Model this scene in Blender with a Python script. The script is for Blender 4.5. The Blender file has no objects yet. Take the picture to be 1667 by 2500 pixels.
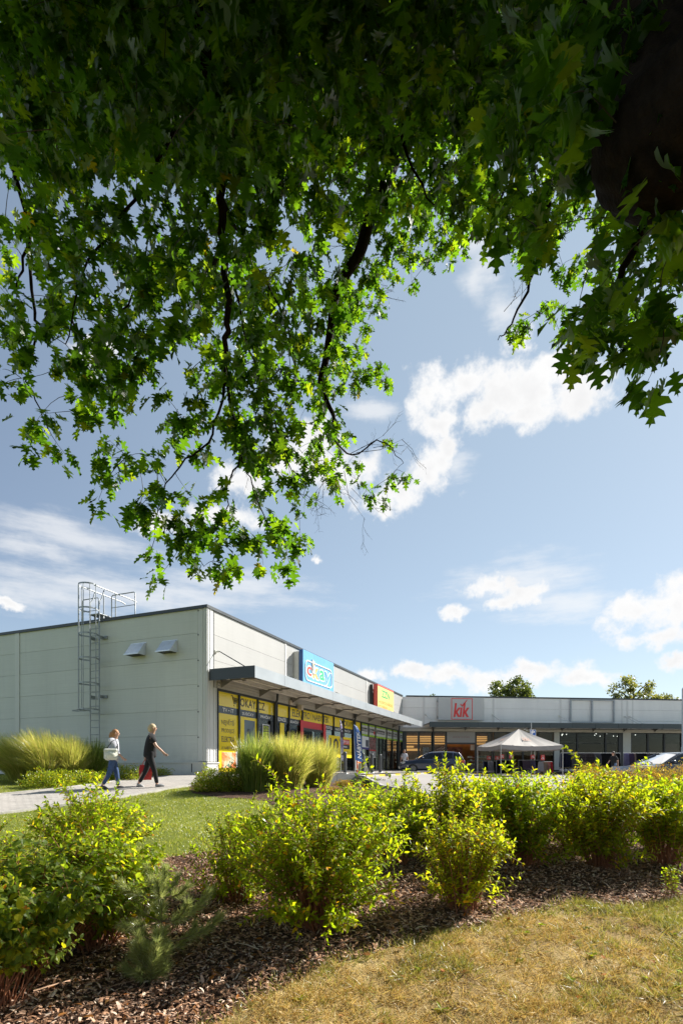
import bpy, math, random
import numpy as np
from mathutils import Vector, Matrix
from mathutils.geometry import delaunay_2d_cdt

random.seed(7)
RNG = np.random.default_rng(11)
sc = bpy.context.scene
R = math.radians
CZ = 1.35                      # camera height above the lawn it stands on
F, CX, HY = 1300.0, 833.5, 1873.0   # focal length, optical centre and horizon of the photograph, in its pixels

# ------------------------------------------------------------------ camera
cam_d = bpy.data.cameras.new('camera')
cam = bpy.data.objects.new('camera', cam_d)
sc.collection.objects.link(cam)
cam.location = (0, 0, CZ)
cam.rotation_euler = (R(90), 0, 0)
cam_d.sensor_fit = 'HORIZONTAL'
cam_d.sensor_width = 24.0
cam_d.lens = 24.0 * F / 1667
cam_d.shift_y = (HY - 1250) / 1667
cam_d.clip_start = 0.05
cam_d.clip_end = 3000
sc.camera = cam

# ------------------------------------------------------------------ sun and sky
SUN_AZ, SUN_EL = R(55.7), R(35.8)     # azimuth from +Y towards +X
SUN_STRENGTH, SKY_STRENGTH, EXPOSURE = 5.0, 0.08, 1.08
sun_d = bpy.data.lights.new('sun', 'SUN')
sun_d.energy = SUN_STRENGTH
sun_d.angle = R(0.53)
sun_d.color = (1.0, 0.955, 0.88)
sun = bpy.data.objects.new('sun', sun_d)
sc.collection.objects.link(sun)
sv = Vector((math.sin(SUN_AZ) * math.cos(SUN_EL), math.cos(SUN_AZ) * math.cos(SUN_EL), math.sin(SUN_EL)))
sun.rotation_euler = sv.to_track_quat('Z', 'Y').to_euler()
sun.location = sv * 60

sc.view_settings.view_transform = 'Standard'
sc.view_settings.look = 'None'
sc.view_settings.exposure = EXPOSURE
sc.view_settings.gamma = 1.0
sc.view_settings.use_curve_mapping = False
sc.cycles.max_bounces = 7
sc.cycles.diffuse_bounces = 5
sc.cycles.glossy_bounces = 3
sc.cycles.transmission_bounces = 5
sc.cycles.transparent_max_bounces = 8
sc.cycles.caustics_reflective = False
sc.cycles.caustics_refractive = False
sc.cycles.sample_clamp_indirect = 6

world = bpy.data.worlds.new('World')
sc.world = world
world.use_nodes = True


def azel(px, py):
    r, s = (px - CX) / F, (HY - py) / F
    return math.atan(r), math.atan(s / math.sqrt(1 + r * r))


class NT:
    """small helper round a node tree"""
    def __init__(self, tree, clear=True):
        self.t = tree
        if clear:
            tree.nodes.clear()

    def n(self, typ, **kw):
        nd = self.t.nodes.new(typ)
        ins = kw.pop('ins', {})
        for k, v in kw.items():
            setattr(nd, k, v)
        for k, v in ins.items():
            self.set(nd, k, v)
        return nd

    def set(self, nd, k, v):
        s = nd.inputs[k]
        if isinstance(v, bpy.types.NodeSocket):
            self.t.links.new(v, s)
        elif isinstance(v, bpy.types.Node):
            self.t.links.new(v.outputs[0], s)
        else:
            s.default_value = v

    def math(self, op, a, b=0.0, c=None, clamp=False):
        nd = self.n('ShaderNodeMath', operation=op, use_clamp=clamp)
        self.set(nd, 0, a)
        self.set(nd, 1, b)
        if c is not None:
            self.set(nd, 2, c)
        return nd.outputs[0]

    def vmath(self, op, a, b):
        nd = self.n('ShaderNodeVectorMath', operation=op)
        self.set(nd, 0, a)
        self.set(nd, 1, b)
        return nd.outputs['Value' if op in ('LENGTH', 'DOT_PRODUCT') else 'Vector']

    def noise(self, vec, scale, detail=4, rough=0.55, out='Fac', dist=0.0):
        nd = self.n('ShaderNodeTexNoise', ins={'Scale': scale, 'Detail': detail, 'Roughness': rough, 'Distortion': dist})
        if vec is not None:
            self.set(nd, 'Vector', vec)
        return nd.outputs[out]

    def ramp(self, fac, stops, interp='LINEAR'):
        nd = self.n('ShaderNodeValToRGB')
        cr = nd.color_ramp
        cr.interpolation = interp
        while len(cr.elements) < len(stops):
            cr.elements.new(0.5)
        for e, (p, c) in zip(cr.elements, stops):
            e.position = p
            e.color = (*c, 1) if len(c) == 3 else c
        self.set(nd, 0, fac)
        return nd.outputs[0]

    def mix(self, fac, a, b, blend='MIX'):
        nd = self.n('ShaderNodeMix', data_type='RGBA', blend_type=blend)
        self.set(nd, 0, fac)
        self.set(nd, 6, (*a, 1) if isinstance(a, tuple) and len(a) == 3 else a)
        self.set(nd, 7, (*b, 1) if isinstance(b, tuple) and len(b) == 3 else b)
        return nd.outputs[2]

    def smooth(self, v, lo, hi):
        nd = self.n('ShaderNodeMapRange', interpolation_type='SMOOTHSTEP')
        self.set(nd, 'Value', v)
        nd.inputs['From Min'].default_value = lo
        nd.inputs['From Max'].default_value = hi
        return nd.outputs[0]


def build_world():
    w = NT(world.node_tree)
    sky = w.n('ShaderNodeTexSky', sky_type='NISHITA', sun_disc=False, sun_elevation=SUN_EL, sun_rotation=SUN_AZ,
              altitude=200, air_density=1.0, dust_density=0.35, ozone_density=1.0)
    tc = w.n('ShaderNodeTexCoord')
    d = tc.outputs['Generated']
    sep = w.n('ShaderNodeSeparateXYZ', ins={0: d})
    az = w.math('ARCTAN2', sep.outputs[0], sep.outputs[1])
    el = w.math('ARCSINE', sep.outputs[2])
    q = w.n('ShaderNodeCombineXYZ', ins={0: az, 1: el}).outputs[0]
    warp = w.noise(d, 9.0, 5, 0.6, 'Color')
    warp = w.vmath('SUBTRACT', warp, (0.5, 0.5, 0.5))
    q1 = w.vmath('ADD', q, w.vmath('MULTIPLY', warp, (0.075, 0.06, 0.0)))
    warp2 = w.vmath('SUBTRACT', w.noise(d, 34.0, 4, 0.6, 'Color'), (0.5, 0.5, 0.5))
    q1 = w.vmath('ADD', q1, w.vmath('MULTIPLY', warp2, (0.035, 0.03, 0.0)))
    # heaps of cumulus: centre x, y, half width, half height as seen from the lawn, turned into directions of the sky
    heaps = [(985, 900, 66, 70), (1070, 885, 84, 66), (1340, 890, 90, 80), (1160, 900, 100, 75), (1010, 975, 62, 55), (1150, 880, 85, 62), (1235, 885, 100, 88), (1320, 845, 90, 95),
             (1210, 945, 70, 45), (1110, 925, 80, 45), (1270, 820, 80, 50), (1195, 765, 50, 40), (1030, 1030, 45, 45), (980, 1085, 72, 62), (915, 1120, 78, 62), (860, 1150, 70, 45),
             (760, 1080, 110, 66), (670, 1065, 90, 70), (735, 1010, 70, 60), (560, 1100, 80, 40), (520, 1180, 120, 30),
             (1130, 1345, 80, 30), (1205, 1358, 72, 42), (1048, 1405, 44, 19), (1160, 1385, 60, 24), (1475, 1400, 120, 56), (1560, 1375, 80, 60),
             (1500, 1455, 110, 30), (1560, 1515, 45, 24), (960, 1532, 60, 20), (1040, 1548, 80, 26), (1130, 1560, 100, 34), (1230, 1545, 100, 34),
             (1330, 1560, 90, 22), (865, 1552, 48, 20), (730, 1276, 16, 13), (20, 1382, 48, 17), (120, 560, 60, 40), (200, 800, 60, 40),
             (380, 1200, 70, 30), (-250, 1330, 200, 60), (-300, 800, 200, 120)]
    veils = [(140, 1230, 210, 46), (60, 1255, 140, 34), (320, 1360, 380, 48), (90, 1370, 220, 40), (520, 1340, 200, 34), (1100, 630, 46, 75), (1085, 560, 50, 45),
             (1150, 700, 50, 50), (1300, 1390, 140, 40), (1060, 1070, 70, 34), (1180, 1340, 160, 60), (840, 930, 60, 30)]

    def field(lst, vec):
        top = None
        for (x, y, a, b) in lst:
            x, y, a, b = x * 1.063, y * 1.063, a * 1.063, b * 1.063
            c = azel(x, y)
            ex, ey = azel(x + a, y), azel(x, y - b)
            rx, ry = abs(ex[0] - c[0]) * 1.08, abs(ey[1] - c[1]) * 1.08
            v = w.vmath('SUBTRACT', vec, (c[0], c[1], 0))
            v = w.vmath('MULTIPLY', v, (1 / rx, 1 / ry, 0))
            v = w.math('SUBTRACT', 1.0, w.vmath('LENGTH', v, (0, 0, 0)))
            top = v if top is None else w.math('SMOOTH_MAX', top, v, 0.25)
        return top
    f1 = field(heaps, q1)
    fb = w.noise(w.vmath('ADD', d, (3.1, 0, 0)), 22.0, 8, 0.62)
    body = w.math('ADD', f1, w.math('MULTIPLY', w.math('SUBTRACT', fb, 0.5), 2.5))
    m1 = w.smooth(body, -0.05, 0.70)
    shade = w.smooth(w.math('ADD', body, w.math('MULTIPLY', w.math('SUBTRACT', w.noise(w.vmath('ADD', d, (0.0, 0.0, 0.02)), 12.0, 5, 0.6), 0.5), 2.0)), 0.35, 1.5)
    stretch = w.vmath('MULTIPLY', d, (5.0, 5.0, 26.0))
    fv = w.noise(stretch, 2.4, 7, 0.62)
    f2 = field(veils, w.vmath('ADD', q, w.vmath('MULTIPLY', warp, (0.16, 0.05, 0.0))))
    m2 = w.smooth(w.math('ADD', f2, w.math('MULTIPLY', w.math('SUBTRACT', fv, 0.45), 1.7)), -0.1, 1.1)
    m2 = w.math('MULTIPLY', m2, 0.62)
    mask = w.math('MAXIMUM', m1, m2)
    k = 1.0 / SKY_STRENGTH
    e = 2 ** -EXPOSURE * k
    white = w.mix(shade, (1.0 * e, 1.0 * e, 1.0 * e), (0.90 * e, 0.90 * e, 0.905 * e))
    hsv = w.n('ShaderNodeHueSaturation', ins={'Saturation': 0.84, 'Value': 0.86, 'Color': sky.outputs[0]})
    aur = w.vmath('DOT_PRODUCT', d, tuple(sv))          # the air brightens towards the sun
    aw = w.math('MULTIPLY', w.smooth(aur, -0.05, 1.05), 0.56)
    tint = w.mix(aw, hsv.outputs[0], (0.535 * e, 0.675 * e, 0.775 * e))
    col = w.mix(mask, tint, white)
    bg = w.n('ShaderNodeBackground', ins={'Color': col, 'Strength': SKY_STRENGTH})
    w.n('ShaderNodeOutputWorld', ins={'Surface': bg})


build_world()

# ------------------------------------------------------------------ object helpers
def link(o, parent=None):
    sc.collection.objects.link(o)
    if parent is not None:
        o.parent = parent
    return o


def tag(o, label, cat, group=None, kind=None):
    if label:
        o['label'] = label
    if cat:
        o['category'] = cat
    if group:
        o['group'] = group
    if kind:
        o['kind'] = kind
    return o


def thing(name, label, cat, loc=(0, 0, 0), rz=0.0, group=None):
    o = bpy.data.objects.new(name, None)
    link(o)
    o.location = loc
    o.rotation_euler = (0, 0, rz)
    o.empty_display_size = 0.2
    return tag(o, label, cat, group)


def P(px, py, d):
    return Vector(((px - CX) / F * d, d, (HY - py) / F * d + CZ))


def mesh_np(name, V, faces_idx, faces_n, mats, parent=None, smooth=False, mat_idx=None):
    """mesh from numpy arrays: V (n,3), flat vertex indices, corner count per face"""
    me = bpy.data.meshes.new(name)
    V = np.asarray(V, dtype=np.float32)
    fi = np.asarray(faces_idx, dtype=np.int32).ravel()
    fn = np.asarray(faces_n, dtype=np.int32).ravel()
    me.vertices.add(len(V))
    me.vertices.foreach_set('co', V.ravel())
    me.loops.add(len(fi))
    me.loops.foreach_set('vertex_index', fi)
    me.polygons.add(len(fn))
    st = np.zeros(len(fn), dtype=np.int32)
    st[1:] = np.cumsum(fn)[:-1]
    me.polygons.foreach_set('loop_start', st)
    me.polygons.foreach_set('loop_total', fn)
    me.polygons.foreach_set('use_smooth', np.full(len(fn), bool(smooth)))
    if mat_idx is not None:
        me.polygons.foreach_set('material_index', np.asarray(mat_idx, dtype=np.int32))
    me.update(calc_edges=True)
    me.validate()
    for m in (mats if isinstance(mats, (list, tuple)) else [mats]):
        me.materials.append(m)
    o = bpy.data.objects.new(name, me)
    return link(o, parent)


class MB:
    """collects shapes into one mesh"""
    def __init__(self):
        self.v, self.f, self.m, self.s = [], [], [], []

    def add(self, vs, fs, mi=0, smooth=False):
        b = len(self.v)
        self.v += [tuple(map(float, p)) for p in vs]
        for f in fs:
            self.f.append([b + i for i in f])
            self.m.append(mi)
            self.s.append(smooth)

    def box(self, x0, x1, y0, y1, z0, z1, mi=0, bev=0.0):
        if bev <= 0:
            vs = [(x0, y0, z0), (x1, y0, z0), (x1, y1, z0), (x0, y1, z0), (x0, y0, z1), (x1, y0, z1), (x1, y1, z1), (x0, y1, z1)]
            self.add(vs, [(0, 3, 2, 1), (4, 5, 6, 7), (0, 1, 5, 4), (1, 2, 6, 5), (2, 3, 7, 6), (3, 0, 4, 7)], mi)
        else:
            b = bev
            ring = [(x0 + b, y0), (x1 - b, y0), (x1, y0 + b), (x1, y1 - b), (x1 - b, y1), (x0 + b, y1), (x0, y1 - b), (x0, y0 + b)]
            inn = [(x0 + b, y0 + b), (x1 - b, y0 + b), (x1 - b, y0 + b), (x1 - b, y1 - b), (x1 - b, y1 - b), (x0 + b, y1 - b), (x0 + b, y1 - b), (x0 + b, y0 + b)]
            vs = [(*p, z0) for p in inn] + [(*p, z0 + b) for p in ring] + [(*p, z1 - b) for p in ring] + [(*p, z1) for p in inn]
            fs = []
            for k in range(3):
                for i in range(8):
                    j = (i + 1) % 8
                    fs.append((k * 8 + i, k * 8 + j, (k + 1) * 8 + j, (k + 1) * 8 + i))
            fs.append((7, 5, 3, 1)[::1])
            fs.append((24, 26, 28, 30))
            self.add(vs, fs, mi)

    def quad(self, a, b, c, d, mi=0):
        self.add([a, b, c, d], [(0, 1, 2, 3)], mi)

    def prism(self, poly, axis, a, b, mi=0):
        """poly: 2-D outline, extruded along axis from a to b"""
        def mk(p, t):
            return {'x': (t, p[0], p[1]), 'y': (p[0], t, p[1]), 'z': (p[0], p[1], t)}[axis]
        n = len(poly)
        vs = [mk(p, a) for p in poly] + [mk(p, b) for p in poly]
        fs = [tuple(range(n))[::-1], tuple(range(n, 2 * n))] + [(i, (i + 1) % n, n + (i + 1) % n, n + i) for i in range(n)]
        self.add(vs, fs, mi)

    def tube(self, pts, rad, n=8, mi=0, caps=True, smooth=True):
        pts = [Vector(p) for p in pts]
        rs = rad if isinstance(rad, (list, tuple)) else [rad] * len(pts)
        vs, fs = [], []
        ref = None
        for i, p in enumerate(pts):
            t = (pts[min(i + 1, len(pts) - 1)] - pts[max(i - 1, 0)])
            t = t.normalized() if t.length > 1e-9 else Vector((0, 0, 1))
            if ref is None:
                ref = t.orthogonal().normalized()
            else:
                ref = (ref - t * ref.dot(t))
                ref = ref.normalized() if ref.length > 1e-6 else t.orthogonal().normalized()
            bn = t.cross(ref)
            for k in range(n):
                a = 2 * math.pi * k / n
                vs.append(p + (ref * math.cos(a) + bn * math.sin(a)) * rs[i])
        for i in range(len(pts) - 1):
            for k in range(n):
                l = (k + 1) % n
                fs.append((i * n + k, i * n + l, (i + 1) * n + l, (i + 1) * n + k))
        self.add(vs, fs, mi, smooth)
        if caps:
            self.add(vs[:n], [tuple(range(n))[::-1]], mi)
            self.add(vs[-n:], [tuple(range(n))], mi)

    def lathe(self, prof, c=(0, 0, 0), n=16, mi=0, smooth=True):
        vs, fs = [], []
        for (r, z) in prof:
            for k in range(n):
                a = 2 * math.pi * k / n
                vs.append((c[0] + r * math.cos(a), c[1] + r * math.sin(a), c[2] + z))
        for i in range(len(prof) - 1):
            for k in range(n):
                l = (k + 1) % n
                fs.append((i * n + k, i * n + l, (i + 1) * n + l, (i + 1) * n + k))
        self.add(vs, fs, mi, smooth)

    def ball(self, c, r, n=10, mi=0):
        rx, ry, rz = r if isinstance(r, (list, tuple)) else (r, r, r)
        vs, fs = [], []
        m = n // 2
        for i in range(m + 1):
            th = math.pi * i / m
            for k in range(n):
                a = 2 * math.pi * k / n
                vs.append((c[0] + rx * math.sin(th) * math.cos(a), c[1] + ry * math.sin(th) * math.sin(a), c[2] + rz * math.cos(th)))
        for i in range(m):
            for k in range(n):
                l = (k + 1) % n
                fs.append((i * n + k, (i + 1) * n + k, (i + 1) * n + l, i * n + l))
        self.add(vs, fs, mi, True)

    def build(self, name, mats, parent=None):
        fi = [i for f in self.f for i in f]
        o = mesh_np(name, np.array(self.v) if self.v else np.zeros((0, 3)), fi, [len(f) for f in self.f], mats, parent, mat_idx=self.m)
        if any(self.s):
            sm = np.array(self.s, dtype=bool)
            if len(sm) == len(o.data.polygons):
                o.data.polygons.foreach_set('use_smooth', sm)
        return o


# ------------------------------------------------------------------ materials
MATS = {}


def pmat(name, col, rough=0.6, metal=0.0, var=0.0, vscale=3.0, bump=0.0, bscale=40.0, spec=0.5, streak=False, coat=0.0):
    """Principled surface with a little procedural unevenness of colour, gloss and relief"""
    if name in MATS:
        return MATS[name]
    m = bpy.data.materials.new(name)
    m.use_nodes = True
    t = NT(m.node_tree)
    tc = t.n('ShaderNodeTexCoord').outputs['Object']
    c = (*col, 1)
    b = t.n('ShaderNodeBsdfPrincipled', ins={'Roughness': rough, 'Metallic': metal, 'Specular IOR Level': spec, 'Coat Weight': coat})
    if var > 0:
        vec = t.vmath('MULTIPLY', tc, (1, 1, 0.12)) if streak else tc
        n = t.noise(vec, vscale, 5, 0.6)
        c = t.ramp(n, [(0.3, tuple(x * (1 - var) for x in col)), (0.7, tuple(min(1, x * (1 + var)) for x in col))])
        t.set(b, 'Roughness', t.math('ADD', rough - 0.08, t.math('MULTIPLY', n, 0.16)))
    t.set(b, 'Base Color', c)
    if bump > 0:
        bn = t.n('ShaderNodeBump', ins={'Strength': bump, 'Distance': 0.02, 'Height': t.noise(tc, bscale, 4, 0.6)})
        t.set(b, 'Normal', bn)
    t.n('ShaderNodeOutputMaterial', ins={'Surface': b})
    MATS[name] = m
    return m


def leafmat(name, stops, trans, tfac=0.5, rough=0.4, gloss=0.05):
    """thin leaf: diffuse + translucent + a little gloss; stops spread the colour from leaf to leaf"""
    m = bpy.data.materials.new(name)
    m.use_nodes = True
    t = NT(m.node_tree)
    rnd = t.n('ShaderNodeNewGeometry').outputs['Random Per Island']
    col = t.ramp(rnd, stops)
    tcol = t.mix(1.0, col, (*trans, 1), 'MULTIPLY')
    df = t.n('ShaderNodeBsdfDiffuse', ins={'Color': col})
    tr = t.n('ShaderNodeBsdfTranslucent', ins={'Color': tcol})
    mx = t.n('ShaderNodeMixShader', ins={0: tfac, 1: df, 2: tr})
    gl = t.n('ShaderNodeBsdfGlossy', ins={'Color': (1, 1, 1, 1), 'Roughness': rough})
    fr = t.n('ShaderNodeFresnel', ins={'IOR': 1.4})
    mx2 = t.n('ShaderNodeMixShader', ins={0: t.math('MULTIPLY', fr.outputs[0], gloss * 4), 1: mx, 2: gl})
    t.n('ShaderNodeOutputMaterial', ins={'Surface': mx2})
    return m


def emat(name, col, s):
    m = bpy.data.materials.new(name)
    m.use_nodes = True
    t = NT(m.node_tree)
    e = t.n('ShaderNodeEmission', ins={'Color': (*col, 1), 'Strength': s})
    t.n('ShaderNodeOutputMaterial', ins={'Surface': e})
    return m


def glassmat(name, tint=(0.75, 0.78, 0.78), refl=1.0):
    m = bpy.data.materials.new(name)
    m.use_nodes = True
    t = NT(m.node_tree)
    tr = t.n('ShaderNodeBsdfTransparent', ins={'Color': (*tint, 1)})
    gl = t.n('ShaderNodeBsdfGlossy', ins={'Color': (1, 1, 1, 1), 'Roughness': 0.02})
    fr = t.n('ShaderNodeFresnel', ins={'IOR': 1.5})
    mx = t.n('ShaderNodeMixShader', ins={0: t.math('MULTIPLY', fr.outputs[0], refl), 1: tr, 2: gl})
    t.n('ShaderNodeOutputMaterial', ins={'Surface': mx})
    return m


def text_np(body, size=1.0, extrude=0.0, bold=0.0, space=1.0):
    """lettering outline as vertices (x, y, z) and faces, centred on its bounding box and scaled to unit height"""
    cu = bpy.data.curves.new('lettering_curve', 'FONT')
    cu.body = body
    cu.size = 1.0
    cu.offset = bold
    cu.extrude = extrude
    cu.resolution_u = 3
    cu.space_character = space
    o = bpy.data.objects.new('lettering_curve', cu)
    sc.collection.objects.link(o)
    dg = bpy.context.evaluated_depsgraph_get()
    me = bpy.data.meshes.new_from_object(o.evaluated_get(dg))
    v = np.zeros(len(me.vertices) * 3)
    me.vertices.foreach_get('co', v)
    v = v.reshape(-1, 3)
    fs = [tuple(p.vertices) for p in me.polygons]
    bpy.data.objects.remove(o)
    bpy.data.curves.remove(cu)
    bpy.data.meshes.remove(me)
    return v, fs


def put_text(mb, body, x0, x1, z0, z1, y, mi=0, bold=0.0, fn=None, shear=0.0):
    """fits lettering into the rectangle x0..x1, z0..z1 of the plane facing -Y; fn maps (a, b) in 0..1 to a point instead"""
    v, fs = text_np(body, bold=bold)
    if len(v) == 0:
        return
    lo, hi = v.min(0), v.max(0)
    a = (v[:, 0] - lo[0]) / max(1e-6, hi[0] - lo[0])
    b = (v[:, 1] - lo[1]) / max(1e-6, hi[1] - lo[1])
    if fn is None:
        a = a + shear * (b - 0.5)
        mb.add([(x0 + (x1 - x0) * p, y, z0 + (z1 - z0) * q) for p, q in zip(a, b)], fs, mi)
    else:
        mb.add([fn(p, q) for p, q in zip(a, b)], fs, mi)


# ------------------------------------------------------------------ the lie of the land (heights above the camera's lawn)
UX, UY = 0.3757, 0.9268           # direction of the near wing's shop front
_l = math.hypot(UX, UY)
UX, UY = UX / _l, UY / _l
COR = np.array([-4.98, 19.70])    # its near corner
KX, KY = 0.9945, 0.1045           # direction of the far wing's shop front
KOR = np.array([5.13, 44.63])
_YS = [-60, -5, 2.5, 3.5, 4.2, 6.2, 8, 10.5, 12.5, 14.8, 17, 19.7, 24, 60]
_ZL = [-2.2, -1.5, -1.41, -1.34, -1.29, -1.15, -1.05, -0.93, -0.78, -0.60, -0.45, -0.33, -0.31, -0.31]
_ZR = [-2.2, -1.5, -1.41, -1.34, -1.29, -1.15, -1.06, -0.99, -0.93, -0.88, -0.84, -0.80, -0.72, -0.40]


def ok_world(X, p):
    """point X metres along the near shop front and p metres out from it"""
    return (COR[0] + X * UX + p * UY, COR[1] + X * UY - p * UX)


def kik_world(X, p):
    return (KOR[0] + X * KX + p * KY, KOR[1] + X * KY - p * KX)


PARK = [(1.85, 18.75), ok_world(4.5, 4.3), ok_world(22.3, 4.3), kik_world(4.2, 5.2), kik_world(60, 5.2), (70, 20), (60, 13.0), (12, 13.0), (5.5, 13.4), (2.5, 14.6)]
_PK = np.array(PARK)


def park_z(x, y):
    x, y = np.asarray(x, float), np.asarray(y, float)
    p = (x - COR[0]) * UY - (y - COR[1]) * UX           # distance out from the near shop front
    a = (x - COR[0]) * UX + (y - COR[1]) * UY
    ramp = -0.43 - 0.055 * (p - 4.2) - 0.3 * np.clip(3.5 - a, 0, 9)
    return np.maximum(np.clip(-1.024 - 0.0085 * x + 0.01313 * y, -0.95, -0.56), np.minimum(ramp, -0.43)) + CZ


def in_poly(x, y, poly):
    x, y = np.asarray(x, float), np.asarray(y, float)
    c = np.zeros(x.shape, bool)
    n = len(poly)
    for i in range(n):
        (x0, y0), (x1, y1) = poly[i], poly[(i + 1) % n]
        hit = ((y0 > y) != (y1 > y)) & (x < (x1 - x0) * (y - y0) / (y1 - y0 + 1e-12) + x0)
        c ^= hit
    return c


def land(x, y):
    x, y = np.asarray(x, float), np.asarray(y, float)
    w = np.clip((x + 1.8 + 0.12 * (y - 14)) / 3.6, 0, 1)
    w = w * w * (3 - 2 * w)
    z = np.interp(y, _YS, _ZL) * (1 - w) + np.interp(y, _YS, _ZR) * w
    z = z + 0.018 * np.sin(x * 2.1 + 0.7) * np.sin(y * 1.7) + 0.010 * np.sin(x * 5.3 + y * 3.1)
    return z + CZ


def land_all(x, y):
    return np.where(in_poly(x, y, PARK), park_z(x, y), land(x, y))


def G(px, py, fn=None):
    """where the view ray through a pixel of the photograph meets the land"""
    fn = fn or (lambda a, b: float(land(a, b)))
    r, s = (px - CX) / F, (HY - py) / F
    d = 1.0
    prev = d
    while d < 90:
        if CZ + s * d <= fn(r * d, d):
            lo, hi = prev, d
            for _ in range(30):
                m = (lo + hi) / 2
                if CZ + s * m <= fn(r * m, m):
                    hi = m
                else:
                    lo = m
            return (r * hi, hi)
        prev = d
        d += 0.1
    return (r * d, d)


def sheet(name, poly, zfn, mat, lift=0.0, step=0.35, fade=None):
    """a ground sheet that fills an outline and follows the land"""
    poly = [tuple(map(float, p)) for p in poly]
    bd = []
    n = len(poly)
    for i in range(n):
        a, b = np.array(poly[i]), np.array(poly[(i + 1) % n])
        k = max(1, int(np.linalg.norm(b - a) / step))
        bd += [a + (b - a) * j / k for j in range(k)]
    bd = np.array(bd)
    x0, y0 = bd.min(0)
    x1, y1 = bd.max(0)
    gx, gy = np.meshgrid(np.arange(x0 + step / 2, x1, step), np.arange(y0 + step / 2, y1, step))
    gx, gy = gx.ravel(), gy.ravel()
    ins = in_poly(gx, gy, bd)
    gx, gy = gx[ins], gy[ins]
    pts = [Vector(p) for p in bd] + [Vector(p) for p in zip(gx, gy)]
    edges = [(i, (i + 1) % len(bd)) for i in range(len(bd))]
    res = delaunay_2d_cdt(pts, edges, [list(range(len(bd)))], 1, 1e-5)
    v2 = np.array([tuple(p) for p in res[0]])
    z = zfn(v2[:, 0], v2[:, 1]) + lift
    V = np.column_stack([v2, z])
    fs = res[2]
    return mesh_np(name, V, [i for f in fs for i in f], [len(f) for f in fs], mat, smooth=True)


def wobble(pts, amp, step=0.12, seed=0):
    """roughens an outline"""
    rg = np.random.default_rng(seed)
    out = []
    n = len(pts)
    for i in range(n):
        a, b = np.array(pts[i], float), np.array(pts[(i + 1) % n], float)
        L = np.linalg.norm(b - a)
        k = max(1, int(L / step))
        for j in range(k):
            out.append(a + (b - a) * j / k + rg.normal(0, amp, 2))
    return out
# ------------------------------------------------------------------ ground surfaces
def groundmat(name, stops, scale, bump, dist=0.03, fine=60.0):
    m = bpy.data.materials.new(name)
    m.use_nodes = True
    t = NT(m.node_tree)
    tc = t.n('ShaderNodeTexCoord').outputs['Object']
    a = t.noise(tc, scale, 6, 0.62)
    f = t.noise(tc, fine, 5, 0.65)
    v = t.math('ADD', t.math('MULTIPLY', a, 0.6), t.math('MULTIPLY', f, 0.4))
    col = t.ramp(v, stops)
    bn = t.n('ShaderNodeBump', ins={'Strength': bump, 'Distance': dist, 'Height': f})
    b = t.n('ShaderNodeBsdfPrincipled', ins={'Base Color': col, 'Roughness': 0.9, 'Specular IOR Level': 0.2, 'Normal': bn})
    t.n('ShaderNodeOutputMaterial', ins={'Surface': b})
    return m


M_LAWN = groundmat('lawn_soil', [(0.3, (0.07, 0.085, 0.012)), (0.5, (0.13, 0.155, 0.02)), (0.7, (0.20, 0.21, 0.05))], 1.2, 0.5)
M_MULCH = groundmat('bark_mulch', [(0.36, (0.025, 0.014, 0.009)), (0.5, (0.10, 0.055, 0.035)), (0.66, (0.24, 0.15, 0.10))], 7, 1.0, 0.05, 45)
M_DRY = groundmat('dry_turf', [(0.34, (0.13, 0.08, 0.035)), (0.5, (0.36, 0.25, 0.10)), (0.66, (0.52, 0.39, 0.17))], 2.2, 0.8, 0.03, 70)
M_ASPH = groundmat('parking_asphalt', [(0.3, (0.27, 0.25, 0.235)), (0.55, (0.34, 0.315, 0.295)), (0.75, (0.40, 0.37, 0.35))], 0.6, 0.15, 0.01, 90)


def pavermat(name, c1, c2, joint, sx, sy, rot=0.0):
    m = bpy.data.materials.new(name)
    m.use_nodes = True
    t = NT(m.node_tree)
    tc = t.n('ShaderNodeTexCoord').outputs['Object']
    mp = t.n('ShaderNodeMapping', ins={'Vector': tc, 'Rotation': (0, 0, rot)})
    bk = t.n('ShaderNodeTexBrick', ins={'Vector': mp.outputs[0], 'Color1': (*c1, 1), 'Color2': (*c2, 1), 'Mortar': (*joint, 1), 'Scale': 1.0,
                                        'Mortar Size': 0.008, 'Brick Width': sx, 'Row Height': sy, 'Bias': 0.1})
    n = t.noise(tc, 2.0, 6, 0.65)
    n2 = t.noise(tc, 60.0, 4, 0.6)
    col = t.mix(1.0, bk.outputs[0], t.ramp(n, [(0.3, (0.72, 0.70, 0.68)), (0.65, (1.05, 1.04, 1.03))]), 'MULTIPLY')
    col = t.mix(0.35, col, t.ramp(n2, [(0.3, (0.25, 0.23, 0.21)), (0.7, (0.5, 0.48, 0.46))]))
    bn = t.n('ShaderNodeBump', ins={'Strength': 0.4, 'Distance': 0.01, 'Height': t.math('SUBTRACT', n2, bk.outputs[1])})
    b = t.n('ShaderNodeBsdfPrincipled', ins={'Base Color': col, 'Roughness': 0.85, 'Normal': bn, 'Specular IOR Level': 0.3})
    t.n('ShaderNodeOutputMaterial', ins={'Surface': b})
    return m


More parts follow.
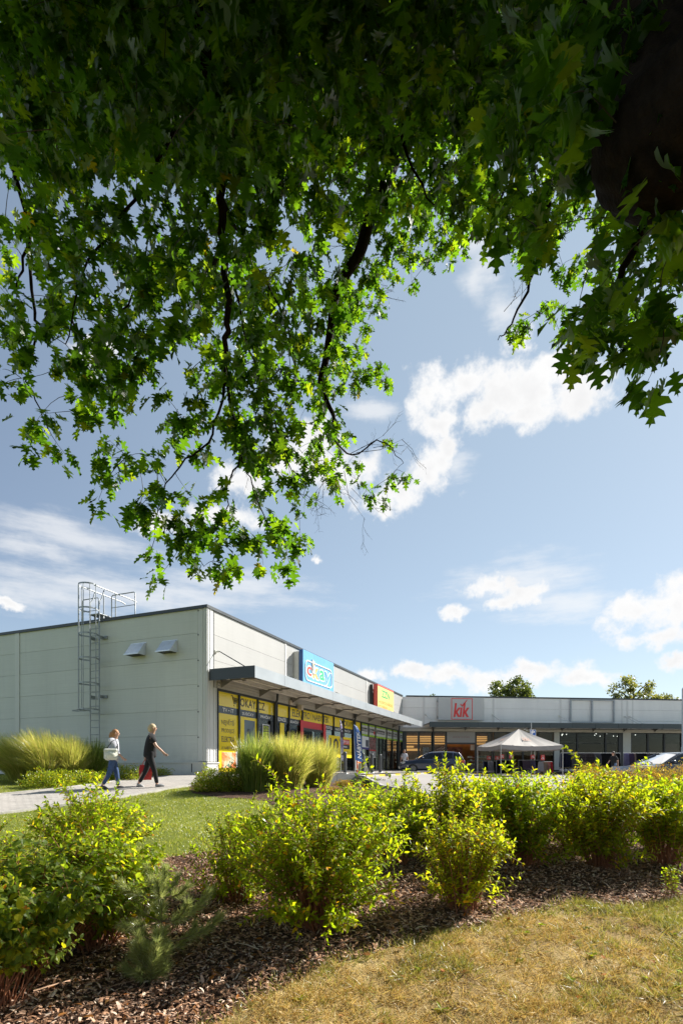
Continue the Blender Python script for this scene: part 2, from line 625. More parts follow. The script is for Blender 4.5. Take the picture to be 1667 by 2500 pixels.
M_PATH = pavermat('path_pavers', (0.50, 0.465, 0.42), (0.43, 0.40, 0.36), (0.18, 0.16, 0.14), 0.2, 0.1, R(12))
M_PAVE = pavermat('shop_pavers', (0.40, 0.37, 0.34), (0.33, 0.30, 0.28), (0.14, 0.13, 0.12), 0.2, 0.1, R(-22))
M_CONC = pmat('kerb_concrete', (0.42, 0.40, 0.37), 0.85, var=0.15, vscale=6, bump=0.2)
M_YEL = pmat('kerb_yellow_paint', (0.72, 0.50, 0.03), 0.6, var=0.15, vscale=9)
M_BLK = pmat('kerb_black_paint', (0.03, 0.03, 0.03), 0.6, var=0.2, vscale=9)

OKPAVE = [ok_world(-0.6, 0.02), ok_world(26.4, 0.02), ok_world(22.3, 4.2), ok_world(4.5, 4.2), ok_world(1.6, 2.6), ok_world(-0.6, 1.2)]
KIKPAVE = [kik_world(0.0, 0.02), kik_world(60, 0.02), kik_world(60, 5.1), kik_world(4.2, 5.1), ok_world(22.3, 4.2), ok_world(26.4, 0.02)]


def make_ground():
    xs = np.concatenate([[-900, -400, -200, -100, -60, -40, -30, -24, -20, -17, -15], np.arange(-13.6, 16, 0.4), [17, 19, 22, 26, 32, 40, 60, 100, 200, 400, 900]])
    ys = np.concatenate([[-500, -200, -100, -50, -30, -20, -12, -8, -5, -3, -1.5], np.arange(-0.4, 30, 0.4), [31, 33, 36, 40, 46, 54, 64, 80, 120, 200, 400, 1200]])
    gx, gy = np.meshgrid(xs, ys)
    z = land(gx, gy)
    big = np.array([np.array(p) for p in PARK])
    inside = in_poly(gx, gy, big)
    z = np.where(inside, park_z(gx, gy) - 0.2, z)
    for poly in (OKPAVE, KIKPAVE):
        z = np.where(in_poly(gx, gy, poly), 1.05 - 0.35, z)
    foot = [tuple(COR), ok_world(27, 0), kik_world(0, 0), kik_world(60, 0), (70, 80), (-40, 80), (COR[0] - 24 * UY, COR[1] + 24 * UX)]
    z = np.where(in_poly(gx, gy, foot), 1.05 - 0.5, z)
    nx, ny = len(xs), len(ys)
    idx = np.arange(nx * ny).reshape(ny, nx)
    f = np.stack([idx[:-1, :-1], idx[:-1, 1:], idx[1:, 1:], idx[1:, :-1]], -1).reshape(-1, 4)
    o = mesh_np('ground', np.column_stack([gx.ravel(), gy.ravel(), z.ravel()]), f.ravel(), [4] * len(f), M_LAWN, smooth=True)
    tag(o, 'green mown lawn ground that runs between path, beds and buildings', None, None, 'structure')


make_ground()
D = 1.063
EDGE = [(430, 2400), (500, 2340), (620, 2272), (760, 2192), (900, 2160), (1000, 2125), (1100, 2108), (1250, 2066), (1330, 2040), (1400, 2058), (1568, 2040), (1800, 2015)]
EDGE_W = [G(x * D, (y + 20 + 0.012 * x) * D) for x, y in EDGE]
BACK = [(-260, 2060), (-60, 2010), (150, 2000), (330, 1985), (420, 1966), (490, 1958), (570, 1950), (640, 1915), (650, 1868), (610, 1842), (520, 1834), (440, 1822), (436, 1806)]
BACK_W = [G(x * D, y * D) for x, y in BACK]
BED = BACK_W + [ok_world(0.5, 1.9), ok_world(4.4, 4.45), (1.75, 18.65), (2.4, 14.5), (5.5, 13.2), (12, 12.8), (16, 12)] + EDGE_W[::-1] + [(-0.9, 1.6), (-6, 1.6)]
bed = sheet('mulch_bed', wobble(BED, 0.035, 0.2, 3), land, M_MULCH, 0.012, 0.3)
tag(bed, 'dark bark mulch bed under the shrubs', None, None, 'structure')
DRY = EDGE_W + [(9, 6.0), (9, 0.4), (-1.0, 0.4), (-0.9, 1.6)]


def turf(x, y):
    return land(x, y) + 0.024 + 0.010 * np.sin(x * 7.1 + 2 * np.sin(y * 5)) * np.sin(y * 8.3 + 1.5 * np.sin(x * 4)) + 0.006 * np.sin(x * 17 + y * 5) * np.sin(y * 19 - x * 6)


dry = sheet('dry_lawn', wobble(DRY, 0.03, 0.15, 5), turf, M_DRY, 0.004, 0.12)
tag(dry, 'sun scorched yellow lawn in the near corner', None, None, 'structure')
PATH_PX_FAR = [(-420, 1985), (-120, 1957), (0, 1943), (154, 1928), (261, 1914), (375, 1897), (430, 1894)]
PATH_PX_NEAR = [(474, 1915), (464, 1921), (343, 1941), (214, 1961), (89, 1977), (0, 1989), (-120, 2006), (-420, 2050)]
PATH_FAR = [G(*p) for p in PATH_PX_FAR]
PATH = PATH_FAR + [ok_world(-0.62, -0.1), ok_world(-0.62, 1.25)] + [G(*p) for p in PATH_PX_NEAR]
path = sheet('path', PATH, land, M_PATH, 0.035, 0.4)
tag(path, 'pale paved footpath leading past the end wall', None, None, 'structure')
park = sheet('car_park', PARK, park_z, M_ASPH, 0.0, 1.2)
tag(park, 'pale grey car park in front of the shops', None, None, 'structure')
pv = sheet('pavement', OKPAVE, lambda x, y: np.full(np.shape(x), 1.045), M_PAVE, 0.0, 1.0)
tag(pv, 'paved walk along the yellow shop front', None, None, 'structure')
pv = sheet('pavement', KIKPAVE, lambda x, y: 1.045 - 0.10 * np.clip((np.asarray(x) - 4) / 8, 0, 1), M_PAVE, 0.0, 1.0)
tag(pv, 'paved walk along the far shop front', None, None, 'structure')


def kerb_run(name, pts, zfn, w, h, mats, label, seg=0.9, below=0.3):
    mb = MB()
    k = 0
    for i in range(len(pts) - 1):
        a, b = Vector((*pts[i], 0)), Vector((*pts[i + 1], 0))
        L = (b - a).length
        n = max(1, round(L / seg))
        t = (b - a) / L
        s = Vector((-t.y, t.x, 0)) * (w / 2)
        for j in range(n):
            p, q = a + t * (L * j / n + 0.006), a + t * (L * (j + 1) / n - 0.006)
            z0, z1 = float(zfn(p.x, p.y)) + h, float(zfn(q.x, q.y)) + h
            vs = [p - s, q - s, q + s, p + s]
            zz = [z0, z1, z1, z0]
            bot = [(v.x, v.y, z - h - below) for v, z in zip(vs, zz)]
            top = [(v.x, v.y, z) for v, z in zip(vs, zz)]
            mb.add(bot + top, [(0, 3, 2, 1), (4, 5, 6, 7), (0, 1, 5, 4), (1, 2, 6, 5), (2, 3, 7, 6), (3, 0, 4, 7)], k % len(mats))
            k += 1
    o = mb.build(name, mats)
    tag(o, label, None, None, 'structure')


kerb_run('kerb', [ok_world(4.5, 4.28), ok_world(22.3, 4.28), kik_world(4.2, 5.18), kik_world(34, 5.18)], lambda x, y: float(park_z(x, y)), 0.16, 0.085,
         [M_CONC, M_YEL, M_CONC, M_YEL, M_BLK], 'yellow and black painted kerb along the shop pavement', 0.9)
kerb_run('kerb', [ok_world(4.5, 4.28), (1.80, 18.7), (2.45, 14.55), (5.5, 13.32), (12, 12.92), (40, 12.9)], lambda x, y: float(park_z(x, y)), 0.14, 0.11, [M_CONC],
         'plain concrete kerb between shrub bed and car park', 1.0)
kerb_run('kerb', PATH_FAR, lambda x, y: float(land(x, y)), 0.08, 0.06, [M_CONC], 'pale kerb stones along the far side of the footpath', 1.0)

kerb_run('kerb', [G(*p) for p in PATH_PX_NEAR], lambda x, y: float(land(x, y)), 0.06, 0.045, [M_CONC], 'flush edging stones along the near side of the footpath', 1.0)
kerb_run('kerb', [ok_world(4.5, 4.25), ok_world(1.6, 2.64), ok_world(-0.62, 1.24)], lambda x, y: 1.05, 0.08, 0.003, [M_CONC], 'pale edging of the shop pavement beside the feathery grasses', 1.0, 0.5)
# ------------------------------------------------------------------ shop building: near wing
B0 = 1.05                         # floor of the shops
OK_ANG = math.atan2(UY, UX)
KIK_ANG = math.atan2(KY, KX)


def okX(px, p=0.0):
    r = (px - CX) / F
    return (r * (COR[1] - p * UX) - COR[0] - p * UY) / (UX - r * UY)


def okZ(px, py, p=0.0):
    X = okX(px, p)
    return (HY - py) / F * (COR[1] + X * UY - p * UX) + CZ - B0


def endS(px, p=0.0):
    """distance along the end wall (local Y) of what shows at px, p metres proud of it"""
    r = (px - CX) / F
    x0, y0 = COR[0] - p * UX, COR[1] - p * UY
    return (x0 - r * y0) / (UY + r * UX)


def endZ(px, py, p=0.0):
    s = endS(px, p)
    return (HY - py) / F * (COR[1] - p * UY + s * UX) + CZ - B0


def kX(px, p=0.0):
    r = (px - CX) / F
    return (r * (KOR[1] - p * KX) - KOR[0] - p * KY) / (KX - r * KY)


def kZ(px, py, p=0.0):
    return (HY - py) / F * (KOR[1] + kX(px, p) * KY - p * KX) + CZ - B0


def panelmat(name, col, relief=0.22):
    """ribbed sandwich panel: fine horizontal lines, faint streaks"""
    m = bpy.data.materials.new(name)
    m.use_nodes = True
    t = NT(m.node_tree)
    tc = t.n('ShaderNodeTexCoord').outputs['Object']
    sep = t.n('ShaderNodeSeparateXYZ', ins={0: tc})
    z = t.math('MULTIPLY', sep.outputs[2], 2 * math.pi / 0.1)
    wv = t.smooth(t.math('SINE', z), 0.6, 1.0)
    ln = t.noise(t.vmath('MULTIPLY', tc, (0.5, 0.5, 34.0)), 1.0, 4, 0.6)
    bg = t.noise(t.vmath('MULTIPLY', tc, (1.0, 1.0, 0.25)), 0.9, 5, 0.6)
    f = t.math('ADD', t.math('MULTIPLY', ln, 0.45), t.math('MULTIPLY', bg, 0.55))
    c = t.ramp(f, [(0.3, tuple(x * 0.88 for x in col)), (0.7, tuple(min(1, x * 1.05) for x in col))])
    run = t.noise(t.vmath('MULTIPLY', tc, (5.0, 5.0, 0.22)), 1.0, 6, 0.65)
    isl = t.n('ShaderNodeNewGeometry').outputs['Random Per Island']
    c = t.mix(1.0, c, t.ramp(isl, [(0.0, (0.93, 0.935, 0.935)), (1.0, (1.0, 1.0, 0.99))]), 'MULTIPLY')
    low = t.math('MULTIPLY', t.math('SUBTRACT', 1.0, t.smooth(sep.outputs[2], 0.45, 1.3)), t.math('MULTIPLY', t.smooth(t.noise(tc, 3.0, 6, 0.7), 0.35, 0.75), 0.6))
    dirt = t.math('MAXIMUM', t.math('MULTIPLY', t.smooth(run, 0.52, 0.85), 0.45), low)
    c = t.mix(dirt, c, tuple(x * 0.72 for x in col))
    bn = t.n('ShaderNodeBump', ins={'Strength': relief, 'Distance': 0.01, 'Height': t.math('ADD', t.math('MULTIPLY', wv, 0.5), t.math('MULTIPLY', ln, 0.3))})
    b = t.n('ShaderNodeBsdfPrincipled', ins={'Base Color': c, 'Roughness': 0.42, 'Normal': bn, 'Specular IOR Level': 0.45})
    t.n('ShaderNodeOutputMaterial', ins={'Surface': b})
    return m


M_PANEL_SHADE = panelmat('wall_panel_shaded', (0.64, 0.65, 0.60))  # shaded copy of the wall cladding, lighter to offset the shade there
M_PANEL_SUN = panelmat('wall_panel_sunlit', (0.425, 0.42, 0.41), 0.05)  # sunlit copy of the same cladding, darker to offset the sun
M_TRIMG = pmat('flashing_grey', (0.62, 0.62, 0.58), 0.4, var=0.06, vscale=2, streak=True)
M_TRIMW = pmat('flashing_white', (0.64, 0.64, 0.63), 0.4, var=0.05, vscale=2, streak=True)
M_ANTH = pmat('anthracite_sheet', (0.035, 0.042, 0.048), 0.38, var=0.15, vscale=1.5)
M_FRAME = pmat('window_frame_dark', (0.022, 0.026, 0.03), 0.4, var=0.1)
M_FASC = pmat('fascia_sheet', (0.42, 0.45, 0.47), 0.33, metal=0.25, var=0.06, vscale=1.2)
M_GALV = pmat('galvanised_steel', (0.34, 0.36, 0.37), 0.45, metal=0.5, var=0.12, vscale=14)
M_SOFF = pmat('soffit_sheet', (0.44, 0.41, 0.36), 0.55, var=0.08, vscale=3)
M_PURL = pmat('purlin_cream', (0.62, 0.58, 0.50), 0.5, var=0.08, vscale=3)
M_SCREW = pmat('screw_dark', (0.02, 0.02, 0.02), 0.5)
M_YFILM = pmat('film_yellow', (0.88, 0.67, 0.03), 0.16, var=0.05, vscale=1.5)
M_DFILM = pmat('film_slate', (0.05, 0.06, 0.075), 0.2, var=0.1, vscale=2)
M_RED = pmat('film_red', (0.60, 0.035, 0.04), 0.35, var=0.06, vscale=2)
M_INKD = pmat('ink_dark', (0.02, 0.02, 0.025), 0.4)
M_INKW = pmat('ink_white', (0.80, 0.80, 0.80), 0.4)
M_INKR = pmat('ink_red', (0.75, 0.05, 0.05), 0.4)
M_LIME = pmat('film_lime', (0.35, 0.56, 0.05), 0.25, var=0.06)
M_PALE = pmat('film_pale_grey', (0.60, 0.63, 0.60), 0.25, var=0.05)
M_NEON = pmat('paper_neon_yellow', (0.60, 0.72, 0.03), 0.5)
M_GLASS = glassmat('shop_glass', (0.62, 0.66, 0.66), 0.6)
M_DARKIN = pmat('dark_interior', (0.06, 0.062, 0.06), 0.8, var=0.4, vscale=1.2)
M_TAN = pmat('tan_fabric', (0.48, 0.36, 0.26), 0.8, var=0.1)
H = 6.30

wing = thing('shop_building', 'long white shop wing with yellow window films and a ribbed shaded end wall', 'building', (COR[0], COR[1], B0), OK_ANG)


def end_wall():
    mb = MB()
    seams = [0.48, 1.48, 2.43, 3.385, 4.345, 5.30, 6.2]
    # outer skin of panels with thin joints over a dark backing
    for (y0, y1) in ((0.40, 9.93), (10.09, 24.0)):
        for a, b in zip(seams[:-1], seams[1:]):
            mb.box(0.0, 0.06, y0, y1, a + 0.004, b - 0.004, 0)
    mb.box(0.052, 0.2, 0.21, 24.0, 0.0, 6.2, 1)
    mb.build('end_wall', [M_PANEL_SHADE, pmat('joint_grey', (0.16, 0.16, 0.15), 0.7)], wing)
    mb = MB()
    mb.box(-0.035, 0.05, 9.88, 10.14, 0.48, 6.2, 0)
    mb.build('joint_cover', [M_TRIMG], wing)
    mb = MB()
    mb.box(-0.012, 0.05, 0.0, 0.385, 0.5, 6.2, 0)
    mb.box(-0.03, -0.012, 0.05, 0.075, 0.5, 6.2, 0)
    mb.box(-0.03, -0.012, 0.16, 0.185, 0.5, 6.2, 0)
    for z in seams[1:]:
        mb.box(-0.026, -0.012, 0.352, 0.392, z - 0.10, z - 0.055, 1)
    mb.build('corner_flashing', [M_TRIMG, M_SCREW], wing)
    mb = MB()
    mb.box(-0.05, 0.05, -0.05, 24.0, -0.5, 0.44, 0)
    mb.box(-0.09, 0.05, -0.09, 24.0, 0.44, 0.48, 0)
    mb.box(-0.054, -0.05, 0.62, 0.66, 0.1, 0.42, 1)
    mb.build('plinth', [M_TRIMG, M_SCREW], wing)
    mb = MB()
    mb.box(0.05, 0.66, -0.05, 0.02, -0.3, 0.44, 0)
    mb.box(0.05, 0.68, -0.09, 0.02, 0.44, 0.48, 0)
    mb.build('plinth', [M_TRIMW], wing)


def front_wall():
    mb = MB()
    joints = [0.40, okX(696), okX(696) + 0.12]
    xj = [0.40]
    for k in range(1, 6):
        xj.append(okX(696.5) + (okX(894.5) - okX(696.5)) / 2 * (k - 1))
    xj = [x for x in xj if x < 26.6] + [26.85]
    for a, b in zip(xj[:-1], xj[1:]):
        for z0, z1 in ((3.30, 4.345), (4.345, 5.30), (5.30, 6.2)):
            mb.box(a + 0.05, b - 0.05, -0.0, 0.06, z0 + 0.005, z1 - 0.005, 0)
    mb.box(0.2, 26.85, 0.055, 0.2, 3.30, 6.2, 1)
    mb.build('front_wall', [M_PANEL_SUN, pmat('joint_grey', (0.16, 0.16, 0.15), 0.7)], wing)
    for x in xj[1:-1]:
        mb = MB()
        mb.box(x - 0.06, x + 0.06, -0.02, 0.05, 3.30, 6.2, 0)
        mb.build('joint_cover', [M_TRIMW], wing)
    mb = MB()                       # corner return: white corner pillar beside the first window
    mb.box(-0.012, 0.385, -0.012, 0.0, 0.5, 6.2, 0)
    mb.box(0.385, 0.64, -0.008, 0.2, 0.5, 3.30, 0)
    for x in (0.03, 0.17, 0.40, 0.56):
        mb.box(x, x + 0.02, -0.028, -0.012, 0.5, 6.2 if x < 0.3 else 3.28, 0)
    mb.build('corner_pillar', [M_TRIMW], wing)
    mb = MB()
    for z in (3.30, 3.41, 3.52, 3.63):
        mb.box(0.64, 26.85, -0.03 - 0.012 * (z > 3.35), 0.0, z + 0.004, z + 0.10, 0)
    mb.build('lintel_band', [M_SOFF], wing)
    mb = MB()
    mb.box(-0.05, 0.26, -0.05, 24.0, 6.2, 6.31, 0)
    mb.box(0.26, 26.80, -0.05, 0.26, 6.2, 6.31, 0)
    mb.box(-0.062, -0.05, 0.1, 24.0, 6.185, 6.225, 0)
    mb.build('coping', [M_ANTH], wing)
    mb = MB()
    mb.box(0.2, 26.8, 0.2, 23.9, 5.85, 5.95, 0)
    mb.build('roof', [M_ANTH], wing)
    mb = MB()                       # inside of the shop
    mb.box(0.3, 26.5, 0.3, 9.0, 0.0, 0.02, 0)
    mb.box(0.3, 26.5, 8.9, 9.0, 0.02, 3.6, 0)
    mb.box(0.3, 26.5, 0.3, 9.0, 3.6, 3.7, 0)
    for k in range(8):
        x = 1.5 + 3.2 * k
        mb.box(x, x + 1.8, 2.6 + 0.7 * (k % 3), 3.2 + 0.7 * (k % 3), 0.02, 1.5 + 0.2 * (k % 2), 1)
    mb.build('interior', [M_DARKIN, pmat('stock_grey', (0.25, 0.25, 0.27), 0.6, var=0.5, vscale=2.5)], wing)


end_wall()
front_wall()

# vent hoods on the end wall
for (a, b) in ((322, 356), (398, 432.5)):
    s1, s0 = endS(a), endS(b)
    zt, zb = endZ(a, 1574 if a < 350 else 1567.5), endZ(a, 1604 if a < 350 else 1597)
    mb = MB()
    mb.prism([(-0.002, zt), (-0.06, zt), (-0.42, zb + 0.02), (-0.42, zb), (-0.002, zb)], 'y', s0, s1, 0)
    # prism of the side profile: (x, z) swept along y
    mb.v = [(x, y, z) for (x, y, z) in mb.v]
    mb.box(-0.44, -0.42, s0 - 0.01, s1 + 0.01, zb - 0.012, zb + 0.03, 0)
    mb.box(-0.40, -0.02, s0 + 0.02, s1 - 0.02, zb - 0.006, zb - 0.002, 1)
    mb.box(-0.02, -0.001, s0 - 0.03, s1 + 0.03, zt - 0.02, zt + 0.03, 0)
    mb.build('vent_hood', [pmat('vent_zinc', (0.72, 0.76, 0.84), 0.33, metal=0.35, var=0.12, vscale=3), M_SCREW], wing)

# ------------------------------------------------------------------ canopy of the near wing
CP = 1.98                        # how far it stands out
CZ0, CZ1 = 3.51, 3.94


def canopy(root, x0, x1, joints, mitre, endmat, fascmat, name='canopy'):
    mb = MB()
    for a, b in zip(joints[:-1], joints[1:]):
        mb.box(a + 0.008, b - 0.008, -CP, -CP + 0.03, CZ0, CZ1, 0)
    mb.box(x0, x1, -CP + 0.028, -CP + 0.05, CZ0 + 0.02, CZ1 - 0.02, 1)
    o = mb.build(name, [fascmat, M_SCREW], root)
    if mitre:
        m2 = MB()
        m2.box(x0 - 0.02, x0, -CP, -0.03, CZ0, CZ1, 0)
        m2.build('end_fascia', [endmat], o)
    m3 = MB()                      # sheet roof, purlins and brackets seen from below
    nb = int((x1 - x0) / 0.16)
    for k in range(nb):
        xa = x0 + 0.03 + k * 0.16
        m3.box(xa, xa + 0.09, -CP + 0.05, -0.03, 3.79 + 0.02 * 0, 3.80, 0)
        m3.box(xa + 0.09, xa + 0.16, -CP + 0.05, -0.03, 3.82, 3.83, 0)
    m3.box(x0 + 0.02, x1 - 0.02, -CP + 0.055, -0.02, 3.85, 3.87, 0)
    m3.build('soffit', [M_SOFF], o)
    m4 = MB()
    for y in (-1.72, -1.05, -0.42):
        m4.box(x0 + 0.05, x1, y - 0.045, y + 0.045, 3.64, 3.78, 0)
        m4.box(x0 + 0.05, x1, y - 0.055, y + 0.055, 3.625, 3.64, 0)
    m4.build('purlin', [M_PURL], o)
    x = x0 + 0.75
    while x < x1:
        m5 = MB()
        m5.box(x - 0.04, x + 0.04, -CP + 0.06, -0.03, 3.60, 3.66, 0)
        m5.prism([(-0.03, 3.35), (-0.03, 3.60), (-0.55, 3.60)], 'x', x - 0.015, x + 0.015, 0)
        for y in (-1.72, -1.05):
            m5.box(x - 0.06, x + 0.06, y - 0.05, y + 0.05, 3.55, 3.62, 0)
        m5.build('bracket', [pmat('bracket_steel', (0.20, 0.185, 0.165), 0.5, var=0.15)], o)
        x += 2.86
    return o


jt = [okX(622.7, CP) * 0 + 0.12]
j1 = okX(695, CP)
step = (okX(894, CP) - okX(695, CP)) / 4
k = 0
while j1 + step * k < 24.3:
    jt.append(j1 + step * k)
    k += 1
jt.append(25.55)
can = canopy(wing, 0.12, 25.55, jt, True, M_ANTH, M_FASC)


def tie_rod(root, x, zt, dx, name='tie_rod', ytop=-0.02):
    mb = MB()
    mb.box(x - 0.06, x + 0.06, -0.05, 0.0, zt - 0.05, zt + 0.05, 0)
    mb.tube([(x, -0.04, zt), (x + 0.05, -0.16, zt + 0.02)], 0.035, 8, 0)
    mb.tube([(x + 0.05, -0.16, zt + 0.02), (x + dx, -1.45, 3.94)], 0.02, 8, 1)
    mb.build(name, [M_TRIMG, M_ANTH], root)


tie_rod(wing, okX(528, 0.05), 4.66, 0.0)
for k in range(1, 5):
    tie_rod(wing, 0.5 + 5.72 * k, 4.60, 0.0)


def downpipe(root, x, y, m, z0=0.0):
    mb = MB()
    mb.tube([(x, -0.25, 3.62), (x, -0.23, 3.35), (x, y, 3.15), (x, y, z0)], 0.055, 10, 0)
    for z in (0.6, 1.8, 2.9):
        mb.tube([(x, y, z), (x, y, z + 0.05)], 0.068, 10, 0)
    mb.build('downpipe', [m], root)


for px in (672.5, 864.5, 972):
    downpipe(wing, okX(px, 0.14), -0.14, M_FRAME)
mb = MB()
fx = okX(737, 0.3)
mb.box(fx - 0.12, fx + 0.12, -0.34, -0.12, 3.12, 3.38, 0, 0.02)
mb.box(fx - 0.02, fx + 0.02, -0.12, -0.03, 3.24, 3.30, 0)
mb.build('floodlight', [pmat('floodlight_beige', (0.5, 0.42, 0.33), 0.5)], wing)
mb = MB()
mb.box(fx - 0.9, fx - 0.6, -0.14, -0.043, 3.30, 3.52, 0, 0.02)
mb.build('junction_box', [pmat('floodlight_beige', (0.5, 0.42, 0.33), 0.5)], wing)

# ------------------------------------------------------------------ shop windows of the near wing
ZT, ZY, ZD = 3.26, 2.664, 2.38


def window(x0, x1, z0=0.04, z1=ZT, root=None, transoms=(), glass=M_GLASS, w=0.05, name='window'):
    root = root or wing
    mb = MB()
    mb.box(x0, x0 + w, -0.05, 0.10, z0, z1, 0)
    mb.box(x1 - w, x1, -0.05, 0.10, z0, z1, 0)
    mb.box(x0 + w, x1 - w, -0.045, 0.10, z1 - w, z1, 0)
    mb.box(x0 + w, x1 - w, -0.045, 0.10, z0, z0 + w, 0)
    for t in transoms:
        mb.box(x0 + w, x1 - w, -0.045, 0.10, t - 0.025, t + 0.025, 0)
    o = mb.build(name, [M_FRAME], root)
    g = MB()
    g.box(x0 + w, x1 - w, 0.02, 0.03, z0 + w, z1 - w, 0)
    g.build('pane', [glass], o)
    return o


def film(o, x0, x1, z0, z1, m, name='film', y=0.016, th=0.004):
    mb = MB()
    mb.box(x0, x1, y - th, y, z0, z1, 0)
    return mb.build(name, [m], o)


def letters(o, body, x0, x1, z0, z1, m, y=0.008, bold=0.0, name='lettering'):
    mb = MB()
    put_text(mb, body, x0, x1, z0, z1, y, 0, bold)
    return mb.build(name, [m], o)


def photomat(name, stops, scale, dist=1.2):
    m = bpy.data.materials.new(name)
    m.use_nodes = True
    t = NT(m.node_tree)
    tc = t.n('ShaderNodeTexCoord').outputs['Object']
    col = t.ramp(t.noise(tc, scale, 3, 0.5, dist=dist), stops)
    b = t.n('ShaderNodeBsdfPrincipled', ins={'Base Color': col, 'Roughness': 0.3})
    t.n('ShaderNodeOutputMaterial', ins={'Surface': b})
    return m


bays = [(533, 583), (583, 628.5), (628.5, 670), (675, 705), (705, 737.3), (737.3, 788), (788, 814), (814, 838), (838, 862), (866, 880)]
BX = [(okX(a), okX(b)) for a, b in bays]
BX[0] = (0.64, BX[0][1])
win = []
for i, (a, b) in enumerate(BX):
    o = window(a, b, transoms=() if i in (0,) else (), glass=M_GLASS)
    win.append(o)
    if i != 5:
        film(o, a + 0.05, b - 0.05, ZY, ZT - 0.05, M_YFILM, 'header_film')
        film(o, a + 0.05, b - 0.05, ZD, ZY - 0.002, M_DFILM, 'label_strip')
    else:
        film(o, a + 0.05, b - 0.05, ZY, ZT - 0.05, M_YFILM, 'header_film')
        film(o, a + 0.05, b - 0.05, 2.30, ZY - 0.002, M_RED, 'label_strip')


def px_x(a, b):
    return okX(a), okX(b)


def lbl(i, body, pa, pb):
    x0, x1 = px_x(pa, pb)
    letters(win[i], body, x0, x1, ZD + 0.07, ZY - 0.06, M_INKW, bold=0.015)


lbl(0, 'TV • IT', 544, 571)
lbl(1, 'SUŠIČKY', 592, 620)
lbl(2, 'PRAČKY', 637, 661)
lbl(3, 'LEDNICE', 676.2, 698)
lbl(4, 'SEDAČKY', 707, 730)
lbl(6, 'POSTELE', 796, 811.5)
lbl(7, 'SUŠIČKY', 819, 834)
lbl(8, 'PRAČKY', 842, 855.5)
lbl(9, 'LEDNICE', 868, 876.5)
HZ0, HZ1 = ZY + 0.12, ZT - 0.13


def headline(i, body, pa, pb, m=M_INKD, z0=None, z1=None):
    x0, x1 = px_x(pa, pb)
    letters(win[i], body, x0, x1, z0 or HZ0, z1 or HZ1, m, bold=0.008)


headline(1, 'OKAY.', 587, 627)
headline(2, 'CZ', 630, 647)
headline(4, 'ELEK', 714, 735.5)
headline(5, 'TRO', 739, 757)
headline(5, 'NÁBY', 764, 787, z1=HZ1 + 0.06)
headline(6, 'TEK', 789.5, 803)
headline(8, 'OKAY.', 840, 861)
headline(9, 'CZ', 866.8, 869.5)
film(win[5], okX(760), okX(760.8), HZ0 - 0.02, HZ1 + 0.02, M_INKD, 'lettering', 0.010, 0.003)


def cart(o, x0, x1, z0, z1):
    mb = MB()
    w, h = x1 - x0, z1 - z0

    def q(a, b):
        return (x0 + a * w, 0.004, z0 + b * h)
    r = 0.016 * h / 0.45
    mb.tube([q(0, 1), q(0.18, 0.95), q(0.42, 0.28), q(0.95, 0.28)], r, 6)
    mb.tube([q(0.25, 0.82), q(1.0, 0.78), q(0.92, 0.42), q(0.38, 0.42)], r, 6)
    for k in range(1, 4):
        mb.tube([q(0.25 + 0.19 * k, 0.81), q(0.38 + 0.14 * k, 0.42)], r * 0.8, 6)
    mb.tube([q(0.30, 0.62), q(0.95, 0.60)], r * 0.8, 6)
    for a in (0.45, 0.88):
        mb.ball(q(a, 0.1), (0.05 * w, 0.006, 0.07 * h), 8)
    mb.build('cart_emblem', [M_INKD], o)


cart(win[0], *px_x(565, 580), ZY + 0.06, ZT - 0.1)
cart(win[7], *px_x(830.5, 836.8), ZY + 0.06, ZT - 0.1)
# first window: yellow film with its claim and an orange picture
a, b = BX[0]
film(win[0], a + 0.05, b - 0.05, 0.10, ZD - 0.002, M_YFILM, 'film')
zl = [(2.12, 1.90), (1.80, 1.60), (1.49, 1.28), (1.14, 0.99)]
for (zt, zb), s, pa in zip(zl, ('NEJVĚTŠÍ', 'PRODEJCE', 'ELEKTRA', 'A NÁBYTKU'), (541.5, 541.5, 541.5, 541.5)):
    letters(win[0], s, okX(pa), okX(572.5), zb, zt + (0.06 if 'Ě' in s else 0), M_INKD, bold=0.012 if s == 'ELEKTRA' else 0.004)
M_ORPH = photomat('picture_orange', [(0.3, (0.5, 0.06, 0.02)), (0.45, (0.75, 0.25, 0.08)), (0.6, (0.8, 0.5, 0.3)), (0.75, (0.15, 0.55, 0.5))], 3.0)
film(win[0], okX(542), okX(576), 0.14 + 0.12, 0.88, M_ORPH, 'poster', 0.010)
film(win[0], okX(576), okX(582), 0.2, 0.92, M_PALE, 'poster', 0.007)
a, b = BX[1]
film(win[1], a + 0.05, okX(597), 0.5, ZD - 0.002, M_YFILM, 'film')
film(win[1], okX(623), b - 0.05, 0.5, ZD - 0.002, M_YFILM, 'film')
film(win[1], okX(597), okX(623), 2.26, ZD - 0.002, M_YFILM, 'film')
film(win[1], okX(597), okX(623), 0.5, 2.26, photomat('picture_fridge', [(0.3, (0.06, 0.09, 0.12)), (0.7, (0.22, 0.28, 0.32))], 0.7), 'poster')
film(win[1], okX(604), okX(610), 0.6, 1.9, M_DFILM, 'poster', 0.010)
film(win[1], a + 0.05, okX(597), 0.06, 0.5, photomat('picture_blue', [(0.4, (0.02, 0.22, 0.42)), (0.5, (0.6, 0.65, 0.6)), (0.6, (0.02, 0.3, 0.5))], 6), 'poster')
